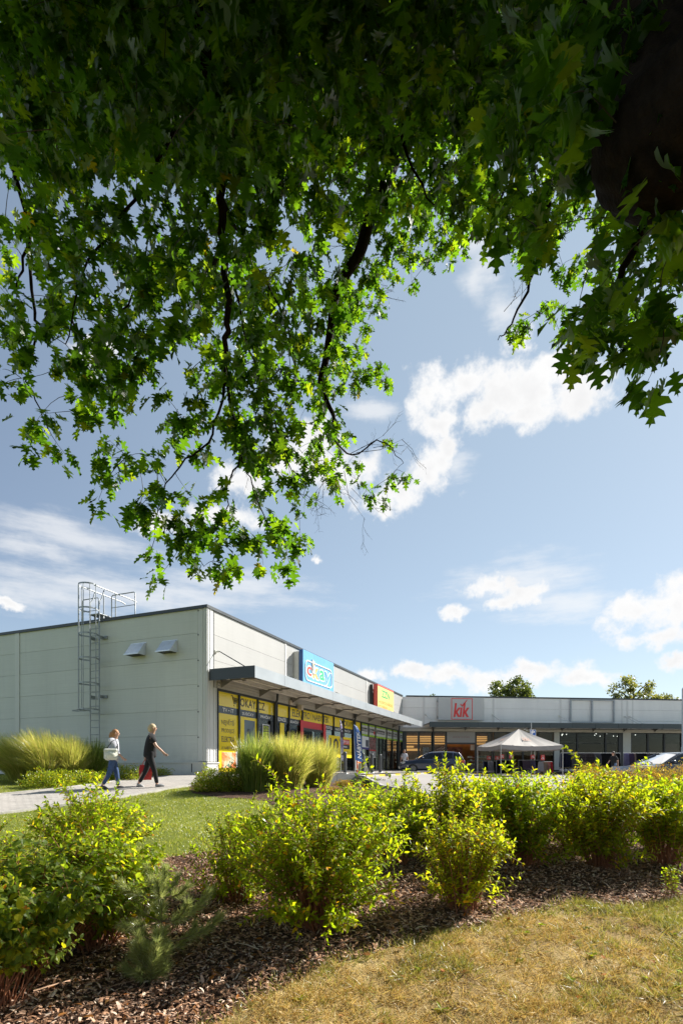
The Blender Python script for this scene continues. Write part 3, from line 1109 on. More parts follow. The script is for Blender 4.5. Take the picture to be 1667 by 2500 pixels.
# neon price poster
film(win[2], okX(641), okX(658.5), okZ(641, 1815.5), okZ(641, 1768), M_INKW, 'poster', 0.010)
film(win[2], okX(642.5), okX(657), okZ(641, 1787) , okZ(641, 1770), M_INKD, 'poster', 0.004)
film(win[2], okX(642.5), okX(657), okZ(641, 1813), okZ(641, 1787), M_NEON, 'poster', 0.004)
letters(win[2], '-10%', okX(643), okX(656.5), okZ(641, 1803), okZ(641, 1789), M_INKD, -0.002, 0.02)
letters(win[2], 'SLEVA', okX(643.5), okX(656), okZ(641, 1785), okZ(641, 1779), M_NEON, -0.002, 0.02)
letters(win[2], 'EXTRA', okX(643.5), okX(656), okZ(641, 1778), okZ(641, 1772), M_NEON, -0.002, 0.02)
film(win[2], okX(661), okX(668), 0.1, ZD - 0.01, M_FRAME, 'film', 0.012)
film(win[3], okX(684), okX(694), 0.1, ZD - 0.01, M_YFILM, 'film', 0.012)
mb = MB()
mb.add([(okX(707), 0.008, 0.9), (okX(730), 0.008, 0.9), (okX(728), 0.008, 1.7), (okX(724), 0.008, 1.62), (okX(708), 0.008, 1.25)], [(0, 1, 2, 3, 4)], 0)
mb.build('poster', [M_TAN], win[4])
film(win[3], okX(676), okX(703), 0.9, 1.38, M_TAN, 'poster', 0.008)
# entrance: red surround, half open sliding doors
for a, b in ((731, 738), (787, 793)):
    mb = MB()
    mb.box(okX(a), okX(b), -0.07, -0.052, 0.05, ZY, 0)
    mb.build('door_surround', [M_RED], wing)
mb = MB()
a, b = BX[5]
mb.box(a + 0.05, b - 0.05, -0.04, 0.08, 2.18, 2.30, 0)
for t in (0.0, 0.42, 0.58, 1.0):
    x = a + 0.08 + (b - a - 0.16) * t
    mb.box(x - 0.03, x + 0.03, -0.03, 0.0, 0.05, 2.18, 0)
dd = mb.build('sliding_door', [M_FRAME], wing)
mb = MB()
mb.box(a + 0.1, a + (b - a) * 0.42, -0.018, -0.012, 0.08, 2.17, 0)
mb.box(a + (b - a) * 0.6, b - 0.1, -0.018, -0.012, 0.08, 2.17, 0)
mb.build('pane', [M_GLASS], dd)
film(win[5], a + 0.1, a + (b - a) * 0.55, 0.3, 2.15, pmat('warm_panel', (0.30, 0.15, 0.04), 0.6, var=0.3), 'poster', 0.07)
# big yellow price banner
film(win[7], okX(799.5), okX(855), okZ(799.5, 1849), okZ(799.5, 1795), M_YFILM, 'banner', -0.07, 0.012)
zz = lambda py, px=833: okZ(px, py, 0.08)
letters(win[7], '10', okX(804.5, .08), okX(826, .08), zz(1838, 810), zz(1802, 810), M_INKD, -0.0845, 0.02)
letters(win[7], '%', okX(826.5, .08), okX(830, .08), zz(1810, 828), zz(1804, 828), M_INKD, -0.0845, 0.01)
film(win[7], okX(833, .08), okX(853, .08), zz(1817.5), zz(1805), M_RED, 'banner', -0.083, 0.003)
letters(win[7], 'HAPPY DAY', okX(833.8, .09), okX(852.5, .09), zz(1815.3), zz(1807.5), M_INKW, -0.0885, 0.02)
film(win[7], okX(833, .08), okX(853, .08), zz(1828.5), zz(1818), M_INKD, 'banner', -0.083, 0.003)
letters(win[7], 'nábytek', okX(838, .09), okX(848, .09), zz(1826), zz(1820.5), M_INKW, -0.0885, 0.02)
letters(win[7], 'i na zlevněné', okX(834, .08), okX(852, .08), zz(1836.5), zz(1833), M_INKD, -0.0845, 0.0)
film(win[9], okX(869), okX(879), 0.1, ZD - 0.01, M_PALE, 'film', 0.012)

# green topped shop further along
gb = [(881, 899), (899, 916), (916, 943), (943, 957.5), (957.5, 970.5), (974, 983)]
GX = [(okX(a), okX(b)) for a, b in gb]
words_ = ['Domácnosti', 'Dům', 'Zahradní technika', 'Zahrada', 'Dílna', 'Chov']
for i, (a, b) in enumerate(GX):
    o = window(a, b, name='window' if i != 2 else 'door')
    film(o, a + 0.05, b - 0.05, ZD, 2.52, M_LIME, 'header_film')
    film(o, a + 0.05, b - 0.05, 2.521, 3.10, M_PALE, 'header_film')
    film(o, a + 0.05, b - 0.05, 3.101, ZT - 0.05, M_LIME, 'header_film')
    w = b - a
    film(o, a + w * 0.12, b - w * 0.14, 2.70, 2.95, M_INKD, 'label_strip', 0.010)
    letters(o, words_[i], a + w * 0.16, b - w * 0.2, 2.74, 2.91, M_INKW, 0.003, 0.01)
    if i == 1:
        film(o, b - w * 0.22, b - w * 0.08, 2.6, 2.8, M_INKR, 'label_strip', 0.002)
    if i == 2:
        mb = MB()
        for t in (0.32, 0.66):
            mb.box(a + w * t - 0.03, a + w * t + 0.03, -0.04, 0.05, 0.09, ZD, 0)
        mb.build('door_leaf', [M_FRAME], o)
        mb = MB()
        for t in (0.60, 0.72):
            mb.tube([(a + w * t, -0.09, 0.9), (a + w * t, -0.09, 1.45)], 0.018, 8, 0)
        mb.build('handle', [M_GALV], o)
    if i in (0, 1):
        mb = MB()
        mb.box(a + 0.05, b - 0.05, -0.03, 0.0, 0.95, 1.0, 0)
        mb.build('rail', [M_PALE], o)
o = win[9]
film(wing, GX[0][0] + 0.06, GX[0][1] - 0.06, 1.62, 2.34, pmat('paper_white', (0.7, 0.72, 0.74), 0.5), 'poster', -0.052)
film(wing, GX[0][0] + w * 0.7, GX[0][1] - 0.14, 1.66, 2.12, pmat('picture_figure', (0.06, 0.06, 0.08), 0.5), 'poster', -0.0565)
film(wing, GX[0][0] + 0.06, GX[0][1] - 0.06, 1.48, 1.615, pmat('poster_violet', (0.06, 0.05, 0.2), 0.5), 'poster', -0.052)
film(wing, GX[1][0] + 0.06, GX[1][1] - 0.06, 1.50, 2.34, photomat('picture_crowd', [(0.4, (0.03, 0.05, 0.04)), (0.5, (0.4, 0.08, 0.1)), (0.58, (0.2, 0.24, 0.22)), (0.7, (0.03, 0.04, 0.04))], 5), 'poster', -0.052)
film(wing, GX[1][0] + 0.06, GX[1][1] - 0.06, 1.42, 1.495, M_RED, 'poster', -0.052)
film(wing, GX[1][0] + 0.06, GX[1][1] - 0.06, 0.98, 1.40, photomat('picture_grey', [(0.4, (0.08, 0.08, 0.08)), (0.6, (0.5, 0.5, 0.5))], 7), 'poster', -0.052)
mb = MB()
mb.box(BX[0][0], 26.6, -0.04, 0.10, -0.3, 0.038, 0)
mb.box(GX[-1][1], 26.85, -0.02, 0.2, 0.038, 3.30, 0)
mb.box(0.64, 26.6, -0.048, 0.12, ZT + 0.001, 3.30, 0)
mb.box(okX(670) + 0.003, okX(675) - 0.003, -0.03, 0.08, 0.04, ZT, 0)
mb.box(okX(862) + 0.003, okX(866) - 0.003, -0.03, 0.08, 0.04, ZT, 0)
mb.box(okX(880) + 0.003, okX(881) - 0.003, -0.03, 0.08, 0.04, ZT, 0)
mb.box(okX(970.5) + 0.003, okX(974) - 0.003, -0.03, 0.08, 0.04, ZT, 0)
mb.build('shopfront_post', [M_FRAME], wing)

# ------------------------------------------------------------------ shop building: far wing
far = thing('shop_building', 'far shaded shop wing with dark canopy band across the car park', 'building', (KOR[0], KOR[1], B0), KIK_ANG)
KW = 46.0
mb = MB()
kj = [-0.02] + [kX(px) for px in (1034.5, 1204, 1368, 1531, 1720)] + [KW]
for a, b in zip(kj[:-1], kj[1:]):
    for z0, z1 in ((3.60, 4.32), (4.32, 5.28), (5.28, 6.2)):
        mb.box(a + (0.06 if a > 0 else 0), b - 0.06, 0.0, 0.06, z0 + 0.006, z1 - 0.006, 0)
mb.box(-0.02, KW, 0.055, 0.2, 3.3, 6.2, 1)
mb.build('front_wall', [panelmat('wall_panel_far_shaded', (0.84, 0.84, 0.83)), pmat('joint_grey', (0.16, 0.16, 0.15), 0.7)], far)  # far copy of the cladding, lightened against the shade on this wing
for i, x in enumerate(kj[1:-1]):
    for dx in ((0.0, -0.5, 0.5) if i == 3 else (0.0,)):
        mb = MB()
        hw = 0.08 if dx == 0 else 0.05
        mb.box(x + dx - hw, x + dx + hw, -0.02, 0.05 if dx == 0 else -0.001, 3.60, 6.2, 0)
        mb.build('joint_cover', [M_TRIMW], far)
mb = MB()
mb.box(0.3, KW, -0.05, 0.26, 6.2, 6.31, 0)
mb.build('coping', [M_ANTH], far)
mb = MB()
mb.box(0.1, KW, 0.2, 22, 5.85, 5.95, 0)
mb.box(0.1, 0.3, 9.6, 22, 0, 5.85, 0)
mb.box(KW - 0.2, KW, 0.2, 22, 0, 5.85, 0)
mb.box(0.3, KW - 0.2, 21.8, 22, 0, 5.85, 0)
mb.build('roof', [M_ANTH], far)
xs_ = [1.75]
while xs_[-1] < 42:
    xs_.append(xs_[-1] + 2.02)
canopy(far, 1.75, 43, xs_, False, M_ANTH, pmat('fascia_anthracite', (0.045, 0.06, 0.068), 0.35, var=0.12, vscale=1.0))
mb = MB()
for z in (3.30, 3.42):
    mb.box(0.0, KW, -0.06 - 0.05 * (z > 3.35), 0.0, z + 0.004, z + 0.11, 0)
mb.build('lintel_band', [M_PURL], far)
for px in (1038, 1202.5, 1365, 1524.5, 1536):
    mb = MB()
    x = kX(px)
    mb.box(x - 0.08, x + 0.08, -0.06, 0, 4.63, 4.77, 0)
    mb.tube([(x, -0.05, 4.70), (x + 0.30, -1.5, 3.94)], 0.028, 8, 0)
    mb.build('tie_rod', [M_TRIMG], far)
downpipe(far, kX(1057, 0.14), -0.14, M_FRAME)
KT = 3.29
kb = [(990, 1022), (1022, 1055), (1058, 1088.5), (1161, 1202), (1204, 1240), (1240, 1276), (1276, 1314), (1314, 1352), (1365, 1409), (1409, 1478), (1478, 1511), (1539, 1581), (1581, 1621), (1621, 1663), (1663, 1720), (1720, 1780)]
M_GLASS2 = glassmat('shop_glass_far', (0.68, 0.71, 0.70), 0.5)
for a, b in kb:
    window(kX(a), kX(b) - 0.01, 0.04, KT, far, transoms=(2.37,) if b < 1520 else (), glass=M_GLASS2, w=0.07)
a, b = kX(1088.5), kX(1161)
mb = MB()
mb.box(a, a + 0.07, -0.05, 0.1, 0.04, KT, 0)
mb.box(b - 0.07, b, -0.05, 0.1, 0.04, KT, 0)
mb.box(a + 0.07, b - 0.07, -0.05, 0.1, 2.22, 2.36, 0)
dr = mb.build('door', [M_FRAME], far)
film(dr, a + 0.07, b - 0.07, 2.36, KT - 0.02, pmat('door_panel_grey', (0.38, 0.37, 0.36), 0.5), 'header_panel', -0.02, 0.02)
letters(dr, 'SRDEČNĚ VÁS VÍTÁME', a + (b - a) * 0.22, a + (b - a) * 0.78, 2.76, 2.93, pmat('ink_dull_red', (0.32, 0.16, 0.15), 0.5), -0.043)
film(dr, a + (b - a) * .83, b - 0.1, 1.72, 2.18, M_TAN, 'poster', 0.05)
mb = MB()
mb.box(-0.02, kX(990), -0.04, 0.2, -0.1, 3.30, 0)
mb.box(kX(1055), kX(1058) - 0.01, -0.03, 0.1, 0.04, KT, 0)
mb.box(kX(1511), kX(1520), -0.03, 0.2, 0.04, KT, 0)
mb.box(0, KW, -0.04, 0.12, -0.3, 0.038, 0)
mb.box(kX(1663), kX(1663) + 0.1, -0.03, 0.1, 0.04, KT, 0)
mb.build('shopfront_post', [M_FRAME], far)
for a, b in ((1520, 1539), (1352, 1365)):
    mb = MB()
    mb.box(kX(a), kX(b), -0.05, 0.2, 0.04, KT, 0)
    mb.build('pier', [pmat('pier_cream', (0.60, 0.60, 0.54), 0.6, var=0.05)], far)
# inside: floor, back wall, ceiling with added fill strips on the near side, small spots on the other
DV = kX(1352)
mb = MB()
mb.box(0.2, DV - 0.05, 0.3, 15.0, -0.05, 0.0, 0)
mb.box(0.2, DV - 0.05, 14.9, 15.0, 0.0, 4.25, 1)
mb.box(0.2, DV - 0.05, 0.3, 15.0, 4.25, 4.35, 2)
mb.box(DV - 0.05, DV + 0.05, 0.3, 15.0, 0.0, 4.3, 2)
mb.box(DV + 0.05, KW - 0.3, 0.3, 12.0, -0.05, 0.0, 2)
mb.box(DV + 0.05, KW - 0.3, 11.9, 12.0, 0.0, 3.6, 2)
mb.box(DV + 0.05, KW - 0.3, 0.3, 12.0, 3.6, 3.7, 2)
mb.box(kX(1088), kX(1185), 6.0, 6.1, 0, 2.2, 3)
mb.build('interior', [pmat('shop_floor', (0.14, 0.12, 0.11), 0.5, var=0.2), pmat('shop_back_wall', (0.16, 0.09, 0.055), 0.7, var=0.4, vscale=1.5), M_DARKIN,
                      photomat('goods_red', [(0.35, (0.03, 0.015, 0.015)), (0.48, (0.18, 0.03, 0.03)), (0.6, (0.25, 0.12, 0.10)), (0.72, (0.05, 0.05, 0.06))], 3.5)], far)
M_STRIP = emat('fill_strip_warm', (1.0, 0.58, 0.22), 1.5)  # unseen strips above the window tops, added to light the room
for k in range(3):
    mb = MB()
    y = 2.2 + 4.2 * k
    mb.box(0.5, DV - 0.4, y, y + 0.5, 4.17, 4.24, 0)
    mb.build('fill_strip', [M_STRIP], far)
mb = MB()
for k in range(5):
    mb.box(0.5, DV - 0.3, 14.6, 14.7, 2.86 + 0.20 * k, 2.97 + 0.20 * k, 0)
mb.box(0.5, kX(1110), 14.5, 14.6, 2.46, 2.66, 0)
mb.box(0.5, kX(1130), 14.5, 14.6, 2.10, 2.34, 0)
mb.build('light_wall', [emat('light_wall_amber', (1.0, 0.50, 0.15), 0.62)], far)
M_SPOT = emat('spot_light_white', (1, 0.97, 0.9), 1.6)
mb = MB()
rg = random.Random(4)
for k in range(34):
    x, y = rg.uniform(DV + 0.5, DV + 13), rg.uniform(1.2, 10)
    mb.tube([(x, y, 3.55), (x, y, 3.48)], 0.04, 8, 0)
sp = mb.build('ceiling_spots', [M_SPOT], far)
sp['kind'] = 'thing'
mb = MB()
for (pa, pb, y) in ((1410, 1470, 4.0), (1480, 1509, 5.5), (1240, 1340, 5.0)):
    mb.box(kX(pa), kX(pb), y, y + 0.1, 2.55, 2.72, 0)
mb.build('display_beam', [pmat('display_grey', (0.30, 0.32, 0.30), 0.6)], far)
M_GOODS = photomat('goods_mixed', [(0.3, (0.03, 0.03, 0.035)), (0.45, (0.35, 0.34, 0.33)), (0.55, (0.12, 0.03, 0.03)), (0.65, (0.5, 0.5, 0.5)), (0.75, (0.02, 0.02, 0.02))], 6.0)
for (pa, pb, y, z1) in ((990, 1050, 2.0, 1.05), (1060, 1086, 3.0, 1.3), (1165, 1235, 2.2, 1.2), (1370, 1405, 2.5, 1.0), (1541, 1578, 1.5, 1.15), (1583, 1619, 1.6, 1.2)):
    mb = MB()
    x0, x1 = kX(pa), kX(pb)
    mb.box(x0, x1, y, y + 0.6, 0.0, 0.5, 0)
    for z in (0.5, 0.8, 1.1):
        if z < z1:
            mb.box(x0, x1, y, y + 0.6, z, z + 0.03, 1)
            n = int((x1 - x0) / 0.22)
            for k in range(n):
                hh = rg.uniform(0.08, 0.22)
                mb.box(x0 + 0.22 * k, x0 + 0.22 * k + rg.uniform(0.1, 0.2), y + 0.05, y + 0.3, z + 0.03, z + 0.03 + hh, rg.choice((0, 1, 2, 3)))
    mb.build('display_shelf', [M_GOODS, M_PALE, pmat('pot_red', (0.3, 0.05, 0.04), 0.5), pmat('pot_teal', (0.08, 0.2, 0.2), 0.5)], far)
film(far, kX(1624), kX(1660), 0.3, 2.35, pmat('blind_mauve', (0.20, 0.13, 0.13), 0.7), 'blind', 0.3, 0.01)
film(far, kX(1032), kX(1047), 0.9, 1.95, photomat('picture_dark', [(0.4, (0.05, 0.05, 0.05)), (0.6, (0.25, 0.24, 0.22))], 4), 'poster', 0.012)
# ------------------------------------------------------------------ signs on the walls
def at_wing(name, label, cat, group=None):
    return thing(name, label, cat, (COR[0], COR[1], B0), OK_ANG, group)


SP = 0.50                       # how far the sign faces stand out
s1 = at_wing('wall_sign', 'light blue sign box with the white framed word okay above the canopy', 'sign')
x0, x1 = okX(739.6, SP), okX(814.6, SP)
zt = okZ(739.6, 1584.8, SP)
M_BLUE = pmat('sign_blue', (0.16, 0.42, 0.72), 0.3, var=0.04, vscale=1.0)
M_BLUED = pmat('sign_blue_side', (0.03, 0.11, 0.32), 0.4, var=0.05)
mb = MB()
mb.box(x0, x1, -SP, -SP + 0.22, 3.97, zt, 0, 0.012)
for t in (0.34, 0.67):
    mb.box(x0 + (x1 - x0) * t - 0.004, x0 + (x1 - x0) * t + 0.004, -SP - 0.001, -SP + 0.01, 4.0, zt - 0.02, 1)
mb.build('panel', [M_BLUE, M_BLUED], s1)
mb = MB()
mb.box(x0 - 0.012, x0 - 0.001, -SP + 0.012, -SP + 0.21, 3.98, zt - 0.01, 0)
mb.build('side_cover', [M_BLUED], s1)
mb = MB()
for z in (4.3, 5.55):
    mb.box(x0 + 0.05, x1 - 0.05, -SP + 0.22, -SP + 0.28, z - 0.04, z + 0.04, 0)
for t in (0.004, 0.5, 0.99):
    x = x0 + (x1 - x0) * t
    mb.box(x - 0.06, x + 0.06, -SP + 0.22, -0.02, 4.0, zt - 0.1, 0)
mb.build('mounting_frame', [M_TRIMG], s1)


def sp_pt(px, py, y=-SP - 0.012):
    return (okX(px, SP), y, okZ(px, py, SP))


M_SIGNW = pmat('sign_white', (0.85, 0.85, 0.85), 0.35)


def px_letter(parent, body, pl, pr, ytl, ybl, mat, grow, y, bold, name='lettering', p=SP):
    """letter placed by the heights of its left side on the sign face"""
    a, b = okX(pl, p), okX(pr, p)
    z1, z0 = okZ(pl, ytl, p), okZ(pl, ybl, p)
    m = MB()
    put_text(m, body, a - grow, b + grow, z0 - grow, z1 + grow, y, 0, bold)
    return m.build(name, [mat], parent)


yy = -SP - 0.006
fr = MB()
fx0, fx1 = okX(744.8, SP), okX(809.5, SP)
fz1, fz0 = okZ(744.8, 1611, SP), okZ(744.8, 1659.5, SP)
rr = 0.3
loop = []
for (cx, cz, a0) in ((fx1 - rr, fz1 - rr, 0), (fx0 + rr, fz1 - rr, 90), (fx0 + rr, fz0 + rr, 180), (fx1 - rr, fz0 + rr, 270)):
    for k in range(7):
        a = R(a0 + 15 * k)
        loop.append((cx + rr * math.cos(a), yy, cz + rr * math.sin(a)))
loop.append(loop[0])
fr.tube(loop, 0.035, 6)
fr.build('frame_line', [M_SIGNW], s1)
cell = [('c', 748.8, 760.5, 1624.5, 1648.5, (0.62, 0.10, 0.07), 0.02), ('k', 763.0, 778.0, 1615.5, 1655.5, (0.80, 0.42, 0.10), 0.03),
        ('a', 779.6, 791.6, 1634.5, 1660.0, (0.05, 0.52, 0.22), 0.03), ('y', 792.6, 807.5, 1640.0, 1672.0, (0.10, 0.36, 0.70), 0.0)]
for ch, pl, pr, ya, yb, col, bo in cell:
    px_letter(s1, ch, pl, pr, ya, yb, M_SIGNW, 0.05, yy - 0.002, bo + 0.03)
    px_letter(s1, ch, pl, pr, ya, yb, pmat('sign_' + ch, col, 0.35), -0.01, yy - 0.007, bo)
hd = MB()                        # fist with the thumb up between the letters
c0 = Vector(sp_pt(764, 1637))
hd.ball((c0.x, yy - 0.01, c0.z), (0.17, 0.02, 0.24), 12)
hd.tube([(c0.x - 0.07, yy - 0.012, c0.z), (c0.x - 0.11, yy - 0.012, c0.z + 0.28), (c0.x - 0.10, yy - 0.012, c0.z + 0.52)], [0.07, 0.06, 0.05], 8)
for k in range(4):
    hd.tube([(c0.x - 0.02, yy - 0.025, c0.z + 0.16 - 0.1 * k), (c0.x + 0.15, yy - 0.025, c0.z + 0.16 - 0.1 * k)], 0.042, 8)
hd.build('thumb_emblem', [pmat('sign_hand', (0.9, 0.92, 0.9), 0.4)], s1)

s2 = at_wing('wall_sign', 'yellow and red sign box with green letters ZZN near the inner corner', 'sign')
x0, x1 = okX(921.5, SP), okX(960.7, SP)
zt = okZ(921.5, 1669.5, SP)
mb = MB()
mb.box(x0, x1, -SP, -SP + 0.3, 3.97, zt, 0, 0.015)
mb.build('sign_box', [pmat('sign_red', (0.70, 0.10, 0.07), 0.35)], s2)
mb = MB()
mb.box(x0 + 0.02, x1 - 0.02, -SP - 0.01, -SP - 0.001, 4.0, zt - 0.13, 0)
mb.build('panel', [pmat('sign_yellow', (0.85, 0.66, 0.22), 0.3)], s2)
mb = MB()
for z in (4.2, 5.5):
    mb.box(x0 - 0.2, x1, -SP + 0.3, -SP + 0.34, z - 0.05, z + 0.05, 0)
mb.box(x0 - 0.2, x0 - 0.1, -SP + 0.30, -0.02, 4.0, zt - 0.05, 1)
mb.build('mounting_frame', [M_TRIMW, M_SCREW], s2)
M_SGRN = pmat('sign_green', (0.06, 0.42, 0.14), 0.4)
M_SORG = pmat('sign_orange', (0.75, 0.22, 0.03), 0.4)
px_letter(s2, 'ZZN', 931, 951.0, 1684.5, 1702.5, M_SGRN, 0, -SP - 0.014, 0.03)
px_letter(s2, 'HOSPODÁŘSKÉ', 924.2, 958, 1706.5, 1716.5, M_SORG, 0, -SP - 0.014, 0.005)
px_letter(s2, 'POTŘEBY a.s.', 924.2, 953, 1718, 1727, M_SORG, 0, -SP - 0.014, 0.005)

s3 = thing('wall_sign', 'wide grey sign board with red square and word kik', 'sign', (KOR[0], KOR[1], B0), KIK_ANG)
q = 0.35
a, b = kX(1070, q), kX(1181.5, q)
z1, z0 = kZ(1070, 1702.6, q), kZ(1070, 1758.6, q)
mb = MB()
mb.box(a, b, -q, -q + 0.25, z0, z1, 0, 0.015)
mb.build('panel', [pmat('sign_grey', (0.50, 0.51, 0.51), 0.4, var=0.04, vscale=0.8)], s3)
mb = MB()
for z in (z0 + 0.3, z1 - 0.3):
    for x in (a + 0.2, (a + b) / 2, b - 0.2):
        mb.box(x - 0.05, x + 0.05, -q + 0.25, 0, z - 0.05, z + 0.05, 0)
        mb.box(a - 0.05, a - 0.001, -q + 0.1, 0, z - 0.05, z + 0.05, 0)
mb.build('mounting_frame', [M_TRIMG], s3)
a, b = kX(1101.5, q), kX(1153.2, q)
z1, z0 = kZ(1101, 1704.8, q), kZ(1101, 1757.2, q)
mb = MB()
t_ = 0.055
yq = -q - 0.012
for (xa, xb, za, zb) in ((a, b, z1 - t_, z1), (a, b, z0, z0 + t_), (a, a + t_, z0 + t_, z1 - t_), (b - t_, b, z0 + t_, z1 - t_)):
    mb.box(xa, xb, yq, -q - 0.001, za, zb, 0)
mb.build('frame_line', [M_INKR], s3)
mb = MB()
za, zb = kZ(1106, 1751, q), kZ(1106, 1717, q)
put_text(mb, 'kık', kX(1108.5, q), kX(1146.5, q), za, zb, yq, 0, 0.03, shear=0.10)
# the dot of the i gives way to a tick
mb.build('lettering', [M_INKR], s3)
mb = MB()
pts = [(1124, 1719.5), (1127.5, 1724.5), (1140, 1709.5)]
mb.tube([(kX(u, q), yq - 0.006, kZ(u, v, q)) for u, v in pts], [0.05, 0.06, 0.025], 6)
mb.build('tick_emblem', [M_INKR], s3)

s4 = thing('sign_frame', 'empty grey metal sign frame with two bays on the far wall', 'sign frame', (KOR[0], KOR[1], B0), KIK_ANG)
q = 0.12
mb = MB()
a, m_, b = kX(1393, q), kX(1445, q), kX(1498.5, q)
z1, z0 = kZ(1393, 1709, q), kZ(1393, 1763.5, q)
for x in (a, m_, b):
    mb.box(x - 0.06, x + 0.06, -q - 0.05, -q + 0.05, z0, z1, 0)
    for z in (z0 + 0.4, z1 - 0.4):
        mb.box(x - 0.03, x + 0.03, -q + 0.05, 0, z - 0.03, z + 0.03, 0)
for z in (z0, z1):
    mb.box(a, b, -q - 0.045, -q + 0.045, z - 0.05, z + 0.05, 0)
mb.build('frame', [pmat('frame_grey', (0.34, 0.37, 0.40), 0.45, metal=0.3, var=0.1)], s4)

# ------------------------------------------------------------------ caged ladder and roof railing on the end wall
lad = at_wing('caged_ladder', 'galvanised caged ladder fixed to the shaded end wall', 'ladder')
yr, yl = endS(242.5, 0.22), endS(220.5, 0.22)
ym = (yr + yl) / 2
for y in (yr, yl):
    mb = MB()
    mb.tube([(-0.22, y, 0.55), (-0.22, y, 6.95), (-0.10, y, 7.1), (0.02, y, 7.47)], 0.024, 8)
    mb.build('ladder_rail', [M_GALV], lad)
mb = MB()
z = 0.75
while z < 6.5:
    mb.tube([(-0.22, yr, z), (-0.22, yl, z)], 0.014, 6)
    z += 0.285
mb.build('rungs', [M_GALV], lad)
hoops = [endZ(217, yy_, 0.5) for yy_ in (1733, 1669.5, 1609, 1550, 1489)] + [7.52]
RC = 0.37
XC = -0.22 - 0.30


def cage_pt(deg, z):
    a = R(deg)
    return (XC - RC * math.sin(a) * 1.05, ym + RC * 1.02 * math.cos(a), z)


for i, z in enumerate(hoops):
    mb = MB()
    pts = [(-0.22, yl, z)] + [cage_pt(k * 15, z) for k in range(13)][::1] + [(-0.22, yr, z)]
    if (pts[1][1] - yl) ** 2 > (pts[-2][1] - yl) ** 2:
        pts = [pts[0]] + pts[1:-1][::-1] + [pts[-1]]
    for a_, b_ in zip(pts[:-1], pts[1:]):
        mb.quad((*a_[:2], a_[2] - 0.03), (*b_[:2], b_[2] - 0.03), (*b_[:2], b_[2] + 0.03), (*a_[:2], a_[2] + 0.03))
        mb.quad((a_[0] * 0.99, a_[1], a_[2] - 0.03), (a_[0] * 0.99, a_[1], a_[2] + 0.03), (b_[0] * 0.99, b_[1], b_[2] + 0.03), (b_[0] * 0.99, b_[1], b_[2] - 0.03))
    mb.build('cage_hoop', [M_GALV], lad)
for k in (0, 2.4, 4.8, 7.2, 9.6, 12):
    mb = MB()
    mb.tube([cage_pt(k * 15, hoops[0] - 0.03), cage_pt(k * 15, 7.54)], 0.017, 6)
    mb.build('cage_bar', [M_GALV], lad)
for py in (1558, 1702):
    z = endZ(240, py, 0.1)
    mb = MB()
    for y in (yr, yl):
        mb.box(-0.24, 0.0, y - 0.03, y + 0.03, z - 0.06, z + 0.06, 0)
    mb.box(-0.06, -0.001, yr - 0.22, yr - 0.03, z - 0.06, z + 0.06, 0)
    mb.build('wall_bracket', [M_GALV], lad)
mb = MB()                        # spiked guard under the cage
for k in range(9):
    a_ = cage_pt(22 * k, hoops[0] - 0.02)
    mb.tube([a_, (a_[0] - 0.12, a_[1] + 0.25 * math.cos(R(22 * k)), a_[2] - 0.05)], 0.009, 4)
mb.tube([(-0.45, yl, hoops[0]), (-0.42, yl + 0.75, hoops[0] + 0.03)], 0.01, 4)
mb.tube([(-0.45, yl, hoops[0] - .05), (-0.42, yl + 0.6, hoops[0] - 0.04)], 0.01, 4)
mb.build('spike_guard', [M_GALV], lad)
rl = at_wing('roof_railing', 'galvanised handrail on the roof edge above the caged ladder', 'railing')
for y in (yr - 0.08, yl + 0.08):
    mb = MB()
    mb.tube([(-0.55, y, 7.50), (1.55, y, 7.50), (1.75, y, 7.45)], 0.024, 8)
    mb.tube([(0.55, y, 6.31), (0.55, y, 7.50)], 0.024, 8)
    mb.build('handrail', [M_GALV], rl)
for (ya, yb) in ((yr - 0.12, yr - 1.35), (yl + 0.1, yl + 1.0)):
    mb = MB()
    mb.tube([(0.30, ya, 6.31), (0.30, ya, 7.28), (0.30, ya + 0.06 * (1 if yb > ya else -1), 7.33), (0.30, yb - 0.06 * (1 if yb > ya else -1), 7.33), (0.30, yb, 7.28), (0.30, yb, 6.31)], 0.022, 8)
    mb.tube([(0.30, ya, 6.82), (0.30, yb, 6.82)], 0.014, 6)
    mb.build('guard_rail', [M_GALV], rl)
mb = MB()
mb.box(-0.25, 0.9, yr - 0.05, yl + 0.05, 6.45, 6.48, 0)
mb.box(-0.02, 0.02, yr - 0.02, yr + 0.02, 6.31, 6.45, 0)
mb.box(-0.02, 0.02, yl - 0.02, yl + 0.02, 6.31, 6.45, 0)
mb.build('step_grating', [M_GALV], rl)

# ------------------------------------------------------------------ bollards, flags, board in front of the near wing
M_BOLL = pmat('bollard_grey', (0.07, 0.075, 0.08), 0.45, var=0.1)
BP = 3.3


def bollard():
    o = thing('bollard', '', 'bollard', (0, 0, 0), 0, 'bollards before the shop windows')
    mb = MB()
    mb.lathe([(0.0, 0.98), (0.05, 0.975), (0.075, 0.94), (0.08, 0.90), (0.08, 0.02)], n=14)
    mb.build('post', [M_BOLL], o)
    mb = MB()
    mb.lathe([(0.0, 0.035), (0.11, 0.035), (0.12, 0.0)], n=14)
    mb.build('base_plate', [M_GALV], o)
    return o


def copy_tree(o, parent=None):
    c = o.copy()
    sc.collection.objects.link(c)
    c.parent = parent
    for ch in list(o.children):
        copy_tree(ch, c)
    return c


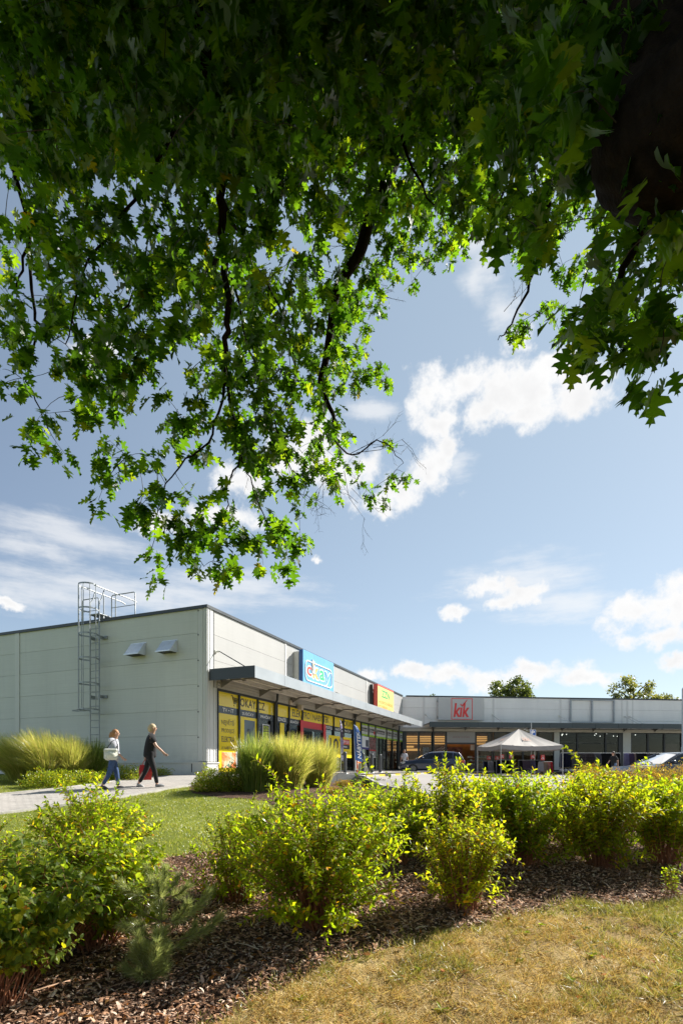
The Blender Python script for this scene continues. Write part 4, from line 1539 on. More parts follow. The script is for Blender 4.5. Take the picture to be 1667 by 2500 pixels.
b0 = bollard()
for i, (px, lab) in enumerate(((842, 'dark bollard behind the purple flag, half in tall grass'), (886, 'dark bollard in front of the white A-frame board'),
                               (908, 'dark bollard standing before the red crowd poster'), (928, 'dark bollard standing before the glass door with green header'))):
    o = b0 if i == 0 else copy_tree(b0)
    x = okX(px, BP)
    p = ok_world(x, BP)
    o.location = (p[0], p[1], 1.045)
    o['label'] = lab


def feather_flag(px, py_base, py_top, p, cloth, lean, w, label, textmat=None, hook=0.35, half=False):
    x = okX(px, p)
    w0 = ok_world(x, p)
    zt = okZ(px, py_top, p)
    o = thing('feather_flag', label, 'flag', (w0[0], w0[1], 1.045), 0.0, None)
    fl = MB()
    n = 14
    L, Rr = [], []
    for k in range(n + 1):
        t = k / n
        z = 0.62 + (zt - 0.62) * t
        xl = lean * t * zt * 0.25
        ww = w * (1.0 if t < 0.55 else max(0.02, math.sqrt(max(0, 1 - ((t - 0.55) / 0.45) ** 1.6))))
        L.append((xl, 0.02 * math.sin(6 * t), z))
        Rr.append((xl + ww * 0.85, ww * (0.5 if not half else 0.2) + 0.07 * math.sin(7 * t), z - 0.10 * (1 - t)))
    for k in range(n):
        M0, M1 = [tuple((a + b) / 2 + (0.05 if j == 1 else 0) * math.sin(5 * k / n) for j, (a, b) in enumerate(zip(L[i], Rr[i]))) for i in (k, k + 1)]
        fl.add([L[k], M0, M1, L[k + 1]], [(0, 1, 2, 3)], 0, True)
        fl.add([M0, Rr[k], Rr[k + 1], M1], [(0, 1, 2, 3)], 0, True)
    fo = fl.build('cloth', [cloth], o)
    if textmat:
        def fn(a, b):
            t = 0.08 + 0.72 * a
            k = min(n - 1, int(t * n))
            f = t * n - k
            l = Vector(L[k]).lerp(Vector(L[k + 1]), f)
            r = Vector(Rr[k]).lerp(Vector(Rr[k + 1]), f)
            v = r.lerp(l, 0.15 + 0.6 * b)
            return (v.x, v.y - 0.05, v.z)
        m2 = MB()
        put_text(m2, 'NÁBYTEK', 0, 1, 0, 1, 0, 0, 0.02, fn)
        m2.build('lettering', [textmat], fo)
    pm = MB()
    pm.tube([(0, 0.0, 0.05), (0, 0, 0.62), (lean * 0.125 * zt, 0.0, 0.62 + (zt - 0.62) * 0.5), (lean * 0.25 * zt, 0, zt)], [0.022, 0.02, 0.016, 0.01], 8)
    pm.build('pole', [M_GALV], o)
    bm = MB()
    bm.box(-0.25, 0.25, -0.25, 0.25, 0.0, 0.06, 0, 0.01)
    bm.build('base_plate', [M_CONC], o)
    return o


M_FPUR = photomat('flag_purple', [(0.44, (0.05, 0.03, 0.10)), (0.5, (0.62, 0.60, 0.66)), (0.56, (0.35, 0.28, 0.55))], 3.0)
M_FBLU = photomat('flag_blue', [(0.3, (0.015, 0.04, 0.16)), (0.6, (0.03, 0.11, 0.33)), (0.75, (0.10, 0.25, 0.50))], 1.2, 0.3)
feather_flag(832, 1886, 1757, 3.6, M_FPUR, -0.06, 0.14, 'narrow purple and white feather flag seen edge on', half=True)
feather_flag(866, 1893, 1768, 3.5, M_FBLU, -0.10, 0.42, 'blue feather flag with white upright letters', M_INKW)
x = okX(884.5, 2.2)
w0 = ok_world(x, 2.2)
ab = thing('a_frame_board', 'white A-frame board with orange rail beside the bollard', 'board', (w0[0], w0[1], 1.045), OK_ANG - R(50))
mb = MB()
mb.prism([(-0.28, 0.0), (-0.25, 0.0), (0.015, 0.85), (-0.015, 0.85)], 'y', -0.28, 0.28, 0)
mb.build('board', [pmat('board_pale_blue', (0.55, 0.68, 0.70), 0.5)], ab)
mb = MB()
mb.prism([(0.28, 0.0), (0.25, 0.0), (-0.005, 0.84), (0.02, 0.84)], 'y', -0.28, 0.28, 0)
mb.build('board', [pmat('board_white', (0.7, 0.7, 0.68), 0.5)], ab)
mb = MB()
mb.box(-0.035, 0.035, -0.29, 0.29, 0.84, 0.90, 0)
mb.build('top_rail', [pmat('board_blue', (0.05, 0.3, 0.6), 0.5)], ab)
x = okX(878, 2.4)
w0 = ok_world(x, 2.4)
st = thing('display_stand', 'white display stand with orange bar beside the blue flag', 'stand', (w0[0], w0[1], 1.045), OK_ANG)
mb = MB()
mb.box(-0.42, -0.36, -0.03, 0.03, 0.0, 1.0, 0)
mb.build('upright', [pmat('stand_red', (0.55, 0.12, 0.05), 0.5)], st)
mb = MB()
mb.box(0.36, 0.42, -0.03, 0.03, 0.0, 0.9, 0)
mb.build('upright', [M_INKW], st)
mb = MB()
mb.box(-0.358, 0.358, -0.02, 0.02, 0.50, 0.56, 0)
mb.build('crossbar', [M_SORG], st)

# ------------------------------------------------------------------ parking sign and lamp post
def parkz(x, y):
    return float(park_z(x, y))


x, y = (1296.5 - CX) / F * 38.5, 38.5
ps = thing('parking_sign', 'blue parking sign P on a grey post behind the tent', 'sign', (x, y, parkz(x, y)), 0)
mb = MB()
zt = (HY - 1765) / F * y + CZ - parkz(x, y)
mb.tube([(0, 0, 0), (0, 0, zt)], 0.035, 10)
mb.tube([(0, 0, zt - 0.35), (-0.15, 0, zt - 0.52), (-0.30, 0, zt - 0.56), (-0.52, 0, zt - 0.46)], 0.018, 6)
mb.build('post', [M_GALV], ps)
za, zb = (HY - 1797.5) / F * y + CZ - parkz(x, y), (HY - 1782) / F * y + CZ - parkz(x, y)
mb = MB()
mb.box(-0.12, 0.32, -0.06, -0.045, za, zb, 0)
pn = mb.build('sign_plate', [pmat('plate_white', (0.75, 0.76, 0.78), 0.4)], ps)
mb = MB()
mb.box(-0.09, 0.29, -0.064, -0.061, za + 0.03, zb - 0.03, 0)
mb.build('panel', [pmat('plate_blue', (0.02, 0.10, 0.40), 0.4)], pn)
mb = MB()
put_text(mb, 'P', -0.02, 0.22, za + 0.08, zb - 0.07, -0.068, 0, 0.03)
mb.build('lettering', [M_INKW], pn)

x, y = (1666 - CX) / F * 30.0, 30.0
lp = thing('lamp_post', 'pale slim lamp post at the car park edge', 'lamp post', (x, y, parkz(x, y)), 0)
mb = MB()
mb.tube([(0, 0, 0.0), (0, 0, 1.9), (0, 0, 1.92), (0, 0, 5.2)], [0.075, 0.075, 0.05, 0.04], 12)
mb.build('post', [pmat('lamp_post_grey', (0.42, 0.45, 0.47), 0.5, var=0.08)], lp)
mb = MB()
mb.lathe([(0.0, 0.02), (0.14, 0.02), (0.14, 0.0)], n=14)
mb.build('base_plate', [M_GALV], lp)
mb = MB()
mb.tube([(0, 0, 5.2), (0.15, 0, 5.38), (0.6, 0, 5.42)], 0.03, 8)
mb.box(0.5, 1.0, -0.1, 0.1, 5.38, 5.46, 0, 0.02)
mb.build('lamp_head', [M_TRIMG], lp)

# ------------------------------------------------------------------ sales tent
TG = parkz(12.6, 37.5)
tent = thing('gazebo_tent', 'beige pavilion tent with faded red print on the car park', 'tent', (0, 0, 0))
FL, FR, BL = Vector((10.68, 35.7, 0)), Vector((15.2, 36.6, 0)), Vector((9.98, 39.1, 0))
BR = FR + BL - FL
ez = CZ + 1.49
pk = (FL + FR + BL + BR) / 4
M_TENT = pmat('tent_fabric', (0.46, 0.42, 0.38), 0.8, var=0.06, vscale=2, bump=0.15, bscale=8)


def tent_cover():
    mb = MB()
    cs = [FL, FR, BR, BL]
    n = 16
    for i in range(4):
        a, b = cs[i], cs[(i + 1) % 4]
        rows = []
        for j in range(n + 1):
            t = j / n
            row = []
            for k in range(n + 1):
                s = k / n
                e = a.lerp(b, s)
                p = e.lerp(pk, t)
                sag = 0.10 * math.sin(math.pi * s) * (1 - t) + 0.10 * math.sin(math.pi * t) * (0.4 + 0.6 * math.sin(math.pi * s))
                sag += 0.018 * math.sin(s * 23 + i * 2) * math.sin(math.pi * s) * (1 - t)
                row.append((p.x, p.y, ez + (2.70 - 1.49) * t - sag + (0.02 * math.sin(s * 40) if j == 0 else 0)))
            rows.append(row)
        for j in range(n):
            for k in range(n):
                mb.add([rows[j][k], rows[j][k + 1], rows[j + 1][k + 1], rows[j + 1][k]], [(0, 1, 2, 3)], 0, True)
    return mb.build('roof_cover', [M_TENT], tent)


tc_ = tent_cover()
M_VAL = pmat('tent_valance', (0.30, 0.28, 0.27), 0.8, var=0.08, vscale=3)
for a, b in ((FL, FR), (FR, BR), (BR, BL), (BL, FL)):
    mb = MB()
    n = 14
    t = (b - a).normalized()
    nr = Vector((t.y, -t.x, 0))
    for k in range(n):
        p, q = a.lerp(b, k / n) + nr * 0.02, a.lerp(b, (k + 1) / n) + nr * 0.02
        s0, s1_ = 0.10 * math.sin(math.pi * k / n), 0.10 * math.sin(math.pi * (k + 1) / n)
        w_ = 0.02 * math.sin(k * 2.1)
        mb.quad((p.x, p.y, ez - s0 - 0.28 + w_), (q.x, q.y, ez - s1_ - 0.28 - w_), (q.x, q.y, ez - s1_ + 0.01), (p.x, p.y, ez - s0 + 0.01))
    mb.build('valance', [M_VAL], tent)
for c in (FL, FR, BL, BR):
    mb = MB()
    mb.tube([(c.x, c.y, parkz(c.x, c.y)), (c.x, c.y, ez)], 0.03, 8)
    mb.box(c.x - 0.08, c.x + 0.08, c.y - 0.08, c.y + 0.08, parkz(c.x, c.y), parkz(c.x, c.y) + 0.02)
    mb.build('leg', [pmat('tent_leg', (0.5, 0.5, 0.48), 0.4, metal=0.3)], tent)
M_FADE = pmat('print_faded_red', (0.62, 0.40, 0.32), 0.8)


def slope_print(a, b, s0, s1, t0, t1, body):
    def fn(u, v):
        s, t = s0 + (s1 - s0) * u, t0 + (t1 - t0) * v
        p = a.lerp(b, s).lerp(pk, t)
        n = (b - a).cross(Vector((pk.x, pk.y, 1.21)) - (a + b) / 2)
        sag = 0.10 * math.sin(math.pi * s) * (1 - t) + 0.10 * math.sin(math.pi * t) * (0.4 + 0.6 * math.sin(math.pi * s))
        o = Vector((p.x, p.y, ez + 1.21 * t - sag)) + n.normalized() * 0.05
        return tuple(o)
    mb = MB()
    put_text(mb, body, 0, 1, 0, 1, 0, 0, 0.02, fn)
    mb.build('lettering', [M_FADE], tc_)


slope_print(FL, FR, 0.40, 0.62, 0.36, 0.58, 'kik')
slope_print(BL, FL, 0.40, 0.62, 0.40, 0.58, 'kik')

# ------------------------------------------------------------------ clothes rails with their garments
GM = {k: pmat('cloth_' + k, c, 0.9, var=0.12, vscale=6) for k, c in dict(black=(0.012, 0.012, 0.014), navy=(0.02, 0.025, 0.06), grey=(0.16, 0.16, 0.18), white=(0.55, 0.55, 0.58), mauve=(0.22, 0.17, 0.24),
          plum=(0.09, 0.06, 0.12), pink=(0.40, 0.20, 0.20), sand=(0.35, 0.27, 0.22), red=(0.40, 0.04, 0.05), lilac=(0.25, 0.24, 0.38)).items()}
GM['dots'] = photomat('cloth_dots', [(0.5, (0.012, 0.012, 0.014)), (0.58, (0.4, 0.35, 0.36))], 16)


def garment_mesh(key, drop, wid):
    """shirt or dress on a hanger, seen along the rail: shoulders, tapering sleeves and a rippled hem"""
    mb = MB()
    n = 6
    for side in (-1, 1):
        rows = []
        for j in range(n + 1):
            t = j / n
            z = -0.06 - drop * t
            half = wid * (0.30 + 0.20 * min(1, t * 4)) * (1 - 0.06 * math.sin(t * 3))
            row = []
            for k in range(5):
                u = -1 + 2 * k / 4
                row.append((side * (0.022 + 0.012 * math.sin(3 * u + 5 * t)), half * u, z + 0.05 * (1 - abs(u)) * (1 - t) * 0.8))
            rows.append(row)
        for j in range(n):
            for k in range(4):
                mb.add([rows[j][k], rows[j][k + 1], rows[j + 1][k + 1], rows[j + 1][k]], [(0, 1, 2, 3) if side > 0 else (0, 3, 2, 1)], 0, True)
    mb.tube([(0, 0, 0.0), (0, 0.01, -0.04), (0, 0, -0.06)], 0.006, 5, 1)
    return mb, key, drop


def garment(key, drop, wid):
    mb, _, _ = garment_mesh(key, drop, wid)
    o = mb.build('garment', [GM[key], M_GALV])
    sc.collection.objects.unlink(o)
    return o.data


GDATA = {}


def clothes_rail(a, b, h, label, garlabel, group, runs, drop=0.75, wid=0.46, signs=()):
    """rail from a to b, h above the ground; runs = [(from, to, colour)] in fractions of its length"""
    a, b = Vector((*a, 0)), Vector((*b, 0))
    mid = (a + b) / 2
    g = float(land_all(mid.x, mid.y)) if not in_poly([mid.x], [mid.y], KIKPAVE)[0] else 0.98
    t = (b - a)
    L = t.length
    ang = math.atan2(t.y, t.x)
    o = thing('clothes_rail', label, 'clothes rail', (mid.x, mid.y, g), ang)
    mb = MB()
    mb.tube([(-L / 2, 0, h), (L / 2, 0, h)], 0.018, 8)
    mb.build('rail', [M_GALV], o)
    k = max(2, round(L / 1.6) + 1)
    for i in range(k):
        x = -L / 2 + L * i / (k - 1)
        m2 = MB()
        m2.tube([(x, 0, 0.05), (x, 0, h)], 0.016, 8)
        m2.box(x - 0.025, x + 0.025, -0.28, 0.28, 0.02, 0.06, 0)
        m2.build('upright', [M_GALV], o)
    for (f0, f1, key, dr) in runs:
        n = max(1, int((f1 - f0) * L / 0.085))
        for i in range(n):
            q = (key, dr, wid)
            if q not in GDATA:
                GDATA[q] = garment(key, dr, wid)
            x = -L / 2 + L * (f0 + (f1 - f0) * (i + 0.5) / n)
            go = bpy.data.objects.new('garment', GDATA[q])
            link(go)
            p = mid + t.normalized() * x
            go.location = (p.x, p.y, g + h + 0.012)
            go.rotation_euler = (0, 0, ang + random.uniform(-0.16, 0.16))
            cname = {'dots': 'black speckled'}.get(key, key)
            tag(go, garlabel % cname, 'garment', group % cname)
    for f in signs:
        p = mid + t.normalized() * (L * (f - 0.5))
        so = thing('price_card', 'small red percent card clipped on %s' % label.split(' with')[0], 'price card', (p.x, p.y, g + h), ang, 'red percent cards on the rails')
        m3 = MB()
        m3.tube([(0, 0, 0), (0, 0, 0.1)], 0.008, 5, 1)
        m3.box(-0.15, 0.15, -0.008, 0.008, 0.1, 0.38, 0)
        m3.build('card', [M_RED, M_GALV], so)
        m4 = MB()
        put_text(m4, '-%', -0.11, 0.11, 0.16, 0.33, -0.012, 0, 0.02)
        m4.build('lettering', [M_INKW], so)


clothes_rail((10.25, 38.6), (11.5, 38.75), 1.02, 'short clothes rail under the left side of the tent', '%s garment on the short rail inside the tent', '%s garments on the short tent rail',
             [(0.0, 0.25, 'navy', 0.7), (0.3, 0.62, 'white', 0.7), (0.64, 1, 'black', 0.8)], signs=(0.35, 0.85))
clothes_rail((10.75, 37.0), (12.1, 37.15), 1.12, 'front clothes rail of black clothes under the tent', '%s garment on the front rail inside the tent', '%s garments on the front tent rail',
             [(0.0, 0.62, 'black', 0.85), (0.64, 0.82, 'plum', 0.8), (0.84, 1.0, 'pink', 0.6)], signs=(0.3, 0.8))
clothes_rail((12.5, 37.6), (14.4, 37.9), 1.12, 'middle clothes rail of mauve clothes under the tent', '%s garment on the middle rail inside the tent', '%s garments on the middle tent rail',
             [(0.02, 0.12, 'black', 0.7), (0.13, 0.42, 'mauve', 0.6), (0.43, 0.62, 'lilac', 0.6), (0.63, 0.97, 'black', 0.7)], signs=(0.55, 0.95))
clothes_rail((13.75, 37.15), (14.75, 37.3), 1.02, 'right clothes rail of mixed clothes under the tent', '%s garment on the right rail inside the tent', '%s garments on the right tent rail',
             [(0.0, 0.28, 'white', 0.6), (0.3, 0.62, 'sand', 0.7), (0.64, 0.84, 'pink', 0.75), (0.86, 1.0, 'red', 0.7)], signs=(0.3,))
ka, kb_ = kik_world(kX(1368, 4.3), 4.3), kik_world(kX(1514, 4.3), 4.3)
clothes_rail(ka, kb_, 1.46, 'long clothes rail before the dark shop windows right of the tent', '%s garment on the long rail before the dark windows', '%s garments on the long window rail',
             [(0.0, 0.16, 'navy', 1.05), (0.17, 0.26, 'grey', 1.05), (0.27, 0.55, 'dots', 1.15), (0.56, 0.66, 'grey', 1.05), (0.67, 0.98, 'black', 1.1)])
ka, kb_ = kik_world(kX(1521, 4.4), 4.4), kik_world(kX(1640, 4.4), 4.4)
clothes_rail(ka, kb_, 1.46, 'long clothes rail behind the right hand car', '%s garment on the long rail behind the hooded car', '%s garments on the rail behind the car',
             [(0.02, 0.10, 'lilac', 1.0), (0.11, 0.20, 'plum', 1.0), (0.21, 0.24, 'sand', 1.0), (0.25, 0.45, 'black', 1.0), (0.46, 0.56, 'dots', 1.0), (0.57, 0.98, 'black', 1.0)])
# white parcels on the ground under the long rail
pa = kik_world(kX(1372, 4.2), 4.2)
for k in range(5):
    p = kik_world(kX(1370 + 11 * k, 4.2), 4.2)
    mb = MB()
    mb.ball((0, 0, 0.13), (0.17, 0.14, 0.13), 8)
    mb.ball((0.12, 0.03, 0.10), (0.11, 0.1, 0.1), 8)
    o = mb.build('white_bundle', [GM['white']])
    o.location = (p[0], p[1], 0.965)
    o.rotation_euler = (0, 0, k * 1.1)
    tag(o, 'white bundle lying under the long rail right of the tent', 'bundle', 'white bundles under the long rail')

# ------------------------------------------------------------------ cars
M_TYRE = pmat('tyre_rubber', (0.02, 0.02, 0.02), 0.8, var=0.2)
M_RIM = pmat('wheel_rim', (0.16, 0.16, 0.165), 0.4, metal=0.6, var=0.5, vscale=9)
M_CGL = glassmat('car_glass', (0.30, 0.34, 0.34), 1.3)
M_LAMP = pmat('lamp_lens', (0.6, 0.62, 0.64), 0.12, spec=0.8)
M_TAIL = pmat('tail_lens', (0.42, 0.05, 0.04), 0.2)


def carpaint(name, col):
    m = bpy.data.materials.new(name)
    m.use_nodes = True
    t = NT(m.node_tree)
    tc = t.n('ShaderNodeTexCoord').outputs['Object']
    n = t.noise(tc, 2.0, 5, 0.6)
    c = t.ramp(n, [(0.3, tuple(x * 0.85 for x in col)), (0.7, tuple(x * 1.15 for x in col))])
    b = t.n('ShaderNodeBsdfPrincipled', ins={'Base Color': c, 'Roughness': 0.32, 'Metallic': 0.25, 'Coat Weight': 1.0, 'Coat Roughness': 0.05})
    t.n('ShaderNodeOutputMaterial', ins={'Surface': b})
    return m


def car(label, loc, rz, L, W, Ht, paint, prof):
    """prof: dict of the long profile; x runs from the nose (0) to the tail (L)"""
    o = thing('parked_car', label, 'car', loc, rz)
    hood, cowl, roof0, roof1, tailt, zb = prof['hood'], prof['cowl'], prof['roof0'], prof['roof1'], prof['tail'], prof['belt']
    # body tub: sections along x of (half width, heights)
    st = [(0.0, 0.36, 0.42, 0.62, 0.80), (0.06, 0.30, 0.50, 0.66, 0.90), (0.30, 0.26, 0.60, hood - 0.03, 0.96), (0.75, 0.24, 0.64, hood, 0.99), (cowl, 0.22, 0.66, zb, 1.0),
          (cowl + 0.9, 0.22, 0.66, zb + 0.015, 1.0), (L * 0.72, 0.22, 0.66, zb + 0.03, 1.0), (L - 0.45, 0.24, 0.66, zb + 0.04, 0.985), (L - 0.10, 0.30, 0.62, tailt, 0.94), (L, 0.38, 0.56, tailt - 0.12, 0.86)]
    mb = MB()
    rows = []
    for (x, z0, zm, z1, wf) in st:
        h = W / 2 * wf
        half = [(h * 0.92, z0), (h * 1.0, z0 + 0.10), (h * 1.01, zm), (h * 0.97, z1 - 0.06), (h * 0.90, z1), (h * 0.45, z1 + 0.025), (0, z1 + 0.035)]
        row = [(L / 2 - x, y, z) for y, z in half] + [(L / 2 - x, -y, z) for y, z in half[-2::-1]]
        rows.append(row)
    n = len(rows[0])
    for r0, r1 in zip(rows[:-1], rows[1:]):
        for k in range(n - 1):
            mb.add([r0[k], r1[k], r1[k + 1], r0[k + 1]], [(0, 1, 2, 3)], 0, True)
        mb.add([r0[0], r0[-1], r1[-1], r1[0]], [(0, 1, 2, 3)], 1)
    mb.add(rows[0], [tuple(range(n))], 0)
    mb.add(rows[-1], [tuple(range(n))[::-1]], 0)
    body = mb.build('body', [paint, M_TYRE], o)
    wb, wr = W / 2 * 0.90, W / 2 * 0.70

    def X(x):
        return L / 2 - x
    # roof and pillars
    mb = MB()
    rr_ = []
    for x, dz in ((roof0, -0.05), (roof0 + 0.25, 0.0), ((roof0 + roof1) / 2, 0.03), (roof1 - 0.2, 0.0), (roof1, -0.06)):
        rr_.append([(X(x), wr * f, Ht + dz - d) for f, d in ((1.06, 0.10), (1.0, 0.035), (0.8, 0.0), (0, -0.02 * 0), (-0.8, 0.0), (-1.0, 0.035), (-1.06, 0.10))])
    for r0, r1 in zip(rr_[:-1], rr_[1:]):
        for k in range(6):
            mb.add([r0[k], r1[k], r1[k + 1], r0[k + 1]], [(0, 3, 2, 1)], 0, True)
    mb.build('roof', [paint], o)
    zr = Ht - 0.10
    bl = prof.get('base_r', L - 0.25)
    for s in (1, -1):
        mid = cowl + 0.55 * (bl - cowl)
        mr = roof0 + 0.45 * (roof1 - roof0)
        for (xb, xt, r_) in ((cowl - 0.05, roof0, 0.045), (mid, mr, 0.045), (bl, roof1, 0.08)):
            mb = MB()
            mb.tube([(X(xb), s * wb, zb - 0.02), (X((xb + xt) / 2), s * (wb + wr * 1.06) / 2 * 1.015, (zb + zr) / 2 + 0.02), (X(xt), s * wr * 1.05, zr + 0.02)], r_, 8)
            mb.build('pillar', [paint], o)
        if prof.get('wagon'):
            xb = mid + 0.52 * (bl - mid)
            mb = MB()
            mb.tube([(X(xb), s * wb, zb), (X(xb), s * wr * 1.05, zr + 0.02)], 0.045, 8)
            mb.build('pillar', [paint], o)
        cuts = [(cowl, mid, roof0, mr), (mid, bl, mr, roof1)]
        for (b0_, b1_, t0_, t1_) in cuts:
            g = MB()
            g.add([(X(b0_ + 0.03), s * wb * 1.0, zb + 0.01), (X(b1_ - 0.03), s * wb * 1.0, zb + 0.02), (X(t1_ - 0.03), s * wr * 1.05, zr), (X(t0_ + 0.03), s * wr * 1.05, zr)],
                  [(0, 1, 2, 3) if s > 0 else (3, 2, 1, 0)], 0)
            g.build('side_window', [M_CGL], o)
    g = MB()
    g.add([(X(cowl - 0.08), wb * 0.96, zb + 0.01), (X(cowl - 0.16), 0, zb + 0.03), (X(cowl - 0.08), -wb * 0.96, zb + 0.01), (X(roof0), -wr, Ht - 0.09), (X(roof0 - 0.05), 0, Ht - 0.05), (X(roof0), wr, Ht - 0.09)],
          [(0, 1, 4, 5), (1, 2, 3, 4)], 0)
    g.build('windscreen', [M_CGL], o)
    g = MB()
    g.add([(X(bl + 0.03), wb * 0.93, zb + 0.02), (X(bl + 0.06), -wb * 0.0, zb + 0.02), (X(bl + 0.03), -wb * 0.93, zb + 0.02), (X(roof1), -wr, Ht - 0.1), (X(roof1 + 0.03), 0, Ht - 0.06), (X(roof1), wr, Ht - 0.1)],
          [(5, 4, 1, 0), (4, 3, 2, 1)], 0)
    g.build('rear_window', [M_CGL], o)
    mb = MB()                   # dark cabin: seats and dash
    mb.box(X(bl - 0.1), X(cowl), -wb * 0.9, wb * 0.9, 0.45, zb - 0.04, 0)
    for x in (cowl + 0.95, cowl + 1.75):
        for y in (-0.36, 0.36):
            mb.box(X(x) - 0.09, X(x) + 0.05, y - 0.2, y + 0.2, zb - 0.05, zb + 0.22, 0, 0.04)
            mb.box(X(x) - 0.08, X(x) + 0.02, y - 0.1, y + 0.1, zb + 0.24, zb + 0.40, 0, 0.03)
    mb.tube([(X(cowl + 0.42), 0.36 + 0.18 * math.cos(R(30 * k)), zb + 0.02 + 0.18 * math.sin(R(30 * k))) for k in range(13)], 0.015, 6)
    mb.build('cabin', [pmat('cabin_dark', (0.03, 0.03, 0.032), 0.7)], o)
    for s in (1, -1):
        mb = MB()
        mb.add([(X(0.03), s * W / 2 * 0.55, 0.58), (X(0.10), s * W / 2 * 0.90, 0.60), (X(0.32), s * W / 2 * 0.965, 0.68), (X(0.30), s * W / 2 * 0.93, 0.78 * 0 + hood - 0.05), (X(0.12), s * W / 2 * 0.60, hood - 0.10)],
               [(0, 1, 2, 3, 4) if s > 0 else (4, 3, 2, 1, 0)], 0)
        mb.v = [(x + 0.02, y + 0.012 * s, z) for x, y, z in mb.v]
        mb.build('headlight', [M_LAMP], o)
        mb = MB()
        mb.box(X(L - 0.06), X(L - 0.32), min(s * W / 2 * 0.90, s * W / 2 * 0.965), max(s * W / 2 * 0.90, s * W / 2 * 0.965), tailt - 0.26, tailt - 0.04, 0, 0.02)
        mb.build('tail_light', [M_TAIL], o)
        mb = MB()
        mb.ball((X(cowl + 0.28), s * (W / 2 + 0.10), zb + 0.09), (0.09, 0.11, 0.075), 10)
        mb.tube([(X(cowl + 0.28), s * wb, zb + 0.02), (X(cowl + 0.28), s * (W / 2 + 0.05), zb + 0.07)], 0.025, 6)
        mb.build('mirror', [paint], o)
        mb = MB()
        for x in (cowl + 1.15, cowl + 2.05):
            mb.box(X(x + 0.09), X(x - 0.09), s * W / 2 * 1.0 - 0.02, s * W / 2 * 1.0 + 0.03, zb - 0.15, zb - 0.12, 0)
        mb.build('door_handle', [paint], o)
        for x in (prof['wf'], prof['wr']):
            mb = MB()
            mb.tube([(X(x), s * (W / 2 - 0.2), 0.31), (X(x), s * (W / 2 + 0.012), 0.31)], 0.315, 22)
            wh = mb.build('wheel', [M_TYRE], o)
            mb = MB()
            mb.tube([(X(x), s * (W / 2 + 0.008), 0.31), (X(x), s * (W / 2 + 0.02), 0.31)], 0.205, 18)
            mb.build('rim', [M_RIM], wh)
    for (x, nm, w_) in ((0.01, 'bumper', 0.80), (L - 0.02, 'bumper', 0.84)):
        mb = MB()
        mb.box(X(x) - 0.06, X(x) + 0.06, -W / 2 * w_, W / 2 * w_, 0.34, 0.52, 0, 0.03)
        mb.build(nm, [paint], o)
    mb = MB()
    mb.box(X(0.0) + 0.055, X(0.0) + 0.068, -0.26, 0.26, 0.38, 0.49, 0)
    mb.build('number_plate', [M_INKW], o)
    mb = MB()
    for s in (1, -1):
        mb.tube([(X(cowl - 0.13), s * 0.12 + 0.25, zb + 0.05), (X(cowl + 0.05), s * 0.12 - 0.2, zb + 0.12)], 0.012, 5)
    mb.build('wipers', [M_TYRE], o)
    return o


d1 = 35.4
x = (1053 - CX) / F * d1
c1 = car('dark blue estate car parked side on before the lit shop window', (x, d1, parkz(x, d1)), R(180 - 3), 4.2, 1.7, 1.42, carpaint('paint_navy', (0.022, 0.032, 0.075)),
         dict(hood=0.86, cowl=1.15, roof0=1.85, roof1=3.75, tail=0.92, belt=0.93, base_r=4.02, wagon=True, wf=0.80, wr=3.32))
mb = MB()
mb.box(-0.6, 0.75, -0.865, -0.855, 0.36, 0.50, 0)
d2 = 21.3
x = (1507 - CX) / F * d2 + 2.13
c2 = car('dark metallic blue car with sunlit hood behind the orange hedge', (x, d2 + 0.25, parkz(x, d2)), R(180 + 7), 4.4, 1.78, 1.44, carpaint('paint_slate', (0.03, 0.04, 0.065)),
         dict(hood=0.88, cowl=1.42, roof0=2.2, roof1=3.7, tail=0.95, belt=0.96, base_r=4.1, wf=0.85, wr=3.45))

# ------------------------------------------------------------------ people
def skin_mesh(name, verts, edges, radii, mat, parent, sub=2):
    me = bpy.data.meshes.new(name)
    me.from_pydata([tuple(v) for v in verts], edges, [])
    o = bpy.data.objects.new(name, me)
    link(o, parent)
    o.modifiers.new('skin', 'SKIN')
    if not me.skin_vertices:
        raise RuntimeError('no skin layer')
    for i, r in enumerate(radii):
        rr = r if isinstance(r, (tuple, list)) else (r, r)
        me.skin_vertices[0].data[i].radius = rr
    me.skin_vertices[0].data[0].use_root = True
    sm = o.modifiers.new('smooth', 'SUBSURF')
    sm.levels = sub
    sm.render_levels = sub
    me.materials.append(mat)
    o.modifiers['skin'].use_smooth_shade = True
    return o


M_SKIN = pmat('skin', (0.52, 0.30, 0.21), 0.5, var=0.05, vscale=8)


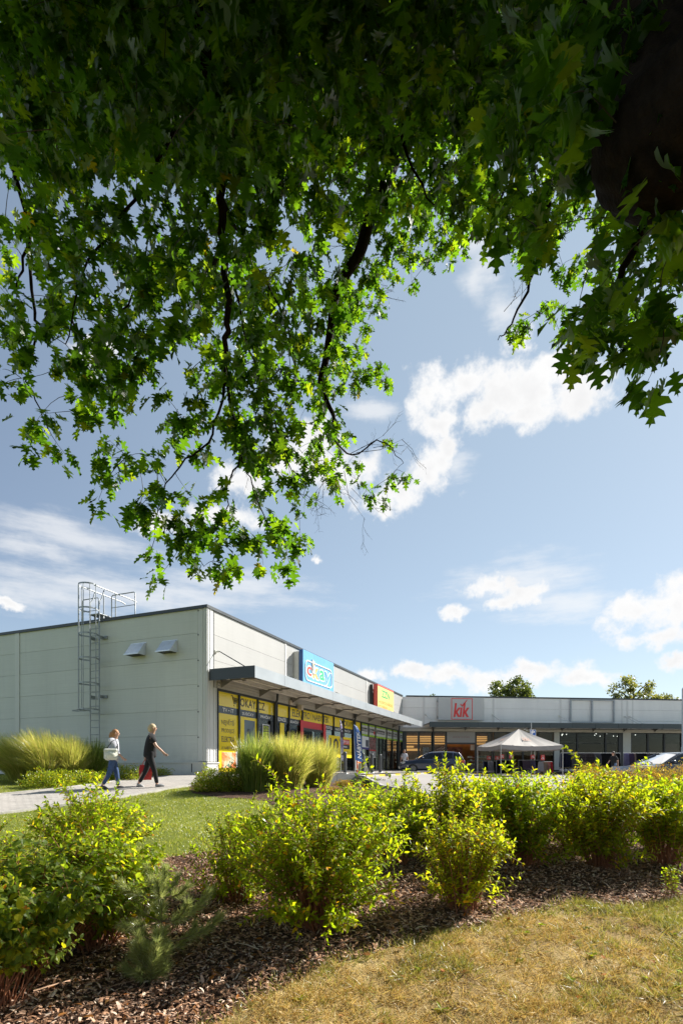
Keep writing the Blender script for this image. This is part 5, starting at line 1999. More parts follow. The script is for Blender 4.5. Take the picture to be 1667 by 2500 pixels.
def person(label, loc, rz, hgt, legs, arms, cols, hair, hairlen=0.0, sleeves=0.5, female=False, head_turn=0.0, hood=False):
    """local frame: x forward, y left.  legs/arms: for left and right (upper swing, lower bend) in degrees"""
    o = thing('person', label, 'person', loc, rz)
    s = hgt / 1.75
    V, E, Rd = [], [], []

    def v(p, r, par=None):
        V.append(Vector(p) * s)
        Rd.append(tuple(x * s for x in (r if isinstance(r, tuple) else (r, r))))
        if par is not None:
            E.append((par, len(V) - 1))
        return len(V) - 1
    hipw, shw = (0.095, 0.165) if female else (0.09, 0.19)
    pel = v((0, 0, 0.93), (0.13, 0.10))
    wst = v((0.01, 0, 1.10), (0.115 if female else 0.13, 0.09), pel)
    che = v((0.03, 0, 1.32), (0.14, 0.10), wst)
    nek = v((0.05, 0, 1.47), 0.055, che)
    hd0 = v((0.075, 0, 1.56), (0.065, 0.07), nek)
    hd1 = v((0.085, 0, 1.645), (0.08, 0.095), hd0)
    hd2 = v((0.075, 0, 1.725), (0.06, 0.07), hd1)
    nose = v((0.085 + 0.105, 0, 1.63), 0.014, hd1)
    J = {}
    for sd, nm in ((1, 'L'), (-1, 'R')):
        up, kn = legs[0 if sd > 0 else 1]
        hip = v((0, sd * hipw, 0.90), 0.085, pel)
        a = R(up)
        kp = Vector((0.45 * math.sin(a), sd * hipw * 0.95, 0.90 - 0.43 * math.cos(a)))
        k_ = v(kp, 0.06, hip)
        b = R(up - kn)
        ap = kp + Vector((0.42 * math.sin(b), 0, -0.41 * math.cos(b)))
        v((kp + ap) / 2 + Vector((-0.02, 0, 0.03)), 0.055, k_)
        k2 = len(V) - 1
        an = v(ap, 0.038, k2)
        c = R(up - kn)
        tp = ap + Vector((0.15 * math.cos(c), 0, -0.05 + 0.15 * math.sin(c)))
        v(tp, 0.032, an)
        J['hip' + nm], J['knee' + nm], J['ank' + nm], J['toe' + nm] = Vector((0, sd * hipw, 0.90)), kp, ap, tp
        au, ae, out = arms[0 if sd > 0 else 1]
        sh = v((0.03, sd * shw, 1.40), 0.055, che)
        a = R(au)
        ep = Vector((0.03 + 0.29 * math.sin(a), sd * (shw + 0.05 + out * 0.10), 1.40 - 0.29 * math.cos(a)))
        e_ = v(ep, 0.04, sh)
        b = R(au + ae)
        wp = ep + Vector((0.25 * math.sin(b), sd * out * 0.06, -0.25 * math.cos(b)))
        w_ = v(wp, 0.027, e_)
        dr = (wp - ep).normalized()
        pp = wp + dr * 0.08
        p_ = v(pp, (0.035, 0.018), w_)
        fw = Vector((0, 1, 0)).cross(dr).normalized()
        for q, ln in ((-0.03, 0.065), (-0.01, 0.08), (0.01, 0.075), (0.03, 0.055)):
            f1 = v(pp + fw * q + dr * ln * 0.5, 0.009, p_)
            v(pp + fw * q * 1.05 + dr * ln - Vector((0, sd * 0.02, 0)), 0.007, f1)
        f1 = v(wp + dr * 0.04 + fw * 0.04, 0.010, w_)
        v(wp + dr * 0.085 + fw * 0.055, 0.008, f1)
        J['sh' + nm], J['el' + nm], J['wr' + nm], J['palm' + nm] = Vector((0.03, sd * shw, 1.40)), ep, wp, pp
    skin_mesh('body', V, E, Rd, M_SKIN, o, 2)
    # top
    tv = [Vector((0, 0, 0.80)), Vector((0.03, 0, 1.33)), Vector((0.045, 0, 1.45)), Vector((0, 0, 0.92)), Vector((0.01, 0, 1.12))]
    tr = [(0.19, 0.17), (0.205, 0.175), (0.11, 0.10), (0.185, 0.165), (0.175, 0.155)]
    te = [(0, 3), (3, 4), (4, 1), (1, 2)]
    for nm in 'LR':
        b_ = len(tv)
        tv += [J['sh' + nm] + Vector((0, 0, 0.005)), J['sh' + nm].lerp(J['el' + nm], min(1, sleeves * 2))]
        tr += [0.10, 0.078]
        te += [(1, b_), (b_, b_ + 1)]
        if sleeves > 0.5:
            tv.append(J['el' + nm].lerp(J['wr' + nm], (sleeves - 0.5) * 2))
            tr.append(0.042)
            te.append((b_ + 1, b_ + 2))
    skin_mesh('top', [p * s for p in tv], te, [tuple(q * s for q in (r if isinstance(r, tuple) else (r, r))) for r in tr], cols[0], o, 2)
    pv_ = [Vector((0, 0, 1.12)), Vector((0, 0, 0.90))]
    pr_ = [(0.15, 0.13), (0.165, 0.14)]
    pe = [(0, 1)]
    for nm in 'LR':
        b_ = len(pv_)
        pv_ += [J['hip' + nm] + Vector((0, 0, -0.06)), J['knee' + nm], J['ank' + nm] + (J['knee' + nm] - J['ank' + nm]) * 0.06]
        pr_ += [0.105, 0.075, 0.055]
        pe += [(1, b_), (b_, b_ + 1), (b_ + 1, b_ + 2)]
    skin_mesh('trousers', [p * s for p in pv_], pe, [tuple(q * s for q in (r if isinstance(r, tuple) else (r, r))) for r in pr_], cols[1], o, 2)
    for nm in 'LR':
        an, to = J['ank' + nm], J['toe' + nm]
        d = (to - an)
        mb = MB()
        mb.tube([(an + Vector((-0.05, 0, -0.03)) * 1.0) * s, (an + d * 0.25 + Vector((0, 0, -0.015))) * s, (an + d * 0.8) * s, (an + d * 1.25) * s],
                [0.045 * s, 0.056 * s, 0.048 * s, 0.02 * s], 10)
        mb.build('shoe', [cols[2]], o)
    mb = MB()
    mb.ball(Vector((0.058, 0, 1.678)) * s, (0.100 * s, 0.086 * s, 0.092 * s), 14)
    mb.ball(Vector((0.02, 0, 1.63)) * s, (0.085 * s, 0.088 * s, 0.11 * s), 12)
    if hairlen > 0:
        mb.tube([Vector((0.0, 0, 1.66)) * s, Vector((-0.035, 0, 1.55)) * s, Vector((-0.05, 0, 1.55 - hairlen)) * s], [0.085 * s, 0.085 * s, 0.04 * s], 10)
    mb.build('hair', [hair], o)
    mb = MB()
    for sd in (1, -1):
        mb.ball(Vector((0.165, sd * 0.032, 1.655)) * s, 0.012 * s, 8)
    mb.build('eyes', [pmat('eye_dark', (0.03, 0.02, 0.015), 0.3)], o)
    mb = MB()
    for sd in (1, -1):
        mb.ball(Vector((0.075, sd * 0.088, 1.635)) * s, (0.022 * s, 0.012 * s, 0.035 * s), 8)
    mb.build('ears', [M_SKIN], o)
    mb = MB()
    mb.ball(Vector((0.165, 0, 1.585)) * s, (0.012 * s, 0.028 * s, 0.008 * s), 8)
    mb.build('mouth', [pmat('lips', (0.4, 0.15, 0.13), 0.5)], o)
    if hood:
        mb = MB()
        mb.ball(Vector((-0.03, 0, 1.44)) * s, (0.10 * s, 0.15 * s, 0.09 * s), 12)
        mb.build('hood', [hood], o)
    return o, J, s


gx, gy = G(366, 1925.5)
gz = float(land(gx, gy)) + 0.035 - 0.02
hb = math.atan2(-1.2, 5.0)
p2, J2, s2_ = person('fair haired person in black T-shirt and trousers walking on the path', (gx, gy, gz), R(20), 1.78, ((-13, 14), (15, 5)), ((-20, 12, 0.3), (26, 22, 0.5)),
                     (GM['black'], GM['black'], pmat('shoe_black_white', (0.25, 0.25, 0.26), 0.6, var=0.6, vscale=30)), pmat('hair_fair', (0.55, 0.42, 0.24), 0.6, var=0.2, vscale=30), 0.0, 0.36)
gx1, gy1 = G(276, 1929)
gz1 = float(land(gx1, gy1)) + 0.035 - 0.02
p1, J1, s1__ = person('ginger haired person in grey hooded top and jeans walking on the path', (gx1, gy1, gz1), R(18), 1.63, ((12, 6), (-11, 16)), ((-14, 26, 0.4), (12, 34, 0.5)),
                      (pmat('cloth_hoodie', (0.44, 0.44, 0.49), 0.9, var=0.1, vscale=8), pmat('cloth_jeans', (0.05, 0.09, 0.20), 0.9, var=0.3, vscale=10), pmat('shoe_dark', (0.05, 0.05, 0.06), 0.6)),
                      pmat('hair_ginger', (0.36, 0.17, 0.07), 0.6, var=0.25, vscale=30), 0.12, 0.8, True, hood=pmat('cloth_hood', (0.68, 0.68, 0.71), 0.9))


def to_world(o, p, s):
    return o.matrix_basis @ (p * s)


bp = to_world(p2, J2['palmL'], s2_)
bag = thing('shopping_bag', 'red carrier bag in the hand of the person in black', 'bag', (bp.x, bp.y, bp.z - 0.05), R(20))
mb = MB()
mb.add([(-0.16, -0.06, -0.55), (0.16, -0.06, -0.55), (0.16, 0.06, -0.55), (-0.16, 0.06, -0.55), (-0.18, -0.09, -0.3), (0.18, -0.09, -0.3), (0.18, 0.09, -0.3), (-0.18, 0.09, -0.3),
        (-0.15, -0.03, -0.12), (0.15, -0.03, -0.12), (0.15, 0.03, -0.12), (-0.15, 0.03, -0.12)],
       [(0, 3, 2, 1), (0, 1, 5, 4), (1, 2, 6, 5), (2, 3, 7, 6), (3, 0, 4, 7), (4, 5, 9, 8), (5, 6, 10, 9), (6, 7, 11, 10), (7, 4, 8, 11), (8, 9, 10, 11)], 0, False)
mb.build('bag_body', [pmat('bag_red', (0.55, 0.03, 0.03), 0.5, var=0.15, vscale=6)], bag)
mb = MB()
for y in (-0.03, 0.03):
    mb.tube([(-0.08, y, -0.12), (-0.05, y * 0.5, -0.02), (0, 0, 0.02), (0.05, y * 0.5, -0.02), (0.08, y, -0.12)], 0.008, 6)
mb.build('handle', [pmat('bag_handle', (0.5, 0.03, 0.03), 0.5)], bag)
bp = to_world(p1, J1['elR'] + Vector((-0.12, -0.06, -0.05)), s1__)
bg2 = thing('shoulder_bag', 'white shoulder bag on the person in the grey hooded top', 'bag', (bp.x, bp.y, bp.z), R(18))
mb = MB()
mb.box(-0.17, 0.17, -0.07, 0.07, -0.20, 0.10, 0, 0.05)
mb.ball((0.0, -0.03, -0.06), (0.14, 0.09, 0.12), 14)
mb.box(-0.172, 0.172, -0.075, 0.03, 0.02, 0.11, 0, 0.03)
mb.build('bag_body', [pmat('bag_white', (0.60, 0.60, 0.52), 0.6, var=0.1)], bg2)
mb = MB()
mb.tube([(-0.1, 0, 0.1), (0.02, 0.03, 0.30), (0.12, 0.05, 0.36), (0.16, 0.02, 0.2), (0.12, 0, 0.1)], 0.012, 6)
mb.build('strap', [pmat('strap_dark', (0.05, 0.05, 0.05), 0.6)], bg2)
dd3 = 38.2
x = (986 - CX) / F * dd3
person('person in a white T-shirt behind the dark blue estate car', (x, dd3, parkz(x, dd3)), R(-70), 1.66, ((6, 4), (-6, 6)), ((8, 10, 0.5), (-4, 14, 0.5)),
       (GM['white'], GM['black'], pmat('shoe_dark', (0.05, 0.05, 0.06), 0.6)), pmat('hair_brown', (0.25, 0.14, 0.07), 0.6), 0.05, 0.38, True)
dd4 = 33.0
x = (1498.5 - CX) / F * dd4
person('person in black T-shirt and jeans beyond the hedge before the long rail', (x, dd4, parkz(x, dd4)), R(200), 1.68, ((20, 6), (-18, 20)), ((-20, 30, 0.4), (20, 20, 0.4)),
       (GM['black'], pmat('cloth_jeans_light', (0.12, 0.18, 0.30), 0.9), pmat('shoe_dark', (0.05, 0.05, 0.06), 0.6)), pmat('hair_dark', (0.06, 0.04, 0.03), 0.6), 0.08, 0.40, True)
# ------------------------------------------------------------------ foliage helpers
def norm(a):
    return a / np.maximum(1e-9, np.linalg.norm(a, axis=-1, keepdims=True))


def scatter(T, faces, pos, axis, normal, scale, wscale=None):
    """copies a small leaf template (x across, y along, z out of the blade) to many places; returns vertices, indices, corner counts"""
    T = np.asarray(T, float)
    n, k = len(pos), len(T)
    A = norm(axis)
    N = normal - A * (normal * A).sum(-1, keepdims=True)
    N = norm(N)
    S = np.cross(A, N)
    sc_ = np.asarray(scale).reshape(n, 1, 1)
    ws = sc_ if wscale is None else np.asarray(wscale).reshape(n, 1, 1)
    V = pos[:, None, :] + ws * T[None, :, 0:1] * S[:, None, :] + sc_ * (T[None, :, 1:2] * A[:, None, :] + T[None, :, 2:3] * N[:, None, :])
    flat = np.array([i for f in faces for i in f])
    cnt = np.array([len(f) for f in faces])
    idx = (np.arange(n) * k)[:, None] + flat[None, :]
    return V.reshape(-1, 3), idx.ravel(), np.tile(cnt, n)


def merge(parts):
    Vs, Is, Cs = [], [], []
    b = 0
    for V, I, C in parts:
        Vs.append(V)
        Is.append(I + b)
        Cs.append(C)
        b += len(V)
    return np.concatenate(Vs), np.concatenate(Is), np.concatenate(Cs)


def tubes_np(P0, P1, P2, r0, r1, sides=3, seg=4):
    """many thin curved stems at once: quadratic curves P0-P1-P2 with radii r0 to r1"""
    n = len(P0)
    t = np.linspace(0, 1, seg + 1)[None, :, None]
    C = (1 - t) ** 2 * P0[:, None] + 2 * t * (1 - t) * P1[:, None] + t ** 2 * P2[:, None]
    Tn = norm(2 * (1 - t) * (P1 - P0)[:, None] + 2 * t * (P2 - P1)[:, None] + 1e-6)
    ref = np.where(np.abs(Tn[..., 2:3]) > 0.9, np.array([1.0, 0, 0]), np.array([0, 0, 1.0]))
    U = norm(np.cross(Tn, ref))
    W = np.cross(Tn, U)
    rad = (np.asarray(r0).reshape(n, 1, 1) * (1 - t) + np.asarray(r1).reshape(n, 1, 1) * t)
    ring = []
    for k in range(sides):
        a = 2 * math.pi * k / sides
        ring.append(C + rad * (U * math.cos(a) + W * math.sin(a)))
    V = np.stack(ring, 2)                 # n, seg+1, sides, 3
    base = (np.arange(n) * (seg + 1) * sides)[:, None, None]
    s_, k_ = np.meshgrid(np.arange(seg), np.arange(sides), indexing='ij')
    k2 = (k_ + 1) % sides
    q = np.stack([s_ * sides + k_, s_ * sides + k2, (s_ + 1) * sides + k2, (s_ + 1) * sides + k_], -1).reshape(-1, 4)
    I = (np.arange(n) * (seg + 1) * sides)[:, None, None] + q[None]
    return V.reshape(-1, 3), I.ravel(), np.full(n * len(q), 4)


def curve_at(P0, P1, P2, t):
    t = t[:, None]
    return (1 - t) ** 2 * P0 + 2 * t * (1 - t) * P1 + t ** 2 * P2, norm(2 * (1 - t) * (P1 - P0) + 2 * t * (P2 - P1) + 1e-9)


def rnd_unit(n, rg):
    return norm(rg.normal(size=(n, 3)))


LEAF_T = [(0, 0, 0), (-0.20, 0.33, 0.05), (0.20, 0.33, 0.05), (0, 0.36, 0), (-0.15, 0.68, 0.02), (0.15, 0.68, 0.02), (0, 0.7, -0.03), (0, 1.0, -0.12)]
LEAF_F = [(0, 2, 3), (0, 3, 1), (2, 5, 6, 3), (3, 6, 4, 1), (5, 7, 6), (6, 7, 4)]
SMALL_T = [(0, 0, 0), (-0.25, 0.45, 0.05), (0.25, 0.45, 0.05), (0, 1.0, -0.08)]
SMALL_F = [(0, 2, 3), (0, 3, 1)]
# lobed, bristle tipped oak leaf: half outline and midrib
_OH = [(0.015, 0.0, 0.0), (0.02, 0.16, 0.16), (0.20, 0.22, 0.24), (0.11, 0.33, 0.33), (0.30, 0.36, 0.42), (0.42, 0.52, 0.46), (0.27, 0.52, 0.5), (0.10, 0.57, 0.57),
       (0.26, 0.66, 0.66), (0.34, 0.80, 0.7), (0.18, 0.76, 0.76), (0.07, 0.80, 0.82), (0.13, 0.93, 0.9), (0.03, 0.90, 0.94)]
OAK_T, OAK_F = [], []
for (x, y, m) in _OH:
    OAK_T += [(0, m, -0.03 * math.sin(m * 3)), (x, y, 0.16 * x - 0.14 * y * y), (-x, y, 0.16 * x - 0.14 * y * y)]
OAK_T.append((0, 1.02, -0.15))
for i in range(len(_OH) - 1):
    a, b = 3 * i, 3 * (i + 1)
    OAK_F += [(a, a + 1, b + 1, b), (a, b, b + 2, a + 2)]
a = 3 * (len(_OH) - 1)
OAK_F += [(a, a + 1, len(OAK_T) - 1), (a, len(OAK_T) - 1, a + 2)]

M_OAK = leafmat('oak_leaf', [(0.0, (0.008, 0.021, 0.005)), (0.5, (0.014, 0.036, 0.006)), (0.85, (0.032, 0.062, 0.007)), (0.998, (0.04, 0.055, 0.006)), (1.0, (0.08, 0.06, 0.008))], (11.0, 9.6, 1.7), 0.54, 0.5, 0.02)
M_HYP = leafmat('shrub_leaf', [(0.0, (0.08, 0.12, 0.010)), (0.45, (0.15, 0.21, 0.012)), (0.8, (0.22, 0.27, 0.016)), (0.96, (0.30, 0.29, 0.02)), (1.0, (0.40, 0.22, 0.02))], (3.3, 3.2, 0.8), 0.62, 0.4, 0.04)
M_HYPY = leafmat('shrub_leaf_lime', [(0.0, (0.10, 0.13, 0.012)), (0.45, (0.19, 0.24, 0.014)), (0.8, (0.26, 0.29, 0.018)), (0.95, (0.34, 0.30, 0.02)), (1.0, (0.42, 0.24, 0.02))], (3.0, 2.9, 0.8), 0.62, 0.4, 0.04)
M_HYPD = leafmat('shrub_leaf_blue', [(0.0, (0.07, 0.11, 0.022)), (0.5, (0.12, 0.175, 0.03)), (0.8, (0.19, 0.24, 0.025)), (1.0, (0.28, 0.27, 0.02))], (3.2, 3.0, 0.8), 0.58, 0.4, 0.05)
M_STEM = pmat('shrub_stem', (0.26, 0.10, 0.045), 0.7, var=0.3, vscale=20)
M_FLOW = leafmat('shrub_flower', [(0.0, (0.70, 0.30, 0.02)), (0.5, (0.78, 0.42, 0.03)), (1.0, (0.60, 0.18, 0.03))], (1.2, 1.2, 1.0), 0.4)
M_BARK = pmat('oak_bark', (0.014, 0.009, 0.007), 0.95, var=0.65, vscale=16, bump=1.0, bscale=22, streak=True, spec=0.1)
M_TWIG = pmat('oak_twig', (0.05, 0.036, 0.026), 0.8, var=0.3, vscale=20)


def hypericum(label, x, y, Hh, Rr, nst, seed, mat=None, lean=(0, 0), leaf=0.05, z=None, sprigs=0, flowers=14, low=0.0, bare=0.0, wide=1.0, droop=0.12):
    rg = np.random.default_rng(seed)
    z = float(land(x, y)) if z is None else z
    o = thing('flowering_shrub', label, 'shrub', (x, y, z), rg.uniform(0, 6.28), 'yellow flowered shrubs in the mulch bed')
    th = rg.uniform(0, 2 * math.pi, nst)
    rho = np.sqrt(rg.uniform(0, 1, nst))
    hz = Hh * (1 - 0.36 * rho ** 2.4) * rg.uniform(0.82, 1.05, nst)
    if sprigs:
        rho[:sprigs] *= 0.6
        hz[:sprigs] = Hh * rg.uniform(1.06, 1.24, sprigs)
    lo = rg.random(nst) < low
    hz[lo] *= rg.uniform(0.25, 0.6, lo.sum())
    P0 = np.stack([0.10 * rho * np.cos(th) + rg.normal(0, 0.04, nst), 0.10 * rho * np.sin(th) + rg.normal(0, 0.04, nst), np.full(nst, -0.04)], 1)
    P2 = np.stack([Rr * rho * np.cos(th) + lean[0], Rr * rho * np.sin(th) + lean[1], hz], 1)
    P1 = np.stack([P2[:, 0] * 0.45, P2[:, 1] * 0.45, hz * 0.72], 1) + rg.normal(0, 0.03, (nst, 3))
    # side shoots
    ns = nst * 2
    pi = rg.integers(0, nst, ns)
    tt = rg.uniform(0.32 + bare, 0.92, ns)
    B0, T0 = curve_at(P0[pi], P1[pi], P2[pi], tt)
    dirn = norm(T0 * 0.8 + norm(rg.normal(size=(ns, 3)) * (1, 1, 0.4)) * 0.8)
    ln = rg.uniform(0.10, 0.24, ns) * Hh
    B2 = B0 + dirn * ln[:, None] + np.array([0, 0, 0.02])
    B1 = (B0 + B2) / 2 + np.array([0, 0, 0.015])
    tb = merge([tubes_np(P0, P1, P2, np.full(nst, 0.0055), np.full(nst, 0.002), 4, 6), tubes_np(B0, B1, B2, np.full(ns, 0.0028), np.full(ns, 0.0014), 3, 3)])
    mesh_np('stems', *tb, M_STEM, o, True)
    # opposite pairs of leaves along every shoot
    pos, ax, nr, sz = [], [], [], []
    for (Q0, Q1, Q2, t0, sp, k_) in ((P0, P1, P2, 0.24 + bare, 0.033, 1.0), (B0, B1, B2, 0.10, 0.029, 0.94)):
        L = np.linalg.norm(Q1 - Q0, axis=1) + np.linalg.norm(Q2 - Q1, axis=1)
        for i in range(len(Q0)):
            m = max(2, int(L[i] * (1 - t0) / sp))
            t = t0 + (1 - t0) * (np.arange(m) + 0.6) / m
            c, tg = curve_at(np.repeat(Q0[i:i + 1], m, 0), np.repeat(Q1[i:i + 1], m, 0), np.repeat(Q2[i:i + 1], m, 0), t)
            ph = rg.uniform(0, 3.14) + np.arange(m) * (math.pi / 2) + rg.normal(0, 0.25, m)
            ref = np.where(np.abs(tg[:, 2:3]) > 0.95, np.array([[1.0, 0, 0]]), np.array([[0, 0, 1.0]]))
            u = norm(np.cross(tg, ref))
            w = np.cross(tg, u)
            for sgn in (0, math.pi):
                d = u * np.cos(ph + sgn)[:, None] + w * np.sin(ph + sgn)[:, None]
                op = (0.95 - 0.55 * np.clip((t - 0.75) / 0.25, 0, 1))[:, None]
                a = norm(d * op + tg * (0.35 + (1 - op)) + rg.normal(0, 0.16, (m, 3)) + np.array([0, 0, -droop]))
                pos.append(c)
                ax.append(a)
                nr.append(norm(tg + rg.normal(0, 0.35, (m, 3)) + np.array([0, 0, 0.5])))
                sz.append(leaf * k_ * rg.uniform(0.7, 1.2, m) * (1 - 0.35 * np.clip((t - 0.8) / 0.2, 0, 1)))
    pos, ax, nr, sz = np.concatenate(pos), np.concatenate(ax), np.concatenate(nr), np.concatenate(sz)
    keep = rg.random(len(pos)) < 0.9
    lv = scatter(LEAF_T, LEAF_F, pos[keep], ax[keep], nr[keep], sz[keep], sz[keep] * wide)
    mesh_np('foliage', *lv, mat or M_HYP, o, False)
    fi = rg.integers(0, ns, flowers)
    fp, fa, fn_, fs_ = [], [], [], []
    for i in fi:
        c = B2[i]
        up = norm((B2[i] - B0[i] + np.array([0, 0, 0.05]))[None])[0]
        sp_ = rg.integers(5, 9)
        for k in range(sp_):
            a = 2 * math.pi * k / sp_
            side = norm(np.cross(up, np.array([math.cos(a), math.sin(a), 0.3]))[None])[0]
            fp.append(c + rg.normal(0, 0.004, 3))
            fa.append(side + up * rg.uniform(0.1, 0.7))
            fn_.append(up)
            fs_.append(rg.uniform(0.014, 0.024))
    fl = scatter(LEAF_T, LEAF_F, np.array(fp), np.array(fa), np.array(fn_), np.array(fs_), np.array(fs_) * 1.6)
    mesh_np('flowers', *fl, M_FLOW, o)
    return o


def at_px(px, py):
    return G(px, py)


# big bushes, front to back; x, y of the photograph mark where each one meets the mulch
hy = [
    ('large shrub at the left picture edge with bare reddish stems in front', 70, 2385, 0.84, 0.62, 170, M_HYPD, 0.050, 0, 0.25),
    ('broad leafy shrub right behind the small pine, many orange seed heads', 235, 2310, 0.88, 0.44, 120, M_HYP, 0.048, 0, 0.2),
    ('tall loose shrub reaching up in front of the footpath', 225, 2165, 0.96, 0.56, 104, M_HYP, 0.050, 5, 0.0),
    ('dark little shrub cut by the left picture edge behind the large one', -30, 2230, 0.80, 0.34, 40, M_HYP, 0.045, 2, 0.0),
    ('largest round shrub in the middle of the bed with red stems', 775, 2262, 1.10, 0.66, 185, M_HYP, 0.048, 4, 0.25),
    ('lower shrub against the lawn, joined to the left of the largest shrub', 570, 2200, 0.82, 0.42, 84, M_HYP, 0.044, 3, 0.3),
    ('round shrub nearest the dry lawn, right of the largest shrub', 1130, 2222, 0.86, 0.36, 90, M_HYP, 0.046, 3, 0.2),
    ('shrub behind the gap between the two front shrubs', 962, 2112, 0.98, 0.44, 76, M_HYP, 0.056, 2, 0.0),
    ('tall shrub with shoots that cross the blue estate car', 1085, 2095, 1.10, 0.40, 62, M_HYP, 0.062, 5, 0.0),
    ('bushy bright shrub directly below the beige tent', 1280, 2112, 1.08, 0.52, 105, M_HYP, 0.060, 2, 0.0),
    ('dense bright shrub to the right of the one below the tent', 1465, 2120, 1.11, 0.52, 105, M_HYP, 0.060, 2, 0.0),
    ('outermost shrub at the right picture edge of the bed', 1625, 2112, 1.03, 0.46, 84, M_HYP, 0.060, 1, 0.1),
    ('small shrub half hidden behind the largest shrub, next to the mulch slope', 900, 2050, 0.82, 0.40, 60, M_HYP, 0.050, 2, 0.0),
    ('shrub in the second row behind the bright one below the tent', 1185, 2065, 0.92, 0.46, 60, M_HYP, 0.058, 1, 0.0),
    ('shrub in the second row beside the orange hedge', 1400, 2070, 0.98, 0.48, 66, M_HYP, 0.058, 1, 0.0),
    ('short shrub beyond the picture edge shrub before the hedge', 1600, 2075, 0.94, 0.40, 50, M_HYP, 0.052, 1, 0.0),
]
for i, (lab, px, py, hh, rr_, nst, m_, lf, spg, low) in enumerate(hy):
    x, y = G(px, py)
    hypericum(lab, x, y, hh, rr_ * (1.36 if py < 2150 else 1.24), int(nst * 1.05), 100 + i, M_HYPY if i in (6, 8, 10, 13) else m_, leaf=lf * 1.28, sprigs=spg, flowers=int(10 + nst * 0.24), low=0.05 if i == 0 else max(low, 0.14), bare=0.26 if i == 0 else (0.12 if i in (1, 4) else 0.0),
              wide=1.45 if i in (0, 1) else 1.0, droop=0.5 if i in (0, 1) else 0.12)
x, y = G(-10, 2470)
hypericum('sprawling shrub in the lower left corner with many bare red stems', x, y, 0.62, 0.46, 80, 189, M_HYPD, leaf=0.06, flowers=20, low=0.1, bare=0.24, wide=1.35, droop=0.45)
x, y = G(1645, 2200)
hypericum('small bright green seedling at the right edge of the dry lawn', x, y, 0.34, 0.12, 9, 190, M_HYP, leaf=0.045, flowers=2)

# ------------------------------------------------------------------ ornamental grasses
M_GRS = leafmat('grass_blade_green', [(0.0, (0.08, 0.12, 0.025)), (0.5, (0.16, 0.22, 0.04)), (0.85, (0.27, 0.30, 0.08)), (1.0, (0.42, 0.36, 0.17))], (2.0, 2.0, 1.2), 0.55, 0.45, 0.04)
M_GRD = leafmat('grass_blade_dark', [(0.0, (0.015, 0.035, 0.014)), (0.6, (0.035, 0.07, 0.022)), (1.0, (0.08, 0.11, 0.04))], (1.8, 1.9, 1.3), 0.45, 0.45, 0.04)
M_GRY = leafmat('grass_blade_gold', [(0.0, (0.20, 0.24, 0.05)), (0.5, (0.36, 0.39, 0.10)), (0.8, (0.48, 0.46, 0.16)), (1.0, (0.60, 0.46, 0.26))], (1.9, 1.8, 1.1), 0.55, 0.45, 0.04)


def tall_grass(label, x, y, z, Hh, spread, n, seed, mat, bias=(0, 0), w=0.009, group='tall ornamental grasses', base=0.34):
    rg = np.random.default_rng(seed)
    o = thing('ornamental_grass', label, 'grass', (x, y, z), 0, group)
    th = rg.uniform(0, 2 * math.pi, n)
    rb = base * np.sqrt(rg.random(n))
    L = Hh * rg.uniform(0.45, 1.12, n)
    out = spread * rg.random(n) ** 0.8
    seg = 6
    t = np.linspace(0, 1, seg + 1)
    dx, dy = np.cos(th), np.sin(th)
    ctr = np.zeros((n, seg + 1, 3))
    for k, tk in enumerate(t):
        reach = out * (0.35 * tk + 0.65 * tk ** 2.4)
        ctr[:, k, 0] = rb * dx + reach * dx + bias[0] * tk ** 2 * L + 0.02 * np.sin(6 * tk + th * 5)
        ctr[:, k, 1] = rb * dy + reach * dy + bias[1] * tk ** 2 * L
        ctr[:, k, 2] = L * (tk - 0.26 * (out / max(spread, 1e-3)) * tk ** 2.6)
    side = np.stack([-dy, dx, np.zeros(n)], 1)
    side = norm(side + rg.normal(0, 0.6, (n, 3)))
    ww = w * rg.uniform(0.7, 1.3, n)
    V = np.zeros((n, seg + 1, 2, 3))
    for k, tk in enumerate(t):
        hw = ww * (1.0 - 0.8 * tk ** 2.2) * 0.5
        V[:, k, 0] = ctr[:, k] - side * hw[:, None]
        V[:, k, 1] = ctr[:, k] + side * hw[:, None]
    q = np.array([[2 * k, 2 * k + 1, 2 * k + 3, 2 * k + 2] for k in range(seg)])
    I = (np.arange(n) * (seg + 1) * 2)[:, None, None] + q[None]
    mesh_np('blades', V.reshape(-1, 3), I.ravel(), np.full(n * seg, 4), mat, o)
    return o


def gz_(px, py):
    x, y = G(px, py)
    return x, y, float(land(x, y)) - 0.02


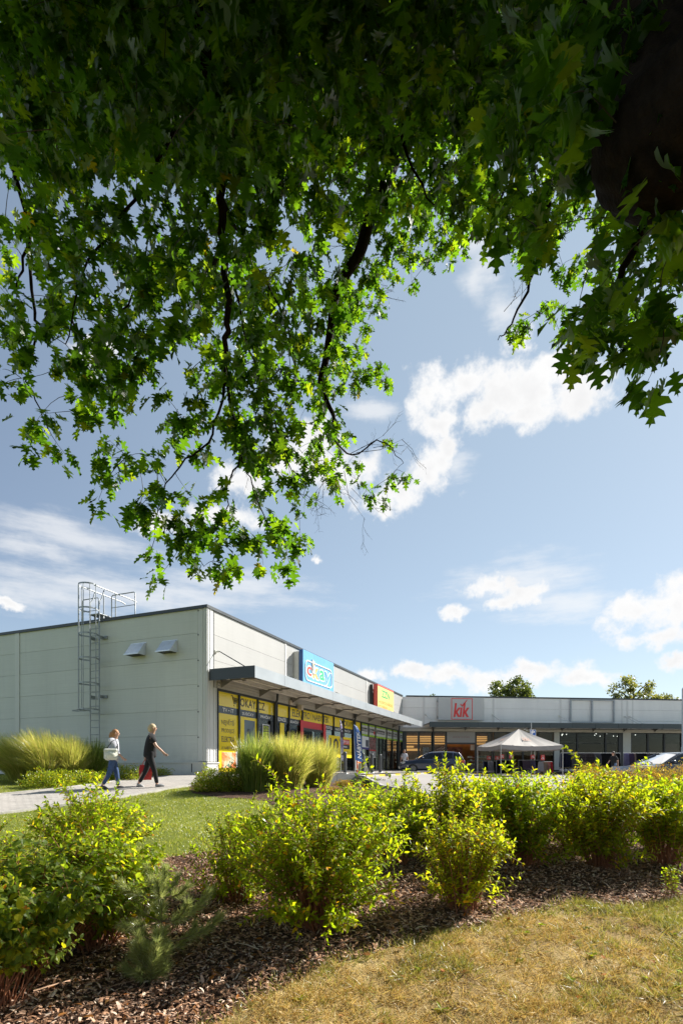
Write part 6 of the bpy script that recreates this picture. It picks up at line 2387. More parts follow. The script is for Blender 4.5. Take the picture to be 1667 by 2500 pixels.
for i, (lab, px, py, hh, sp_, n, m_, bi, w) in enumerate((
        ('golden windswept grass clump at the far left of the end wall', 52, 1908, 1.50, 0.72, 6800, M_GRY, (-0.24, 0), 0.010),
        ('golden green grass clump second from the left by the end wall', 112, 1909, 1.62, 0.68, 7200, M_GRY, (-0.18, 0), 0.010),
        ('green grass clump between the golden clumps and the ladder', 172, 1907, 1.52, 0.66, 6800, M_GRY, (-0.14, 0), 0.010),
        ('darker green grass clump at the foot of the caged ladder', 226, 1904, 1.38, 0.6, 2800, M_GRS, (-0.05, 0), 0.015),
        ('dark grass tuft against the wall between the two walkers', 322, 1886, 1.25, 0.50, 1500, M_GRD, (0, 0), 0.012),
        ('tall upright dark green grass beside the corner bush', 624, 1931, 1.56, 0.40, 2600, M_GRS, (0.02, 0), 0.014),
        ('broad pale feathery grass before the shop entrance', 706, 1926, 1.50, 0.58, 7000, M_GRY, (0.02, 0), 0.009),
        ('pale feathery grass at the right end of the row before the banner', 776, 1922, 1.46, 0.54, 6000, M_GRY, (0.0, 0), 0.009),
        ('pale feathery grass between the upright grass and the broad one', 664, 1924, 1.46, 0.52, 5200, M_GRY, (0.0, 0), 0.009))):
    x, y, z = gz_(px, py)
    tall_grass(lab, x, y, z, hh, sp_, n, 300 + i, m_, bi, w)
# arching lower leaves of the dark upright grass
# ------------------------------------------------------------------ low mounded shrubs
M_SPIR = leafmat('hedge_leaf_gold', [(0.0, (0.14, 0.13, 0.02)), (0.4, (0.26, 0.22, 0.03)), (0.75, (0.36, 0.24, 0.035)), (1.0, (0.40, 0.14, 0.04))], (1.9, 1.8, 1.0), 0.45, 0.4, 0.04)
M_COTO = leafmat('cover_leaf_green', [(0.0, (0.08, 0.12, 0.014)), (0.5, (0.18, 0.23, 0.02)), (0.9, (0.28, 0.31, 0.03)), (1.0, (0.40, 0.18, 0.03))], (2.6, 2.5, 0.9), 0.56, 0.4, 0.04)
M_JUNI = leafmat('juniper_spray', [(0.0, (0.03, 0.05, 0.025)), (0.6, (0.06, 0.09, 0.04)), (1.0, (0.14, 0.14, 0.06))], (1.5, 1.5, 1.2), 0.3, 0.5, 0.03)
M_TWG = pmat('mound_twig', (0.10, 0.07, 0.05), 0.8)


def mound(label, x, y, z, a, b, h, n, leaf, mat, seed, name='low_shrub', cat='shrub', group=None, spiky=0.0, box=False):
    rg = np.random.default_rng(seed)
    o = thing(name, label, cat, (x, y, z), 0, group)
    u = rnd_unit(n, rg)
    u[:, 2] = np.abs(u[:, 2])
    if box:
        u = np.sign(u) * np.abs(u) ** 0.6
        u = u / np.maximum(1.0, np.abs(u).max(1, keepdims=True))
    lump = 1 + 0.16 * np.sin(u[:, 0] * 7 + seed) * np.sin(u[:, 1] * 8 + seed * 2) + 0.10 * np.sin(u[:, 2] * 11 + u[:, 0] * 9)
    rad = (rg.random(n) ** 0.32) * lump
    pos = u * rad[:, None] * np.array([a, b, h])
    keep = pos[:, 2] > 0.01
    pos, u = pos[keep], u[keep]
    ax = norm(u * np.array([1, 1, 0.7]) + rg.normal(0, 0.7, pos.shape) + np.array([0, 0, 0.35 + spiky]))
    lv = scatter(SMALL_T if leaf < 0.05 else LEAF_T, SMALL_F if leaf < 0.05 else LEAF_F, pos, ax, norm(rg.normal(size=pos.shape) + np.array([0, 0, 1.0])), leaf * rg.uniform(0.7, 1.3, len(pos)))
    mesh_np('foliage', *lv, mat, o)
    k = 40
    th = rg.uniform(0, 6.28, k)
    P2 = np.stack([a * 0.8 * np.cos(th), b * 0.8 * np.sin(th), h * rg.uniform(0.4, 0.95, k)], 1) * rg.uniform(0.4, 1, (k, 1))
    P0 = P2 * 0.08
    P0[:, 2] = -0.03
    P1 = P2 * np.array([0.4, 0.4, 0.7])
    mesh_np('stems', *tubes_np(P0, P1, P2, np.full(k, 0.008), np.full(k, 0.003), 3, 4), M_TWG, o)
    return o


for i, (lab, px, py, a, b, h, n, lf, m_, nm) in enumerate((
        ('leafy green bush at the building corner, left half of the pair', 515, 1932, 0.50, 0.40, 0.66, 5200, 0.045, M_COTO, 'low_shrub'),
        ('leafy green bush touching the tall upright grass', 572, 1931, 0.46, 0.40, 0.74, 5200, 0.045, M_COTO, 'low_shrub'),
        ('spreading ground shrub below the golden grasses at the lawn edge', 120, 1921, 0.85, 0.45, 0.50, 4200, 0.05, M_COTO, 'low_shrub'),
        ('spreading ground shrub below the darker grass clump', 205, 1915, 0.75, 0.42, 0.42, 3600, 0.05, M_COTO, 'low_shrub'),
        ('low green shrub behind the person in the grey hooded top', 300, 1905, 0.80, 0.45, 0.50, 4200, 0.05, M_COTO, 'low_shrub'),
        ('thin low shrub behind the person in black', 385, 1897, 0.60, 0.35, 0.36, 2200, 0.045, M_COTO, 'low_shrub'),
        ('yellow leaved dwarf shrub right of the feathery grasses', 838, 1921, 0.36, 0.30, 0.26, 2600, 0.03, M_SPIR, 'low_shrub'),
        ('small orange dwarf shrub in front of the yellow dwarf shrub', 806, 1938, 0.40, 0.30, 0.22, 2200, 0.03, M_SPIR, 'low_shrub'),
        ('spreading grey green juniper before the bollards', 890, 1921, 0.80, 0.55, 0.34, 5200, 0.06, M_JUNI, 'juniper'),
        ('dry heathery mound in the bed behind the largest shrub', 935, 1985, 0.62, 0.50, 0.30, 4200, 0.045, M_JUNI, 'low_shrub'))):
    x, y, z = gz_(px, py)
    mound(lab, x, y, z, a, b, h, n, lf, m_, 400 + i, nm)
hz = [('orange tipped hedge shrub hiding the headlight of the right car', 7.75, 16.2, 1.0, 0.75, 0.78), ('orange tipped hedge shrub below the door mirror of the right car', 9.35, 16.4, 1.1, 0.75, 0.90),
      ('orange tipped hedge shrub cut by the right picture edge', 10.9, 16.5, 1.2, 0.8, 0.96), ('rounded orange hedge shrub set back left of the right car', 9.0, 19.2, 0.75, 0.6, 0.86)]
isl = sheet('mulch_bed', wobble([(6.4, 14.9), (12.8, 15.2), (13, 19.8), (8.2, 20.0), (7.9, 17.6), (6.5, 17.2)], 0.03, 0.3, 9), park_z, M_MULCH, 0.06, 0.4)
tag(isl, 'planted island of bark mulch under the orange hedge', None, None, 'structure')
for i, (lab, x, y, a, b, h) in enumerate(hz):
    mound(lab, x, y, parkz(x, y) + 0.05, a, b, h, 8200, 0.042, M_SPIR, 450 + i, 'hedge_shrub', 'shrub', 'orange tipped hedge shrubs at the car park', 0.3)

# ------------------------------------------------------------------ young pine
M_NEED = leafmat('pine_needle', [(0.0, (0.20, 0.25, 0.08)), (0.6, (0.38, 0.42, 0.16)), (1.0, (0.55, 0.55, 0.26))], (1.4, 1.4, 1.0), 0.5, 0.4, 0.06)


def pine(label, x, y, z, Hh, seed):
    rg = np.random.default_rng(seed)
    o = thing('young_pine', label, 'pine', (x, y, z), 0)
    br = []
    br.append((np.array([0, 0, -0.03]), np.array([0.0, 0, Hh * 0.5]), np.array([0.03, 0.0, Hh]), 0.45))
    for lev, (hh, ln, k) in enumerate(((0.24, 0.30, 4), (0.46, 0.28, 5), (0.70, 0.20, 5), (0.12, 0.22, 3))):
        for j in range(k):
            a = 2 * math.pi * (j + 0.4 * lev) / k + rg.normal(0, 0.3)
            d = np.array([math.cos(a), math.sin(a), 0])
            L = ln * Hh * 1.95 * rg.uniform(0.8, 1.2)
            s = np.array([0.02 * hh, 0, hh * Hh])
            br.append((s, s + d * L * 0.7 + np.array([0, 0, 0.02]), s + d * L + np.array([0, 0, 0.16 * rg.uniform(0.4, 1.4)]), 0.3))
    P0, P1, P2 = (np.array([b[i] for b in br]) for i in range(3))
    mesh_np('stems', *tubes_np(P0, P1, P2, np.full(len(br), 0.007), np.full(len(br), 0.003), 5, 5), pmat('pine_stem', (0.22, 0.15, 0.09), 0.8), o, True)
    pos, ax = [], []
    for (a, b, c, t0) in br:
        m = int(220 + 1300 * np.linalg.norm(c - a))
        t = rg.uniform(t0, 1.0, m)
        p, tg = curve_at(np.repeat(a[None], m, 0), np.repeat(b[None], m, 0), np.repeat(c[None], m, 0), t)
        pos.append(p)
        ax.append(norm(norm(rg.normal(size=(m, 3))) * 0.8 + tg * (0.7 + 0.6 * t[:, None])))
    pos, ax = np.concatenate(pos), np.concatenate(ax)
    T = [(-0.5, 0, 0), (0.5, 0, 0), (0.35, 0.6, 0), (-0.35, 0.6, 0), (0, 1, -0.03)]
    Fc = [(0, 1, 2, 3), (3, 2, 4)]
    mesh_np('needles', *scatter(T, Fc, pos, ax, rnd_unit(len(pos), rg), rg.uniform(0.055, 0.095, len(pos)), np.full(len(pos), 0.0020)), M_NEED, o)


x, y, z = gz_(392, 2352)
pine('small young pine growing between the large left shrub and the mulch', x, y, z, 0.66, 21)
x, y, z = gz_(366, 2398)
pine('knee high pine seedling just in front of the small young pine', x, y, z, 0.22, 22)

# ------------------------------------------------------------------ lawn, dry grass, bark chips
M_LBL = leafmat('lawn_blade', [(0.0, (0.12, 0.16, 0.016)), (0.5, (0.23, 0.28, 0.035)), (0.85, (0.34, 0.35, 0.08)), (1.0, (0.55, 0.48, 0.22))], (1.9, 1.8, 0.9), 0.45, 0.5, 0.03)
M_DBL = leafmat('dry_blade', [(0.0, (0.22, 0.13, 0.04)), (0.4, (0.56, 0.39, 0.13)), (0.75, (0.74, 0.57, 0.22)), (0.9, (0.32, 0.31, 0.08)), (1.0, (0.20, 0.24, 0.05))], (1.3, 1.2, 0.9), 0.3, 0.6, 0.02)
M_DBG = leafmat('dry_blade_greenish', [(0.0, (0.13, 0.15, 0.03)), (0.5, (0.23, 0.25, 0.05)), (0.9, (0.38, 0.34, 0.11)), (1.0, (0.52, 0.40, 0.17))], (1.6, 1.5, 0.9), 0.4, 0.5, 0.03)
BLADE_T = [(-0.5, 0, 0), (0.5, 0, 0), (0.42, 0.5, 0.06), (-0.42, 0.5, 0.06), (0, 1.0, 0.26)]
BLADE_F = [(0, 1, 2, 3), (3, 2, 4)]


def blades(name, label, x, y, zoff, ln, wd, tilt, mat, rg, density=None):
    n = len(x)
    z = land(x, y) + zoff
    pos = np.stack([x, y, z], 1)
    ax = rg.normal(0, 1, (n, 3)) * np.array([tilt, tilt, 0.15])
    ax[:, 2] = np.abs(ax[:, 2]) + 0.6
    o = mesh_np(name, *scatter(BLADE_T, BLADE_F, pos, ax, rnd_unit(n, rg), ln, wd), mat)
    return tag(o, label, 'grass', None, 'stuff')


def samp(n, x0, x1, y0, y1, rg, inside=None, outside=(), near=1.0):
    y = y0 + (y1 - y0) * rg.random(n) ** near
    x = rg.uniform(x0, x1, n)
    k = np.ones(n, bool)
    if inside is not None:
        k &= in_poly(x, y, inside)
    for p in outside:
        k &= ~in_poly(x, y, p)
    k &= np.abs(x) < 0.78 * y + 1.3
    return x[k], y[k]


rg = np.random.default_rng(77)
x, y = samp(380000, -12.5, 2.2, 6.3, 20.5, rg, None, (BED, PATH, DRY, [ok_world(-1, -2), ok_world(10, -1), ok_world(10, 6), ok_world(4, 5), ok_world(-1, 1.4)], PARK), 1.35)
clump = (np.sin(x * 3.1 + 1) * np.sin(y * 2.7) + np.sin(x * 7.3) * np.sin(y * 6.1)) * 0.2 + 0.8
blades('lawn_grass', 'short green lawn grass between the shrub bed and the footpath', x, y, -0.01, rg.uniform(0.035, 0.075, len(x)) * clump, rg.uniform(0.004, 0.008, len(x)), 0.45, M_LBL, rg)
cx_, cy_ = samp(17000, -2.2, 5.4, 2.2, 7.2, rg, DRY, (), 1.5)
patch = np.sin(cx_ * 2.3 + cy_) * np.sin(cy_ * 3.1 - cx_) + 0.7 * np.sin(5.1 * cx_ + 1.3 * cy_) * np.sin(4.3 * cy_ - 2.2 * cx_ + 1) + 0.4 * np.sin(11 * cx_ + 3 * cy_) * np.sin(10 * cy_)
gr = np.clip(0.30 * cx_ + 0.62 * (cy_ - 4.3) + 0.8 * patch, -0.6, 1.8)
bare_ = np.sin(cx_ * 4.1 + 2 + np.sin(3 * cy_)) * np.sin(cy_ * 4.7 + np.sin(4 * cx_)) + 0.5 * np.sin(cx_ * 13) * np.sin(cy_ * 12 + cx_ * 3)
kp = rg.random(len(cx_)) < np.clip(0.85 + 0.5 * bare_, 0.22, 1)
cx_, cy_, gr = cx_[kp], cy_[kp], gr[kp]
grn = rg.random(len(cx_)) < np.clip(0.12 + 0.48 * gr, 0.03, 0.9)
tsz = np.exp(rg.normal(0, 0.38, len(cx_)))
tdir = rg.normal(0, 1, (len(cx_), 2))


def tufted(sel, name, label, mat, per, hh, flat):
    idx = np.repeat(np.nonzero(sel)[0], per)
    n = len(idx)
    r = 0.045 * tsz[idx] * np.sqrt(rg.random(n))
    a = rg.uniform(0, 2 * math.pi, n)
    ox, oy = r * np.cos(a), r * np.sin(a)
    x, y = cx_[idx] + ox, cy_[idx] + oy
    ax = np.stack([ox * 14 + tdir[idx, 0] * flat * 0.7 + rg.normal(0, flat, n), oy * 14 + tdir[idx, 1] * flat * 0.7 + rg.normal(0, flat, n), 0.35 + 0.5 * rg.random(n)], 1)
    ln = rg.uniform(*hh, n) * (0.6 + 0.5 * tsz[idx])
    pos = np.stack([x, y, turf(x, y) - 0.004], 1)
    o = mesh_np(name, *scatter(BLADE_T, BLADE_F, pos, ax, rnd_unit(n, rg), ln, rg.uniform(0.0022, 0.0045, n)), mat)
    tag(o, label, 'grass', None, 'stuff')


tufted(~grn, 'dry_grass', 'matted straw coloured grass of the dry lawn', M_DBL, 27, (0.025, 0.08), 0.95)
tufted(grn, 'short_grass', 'thin greenish grass tufts in the dry lawn', M_DBG, 26, (0.035, 0.095), 0.45)
# ragged fringe of grass over the mulch
fx, fy = [], []
for (a, b) in zip(EDGE_W[:-1], EDGE_W[1:]):
    m = int(420 * math.dist(a, b))
    t = rg.random(m)
    fx.append(a[0] + (b[0] - a[0]) * t + rg.normal(0, 0.09, m))
    fy.append(a[1] + (b[1] - a[1]) * t + rg.normal(0, 0.05, m))
fx, fy = np.concatenate(fx), np.concatenate(fy)
blades('fringe_grass', 'uncut grass fringe along the edge of the mulch bed', fx, fy, 0.01, rg.uniform(0.03, 0.09, len(fx)) * np.exp(rg.normal(0, 0.3, len(fx))), rg.uniform(0.003, 0.005, len(fx)), 0.6, M_DBG, rg)

M_CHIP = leafmat('bark_chip', [(0.0, (0.05, 0.026, 0.016)), (0.25, (0.20, 0.105, 0.06)), (0.55, (0.44, 0.25, 0.15)), (0.82, (0.55, 0.36, 0.25)), (1.0, (0.70, 0.55, 0.43))], (0.4, 0.4, 0.4), 0.05, 0.6, 0.02)
M_LITTER = leafmat('fallen_leaf', [(0.0, (0.14, 0.06, 0.02)), (0.5, (0.28, 0.12, 0.03)), (0.85, (0.46, 0.14, 0.02)), (1.0, (0.38, 0.25, 0.11))], (1.2, 1.1, 0.8), 0.25, 0.5, 0.04)
CHIP_T = [(-0.5, 0, 0), (0.4, 0.04, 0.02), (0.5, 0.5, 0.10), (-0.45, 0.55, 0.08), (-0.3, 1.0, 0.0), (0.28, 0.93, -0.03), (-0.5, 0.0, -0.1), (0.4, 0.04, -0.09), (0.5, 0.5, -0.02)]
CHIP_F = [(0, 1, 2, 3), (3, 2, 5, 4), (0, 6, 7, 1), (1, 7, 8, 2)]

TWIG_T = [(-0.5, 0, 0), (0.5, 0, 0), (0.9, 0.5, 0.03), (-0.1, 0.5, 0.03), (0.2, 1, 0.0), (-0.2, 1, 0.0), (0, 0, -0.012), (0.4, 0.5, 0.012), (0, 1, -0.01)]
TWIG_F = [(0, 1, 2, 3), (3, 2, 4, 5), (0, 3, 7, 6), (3, 5, 8, 7), (6, 7, 2, 1), (7, 8, 4, 2)]


def chips(name, label, x, y, ln, asp, mat, rg, up=0.35, T=CHIP_T, Fc=CHIP_F, lift=0.012, cat='mulch'):
    n = len(x)
    z = land(x, y) + lift + rg.random(n) * 0.022
    ax = rg.normal(0, 1, (n, 3)) * np.array([1, 1, up])
    nr = rg.normal(0, 0.24, (n, 3)) + np.array([0, 0, 1.0])
    o = mesh_np(name, *scatter(T, Fc, np.stack([x, y, z], 1), ax, nr, ln, ln * asp), mat)
    return tag(o, label, cat, None, 'stuff')


x, y = samp(190000, -5.2, 6.5, 2.0, 8.6, rg, BED, (DRY,), 1.7)
chips('bark_chips', 'loose shredded bark chips that cover the bed', x, y, rg.uniform(0.014, 0.046, len(x)) * rg.choice([1, 1, 1, 1.4], len(x)), rg.uniform(0.12, 0.42, len(x)), M_CHIP, rg)
x, y = samp(1500, -4.6, 6.5, 2.3, 8.6, rg, BED, (DRY,), 1.5)
chips('dead_twigs', 'thin dead twigs lying on the bark mulch', x, y, rg.uniform(0.08, 0.28, len(x)), rg.uniform(0.02, 0.045, len(x)), M_CHIP, rg, 0.08, TWIG_T, TWIG_F, 0.03, 'twigs')
x, y = samp(2600, -4.6, 6.5, 2.3, 8.6, rg, BED, (), 1.5)
x3, y3 = samp(80, -1.0, 3.6, 2.5, 6.0, rg, DRY, (), 1.3)
chips('fallen_oak_leaves', 'curled brown oak leaves lying on the dry lawn', x3, y3, rg.uniform(0.035, 0.07, len(x3)), rg.uniform(0.8, 1.1, len(x3)), M_LITTER, rg, 0.3, OAK_T, OAK_F, 0.05, 'leaves')
wx, wy = samp(60, -1.0, 4.2, 2.6, 6.2, rg, DRY, (), 1.2)
wi = np.repeat(np.arange(len(wx)), 7)
wa = rg.uniform(0, 6.28, len(wi))
mesh = mesh_np('weeds', *scatter(LEAF_T, LEAF_F, np.stack([wx[wi], wy[wi], turf(wx[wi], wy[wi]) + 0.01], 1), np.stack([np.cos(wa), np.sin(wa), rg.uniform(0.15, 0.7, len(wi))], 1),
               np.tile([0, 0, 1.0], (len(wi), 1)), rg.uniform(0.03, 0.065, len(wi)), rg.uniform(0.04, 0.07, len(wi))), M_HYP)
tag(mesh, 'small green leafy weeds dotted over the dry lawn', 'weeds', None, 'stuff')
chips('fallen_leaves', 'brown and orange fallen leaves scattered over mulch and dry lawn', x, y, rg.uniform(0.03, 0.07, len(x)), rg.uniform(0.7, 1.1, len(x)), M_LITTER, rg, 0.3, LEAF_T, LEAF_F, 0.025, 'leaves')

# ------------------------------------------------------------------ trees beyond the far roof
def far_tree(label, px, py_top, d, crown_r, crown_h, seed, mat, n=5200, leaf=0.30, base=-0.6):
    rg = np.random.default_rng(seed)
    x = (px - CX) / F * d
    ztop = (HY - py_top) / F * d + CZ
    z0 = CZ + base
    o = thing('broadleaf_tree', label, 'tree', (x, d, z0), 0, 'trees beyond the far roof')
    ht = ztop - z0
    mb = MB()
    mb.tube([(0, 0, 0), (0.1, 0, ht * 0.3), (0.0, 0.1, ht * 0.55), (0.1, 0, ht * 0.85)], [0.32, 0.24, 0.16, 0.05], 10)
    tips = []
    for k in range(11):
        a = 2.4 * k
        h0 = ht * (0.30 + 0.045 * k)
        e = Vector((math.cos(a) * crown_r * 0.7, math.sin(a) * crown_r * 0.7, h0 + crown_h * rg.uniform(0.15, 0.4)))
        mb.tube([(0.05, 0, h0), (e.x * 0.5, e.y * 0.5, (h0 + e.z) / 2 + 0.2), e], [0.11, 0.07, 0.03], 7)
        tips.append(e)
    mb.build('trunk', [M_BARK], o)
    cl = 90
    u = rnd_unit(cl, rg)
    cz = ht - crown_h / 2
    cc = u * (rg.uniform(0.55, 1.0, (cl, 1))) * np.array([crown_r, crown_r, crown_h / 2]) + np.array([0, 0, cz])
    cc = cc[(cc[:, 2] > ht * 0.25)]
    pi = rg.integers(0, len(cc), n)
    rs = rg.uniform(0.5, 1.0, len(cc)) * crown_r * 0.30
    pos = cc[pi] + rnd_unit(n, rg) * (rg.random((n, 1)) ** 0.5) * rs[pi][:, None] * np.array([1, 1, 0.75])
    ax = norm(rg.normal(size=(n, 3)) + norm(pos - np.array([0, 0, cz])) * 0.8 + np.array([0, 0, -0.2]))
    mesh_np('crown', *scatter(LEAF_T, LEAF_F, pos, ax, norm(rg.normal(size=(n, 3)) + np.array([0, 0, 0.8])), leaf * rg.uniform(0.6, 1.2, n), leaf * 1.6 * rg.uniform(0.6, 1.2, n)), mat, o)


M_TR1 = leafmat('tree_leaf_dark', [(0.0, (0.045, 0.065, 0.02)), (0.6, (0.09, 0.12, 0.03)), (1.0, (0.16, 0.18, 0.045))], (2.2, 2.1, 1.1), 0.4, 0.4, 0.05)
M_TR2 = leafmat('tree_leaf_light', [(0.0, (0.08, 0.10, 0.03)), (0.6, (0.15, 0.18, 0.05)), (1.0, (0.26, 0.24, 0.08))], (2.2, 2.0, 1.1), 0.42, 0.4, 0.05)
far_tree('dense dark round tree behind the roof above the beige tent', 1251, 1651, 64, 3.1, 6.2, 31, M_TR1, 6500, 0.30)
far_tree('lighter feathery tree behind the roof near the right edge', 1545, 1645, 64, 2.75, 6.6, 32, M_TR2, 4600, 0.30)
far_tree('small tree top just right of the feathery tree', 1617, 1690, 66, 1.8, 3.8, 33, M_TR2, 1800, 0.26)
far_tree('thin tree tip barely showing over the roof left of the kik sign', 1050, 1692, 66, 1.3, 3.0, 34, M_TR1, 500, 0.22)
# ------------------------------------------------------------------ the oak that overhangs the view
oak = thing('oak_tree', 'large overhanging oak with lobed leaves that fills the top of the view', 'tree', (0, 0, 0))
Vv = lambda *a: Vector((a[0], a[1], a[2] + CZ))
limbs = {
    'trunk': ([Vv(2.75, -0.6, -1.5), Vv(2.68, -0.5, 0.4), Vv(2.5, -0.1, 2.0), Vv(2.15, 0.6, 2.55)], [0.40, 0.34, 0.33, 0.30]),
    'a': ([Vv(2.15, 0.6, 2.5), P(1690, 300, 1.95), P(1600, 120, 2.35), P(1500, -60, 2.8), P(1330, -330, 3.4), Vv(0.4, 4.8, 8.0), Vv(-0.6, 5.6, 9.6)], [0.27, 0.23, 0.20, 0.18, 0.15, 0.09, 0.03]),
    'up': ([Vv(2.15, 0.6, 2.5), Vv(2.3, -0.4, 5.0), Vv(1.6, -1.2, 8.0), Vv(1.2, -1.0, 10.5)], [0.25, 0.20, 0.13, 0.04]),
    'b': ([P(1330, -330, 3.4), P(1150, -80, 5.2), P(985, 330, 7.4), P(925, 480, 7.4), P(899, 545, 7.5), P(878, 615, 7.5), P(845, 668, 7.5), P(818, 723, 7.55), P(808, 800, 7.55), P(795, 880, 7.55), P(782, 938, 7.55), P(800, 985, 7.55), P(815, 1022, 7.55), P(800, 1055, 7.55)],
          [0.13, 0.12, 0.10, 0.092, 0.085, 0.08, 0.072, 0.065, 0.058, 0.05, 0.042, 0.035, 0.026, 0.012]),
    'c': ([Vv(0.4, 4.8, 8.0), P(560, -260, 3.9), P(478, -60, 3.9), P(494, 80, 3.95), P(508, 190, 3.95), P(521, 308, 4.0), P(533, 400, 4.05), P(538, 470, 4.1), P(545, 595, 4.3), P(553, 765, 4.3), P(556, 860, 4.6), P(549, 930, 5.1), P(580, 1040, 5.1), P(588, 1110, 5.15), P(612, 1165, 5.2)],
          [0.09, 0.07, 0.055, 0.048, 0.045, 0.042, 0.038, 0.034, 0.03, 0.025, 0.021, 0.017, 0.012, 0.009, 0.005]),
    'd': ([P(478, -60, 3.9), P(300, -120, 5.0), P(90, 60, 5.6), P(20, 330, 5.9), P(70, 560, 6.0), P(40, 700, 6.0)], [0.055, 0.05, 0.042, 0.032, 0.02, 0.008]),
    'e': ([P(1600, 120, 2.35), P(1620, 420, 2.6), P(1560, 580, 2.8), P(1500, 720, 2.9), P(1440, 860, 3.0)], [0.07, 0.035, 0.024, 0.015, 0.006]),
    'f': ([P(1150, -80, 5.2), P(1330, 330, 7.0), P(1330, 560, 7.6), P(1290, 690, 7.8), P(1250, 790, 7.9), P(1215, 830, 7.9)], [0.08, 0.05, 0.035, 0.022, 0.012, 0.005]),
    'g': ([P(549, 930, 5.1), P(520, 1060, 5.2), P(440, 1140, 5.3), P(395, 1210, 5.35), P(370, 1340, 5.4)], [0.015, 0.011, 0.008, 0.006, 0.003]),
    'h': ([P(588, 1110, 5.15), P(560, 1180, 5.2), P(545, 1270, 5.2), P(520, 1370, 5.2)], [0.01, 0.007, 0.005, 0.003]),
    'i': ([P(612, 1165, 5.2), P(640, 1260, 5.1), P(700, 1330, 5.0)], [0.006, 0.005, 0.003]),
    'j': ([P(70, 560, 6.0), P(90, 790, 6.1), P(150, 740, 6.1), P(200, 860, 6.0), P(215, 1000, 5.6)], [0.02, 0.016, 0.012, 0.009, 0.004]),
    'k': ([P(90, 790, 6.1), P(70, 930, 6.2), P(115, 1030, 6.2), P(95, 1070, 6.2)], [0.014, 0.009, 0.006, 0.003]),
    'l': ([P(545, 595, 4.3), P(500, 672, 5.1), P(430, 690, 5.1), P(330, 720, 5.2), P(260, 820, 5.2)], [0.022, 0.02, 0.014, 0.010, 0.005]),
    'm': ([P(538, 470, 4.1), P(620, 640, 5.3), P(690, 760, 5.6), P(720, 900, 5.8), P(700, 1050, 5.9)], [0.015, 0.012, 0.010, 0.007, 0.004]),
    'n': ([P(800, 1055, 7.55), P(860, 1110, 8.4), P(930, 1075, 8.4), P(985, 1130, 8.4)], [0.016, 0.012, 0.009, 0.004]),
    'o': ([P(508, 190, 3.95), P(420, 330, 4.4), P(330, 480, 4.3), P(220, 640, 4.3), P(160, 840, 4.4)], [0.02, 0.016, 0.012, 0.009, 0.004]),
    'p': ([P(1150, -80, 5.2), P(1040, 120, 4.6), P(980, 330, 4.4), P(1060, 500, 4.5)], [0.03, 0.022, 0.014, 0.005]),
    'q': ([P(1500, -60, 2.8), P(1360, 120, 3.0), P(1260, 330, 3.2), P(1220, 520, 3.3)], [0.03, 0.02, 0.012, 0.004]),
    'r': ([P(545, 595, 4.3), P(610, 850, 4.9), P(690, 1090, 4.9), P(720, 1160, 4.9)], [0.010, 0.008, 0.006, 0.003]),
}


def smooth_path(pts, rad, sub=5):
    out, ro = [], []
    n = len(pts)
    for i in range(n - 1):
        p0, p1, p2, p3 = pts[max(0, i - 1)], pts[i], pts[i + 1], pts[min(n - 1, i + 2)]
        for k in range(sub):
            t = k / sub
            out.append(0.5 * ((2 * p1) + (p2 - p0) * t + (2 * p0 - 5 * p1 + 4 * p2 - p3) * t * t + (3 * p1 - p0 - 3 * p2 + p3) * t ** 3))
            ro.append(rad[i] + (rad[i + 1] - rad[i]) * t)
    out.append(pts[-1])
    ro.append(rad[-1])
    return out, ro


roots, rootr = [], []
for key, (pts, rad) in limbs.items():
    pts, rad = smooth_path(pts, rad)
    if rad[0] < 0.1:                  # small boughs wander a little
        rg = random.Random(key)
        pts = [p + Vector((rg.gauss(0, 1), rg.gauss(0, 1), rg.gauss(0, 1))) * 0.012 if 0 < i < len(pts) - 1 else p for i, p in enumerate(pts)]
    mb = MB()
    big = key in ('trunk', 'a', 'up')
    if big:
        pts, rad = smooth_path(pts, rad, 6)
        mb.tube(pts, rad, 56)
        va = np.array(mb.v[:len(pts) * 56]).reshape(len(pts), 56, 3)
        ce = va.mean(1, keepdims=True)
        ang = np.arange(56) * 2 * math.pi / 56
        s_ = np.cumsum([0] + [(b - a).length for a, b in zip(pts[:-1], pts[1:])])
        f = (0.5 * np.sin(11 * ang[None] + 2.2 * np.sin(4 * s_[:, None] + 3 * np.sin(ang[None] * 2))) + 0.35 * np.sin(19 * ang[None] - 3 * np.sin(7 * s_[:, None] + 2 * ang[None]))
             + 0.3 * np.sin(13 * s_[:, None] + 5 * np.sin(3 * ang[None]))) * 0.05
        va = ce + (va - ce) * (1 + f[..., None])
        mb.v[:len(pts) * 56] = [tuple(p) for p in va.reshape(-1, 3)]
    else:
        mb.tube(pts, rad, 8)
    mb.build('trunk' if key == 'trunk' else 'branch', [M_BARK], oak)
    if key != 'trunk':
        for p, r in zip(pts, rad):
            roots.append(p)
            rootr.append(r)
roots = np.array([tuple(p) for p in roots])

# how thickly the leaves close the view, in 28 x 24 fields (0 none .. 9 closed), the leaf layers' distances below
DENS = """
9999999999999999999999999999
9999999999999999999999999999
8999999999999999999999999999
8899999999999899999999999999
8788999999998899999999999999
8678899999998889999998999999
7778999999997789888989989999
8888889998988777889989999999
8877888889877667899999888999
8878888888875678888788888999
5668888888875577865116888899
5468888888888875520004787788
6576888888888775100001578788
6687888888887750000005467888
5788888888788850000002155788
4589878777678764000000203773
5428677577675640000000000240
3627265788765400000000000000
1521663574776643100000000000
0000783112346653400000000000
0000464622652123100000000000
0000054775451000000000000000
0000035577677000000000000000
0000024166463000000000000000
""".split()


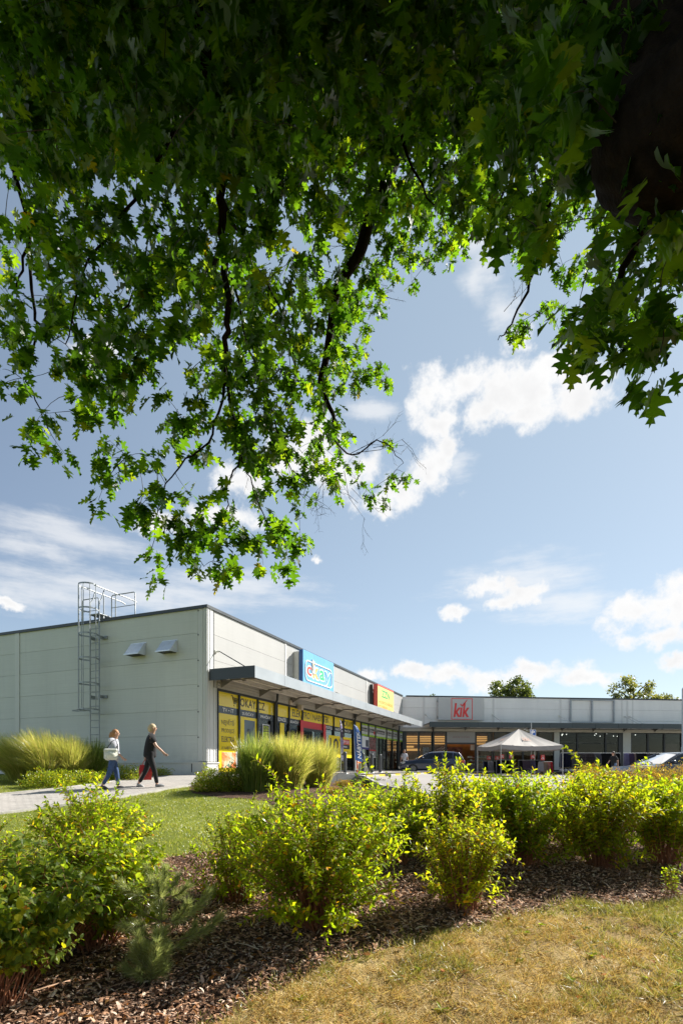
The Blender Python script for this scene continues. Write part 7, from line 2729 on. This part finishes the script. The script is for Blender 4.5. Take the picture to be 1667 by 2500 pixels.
def layers(r, c):
    """(nearest, farthest, share) of the leaf layers behind a field"""
    L = []
    if c >= 22 and r >= 6:
        L = [(2.3, 3.6, 0.75), (6.8, 8.2, 0.4)]
        if r >= 14:
            L = [(2.4, 3.2, 1.0)]
    elif c >= 20 and r >= 10:
        L = [(6.8, 8.2, 1.0)]
    elif c >= 20:
        L = [(2.6, 4.2, 0.6), (4.5, 8.0, 0.6)]
    elif c >= 12 and r >= 9:
        L = [(7.6, 9.0, 1.0)]
        if c <= 13 and r < 19:
            L = [(7.6, 9.0, 0.6), (4.8, 6.0, 0.5)]
    elif c >= 14 and r >= 5:
        L = [(4.4, 6.0, 0.5), (7.0, 8.8, 0.7)]
    elif c >= 14:
        L = [(3.4, 5.0, 0.7), (5.5, 8.5, 0.7)]
    elif r >= 15:
        L = [(4.7, 5.6, 1.0)]
    elif r >= 7:
        L = [(3.9, 6.4, 1.0)]
    else:
        L = [(3.3, 5.2, 0.9), (5.2, 7.6, 0.9), (7.6, 9.5, 0.5)]
    if r < 6:
        L = [(a, b, s * 1.8) for a, b, s in L]
    if c >= 22 and r <= 8:
        L = L + [(1.9, 2.4, 0.8)]
    return L


rg = np.random.default_rng(5)
CL = []
for r, row in enumerate(DENS):
    for c, ch in enumerate(row):
        dn = int(ch)
        if dn == 0:
            continue
        for (d0, d1, sh) in layers(r, c):
            dm = (d0 + d1) / 2
            area = (59.5 / F * dm) ** 2
            lam = area * 68 * sh * (dn / 9) ** 1.75
            k = rg.poisson(lam)
            for _ in range(k):
                d = rg.uniform(d0, d1)
                px, py = (c + rg.uniform(0, 1)) * 59.5, (r + rg.uniform(0, 1)) * 59.5 - 14
                CL.append(tuple(P(px, py, d)))
CL = np.array(CL)
# the rest of the crown, above and behind the view, added for its shade
m = 15000
u = rnd_unit(m, rg) * rg.random((m, 1)) ** 0.4 * np.array([8.8, 8.8, 5.2]) + np.array([2.0, 3.2, 9.4 + CZ])
px = CX + F * u[:, 0] / np.maximum(u[:, 1], 0.05)
py = HY - F * (u[:, 2] - CZ) / np.maximum(u[:, 1], 0.05)
low_ = (u[:, 2] < 5.2 + CZ) & (np.hypot(u[:, 0] - 2.7, u[:, 1] + 0.5) > 6.8)
vis = (u[:, 1] > 0.05) & (px > -150) & (px < 1820) & (py > -40)
UP = u[~vis & ~low_]
side = np.stack([rg.uniform(1.6, 6.5, 900), rg.uniform(0.4, 5.4, 900), rg.uniform(2.2, 5.4, 900) + CZ], 1)  # unseen low tufts to the right, added to block sun on near leaves
side = side[(side[:, 0] > 0.72 * side[:, 1]) & (np.hypot(side[:, 0] - 2.7, side[:, 1] + 0.5) < 6.6) & (np.hypot(side[:, 0], side[:, 1]) > 1.6)]
print('oak clusters', len(CL), len(UP))
# fine twigs: every tuft joins the nearest twig already grown
tree_p = [roots]
order = np.argsort(np.min(np.linalg.norm(CL[:, None, :] - roots[None, ::3, :], axis=2), axis=1))
nodes = np.concatenate([roots, np.zeros((len(CL), 3))])
nn = len(roots)
T0, T2 = [], []
for i in order:
    p = CL[i]
    dv = nodes[:nn] - p
    d2 = (dv * dv * np.array([1, 1, 0.7])).sum(1) + np.where(dv[:, 2] < 0, 0.15 * dv[:, 2] ** 2, 0)
    j = int(np.argmin(d2))
    T0.append(nodes[j])
    T2.append(p)
    nodes[nn] = p
    nn += 1
T0, T2 = np.array(T0), np.array(T2)
LT = np.linalg.norm(T2 - T0, axis=1)
T1 = (T0 + T2) / 2 + rg.normal(0, 0.12, T0.shape) * LT[:, None] + np.array([0, 0, 0.12]) * LT[:, None]
ok_ = LT < 1.2
mesh_np('twigs', *tubes_np(T0[ok_], T1[ok_], T2[ok_], 0.0025 + 0.004 * np.clip(LT[ok_], 0, 1), np.full(ok_.sum(), 0.0016), 4, 5), M_TWIG, oak, True)


def tufts(C, per, size, rg, spread=0.10):
    n = len(C) * per
    c = np.repeat(C, per, 0) + rg.normal(0, spread * 0.45, (n, 3))
    out = norm(rg.normal(size=(n, 3)) * np.array([1, 1, 0.5]))
    ax = norm(out * 0.75 + np.array([0, 0, -0.85]) + rg.normal(0, 0.22, (n, 3)))
    nr = norm(out * 0.7 + np.array([0, 0, 0.8]) + rg.normal(0, 0.4, (n, 3)))
    s = size * rg.uniform(0.6, 1.2, n)
    return scatter(OAK_T, OAK_F, c, ax, nr, s, s * rg.uniform(0.85, 1.1, n))


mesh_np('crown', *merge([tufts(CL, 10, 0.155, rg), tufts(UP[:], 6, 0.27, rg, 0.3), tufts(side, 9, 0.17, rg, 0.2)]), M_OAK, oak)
# bare twigs that stick out of the leaves
mb = MB()


def bare(p, d, L, lev, rgx):
    q = p + d * L * 0.5 + Vector((rgx.gauss(0, 1), rgx.gauss(0, 1), rgx.gauss(0, 1))) * L * 0.05
    e = p + d * L
    mb.tube([p, q, e], [0.0030 * (0.8 ** (3 - lev)) + 0.0022 * lev / 3, 0.003 * lev / 3 + 0.001, 0.0012], 4)
    if lev > 0:
        for k in range(3):
            t = 0.35 + 0.3 * k
            nd = (d + Vector((rgx.gauss(0, 1), rgx.gauss(0, 0.6), rgx.gauss(0, 1))) * 0.55).normalized()
            bare(p + d * L * min(t, 1.0), nd, L * rgx.uniform(0.4, 0.65), lev - 1, rgx)


rgx = random.Random(3)
for (a, b) in (((870, 1105), (1015, 1062)), ((850, 1110), (960, 1050)), ((840, 1150), (905, 1300)), ((800, 1150), (760, 1250)), ((700, 1180), (790, 1230)), ((640, 1090), (560, 1150)), ((900, 690), (957, 735)), ((1230, 760), (1290, 700))):
    p, e = P(*a, 8.4), P(*b, 8.4)
    bare(p, (e - p).normalized(), (e - p).length * 0.8, 3, rgx)
mb.build('bare_twigs', [M_TWIG], oak)
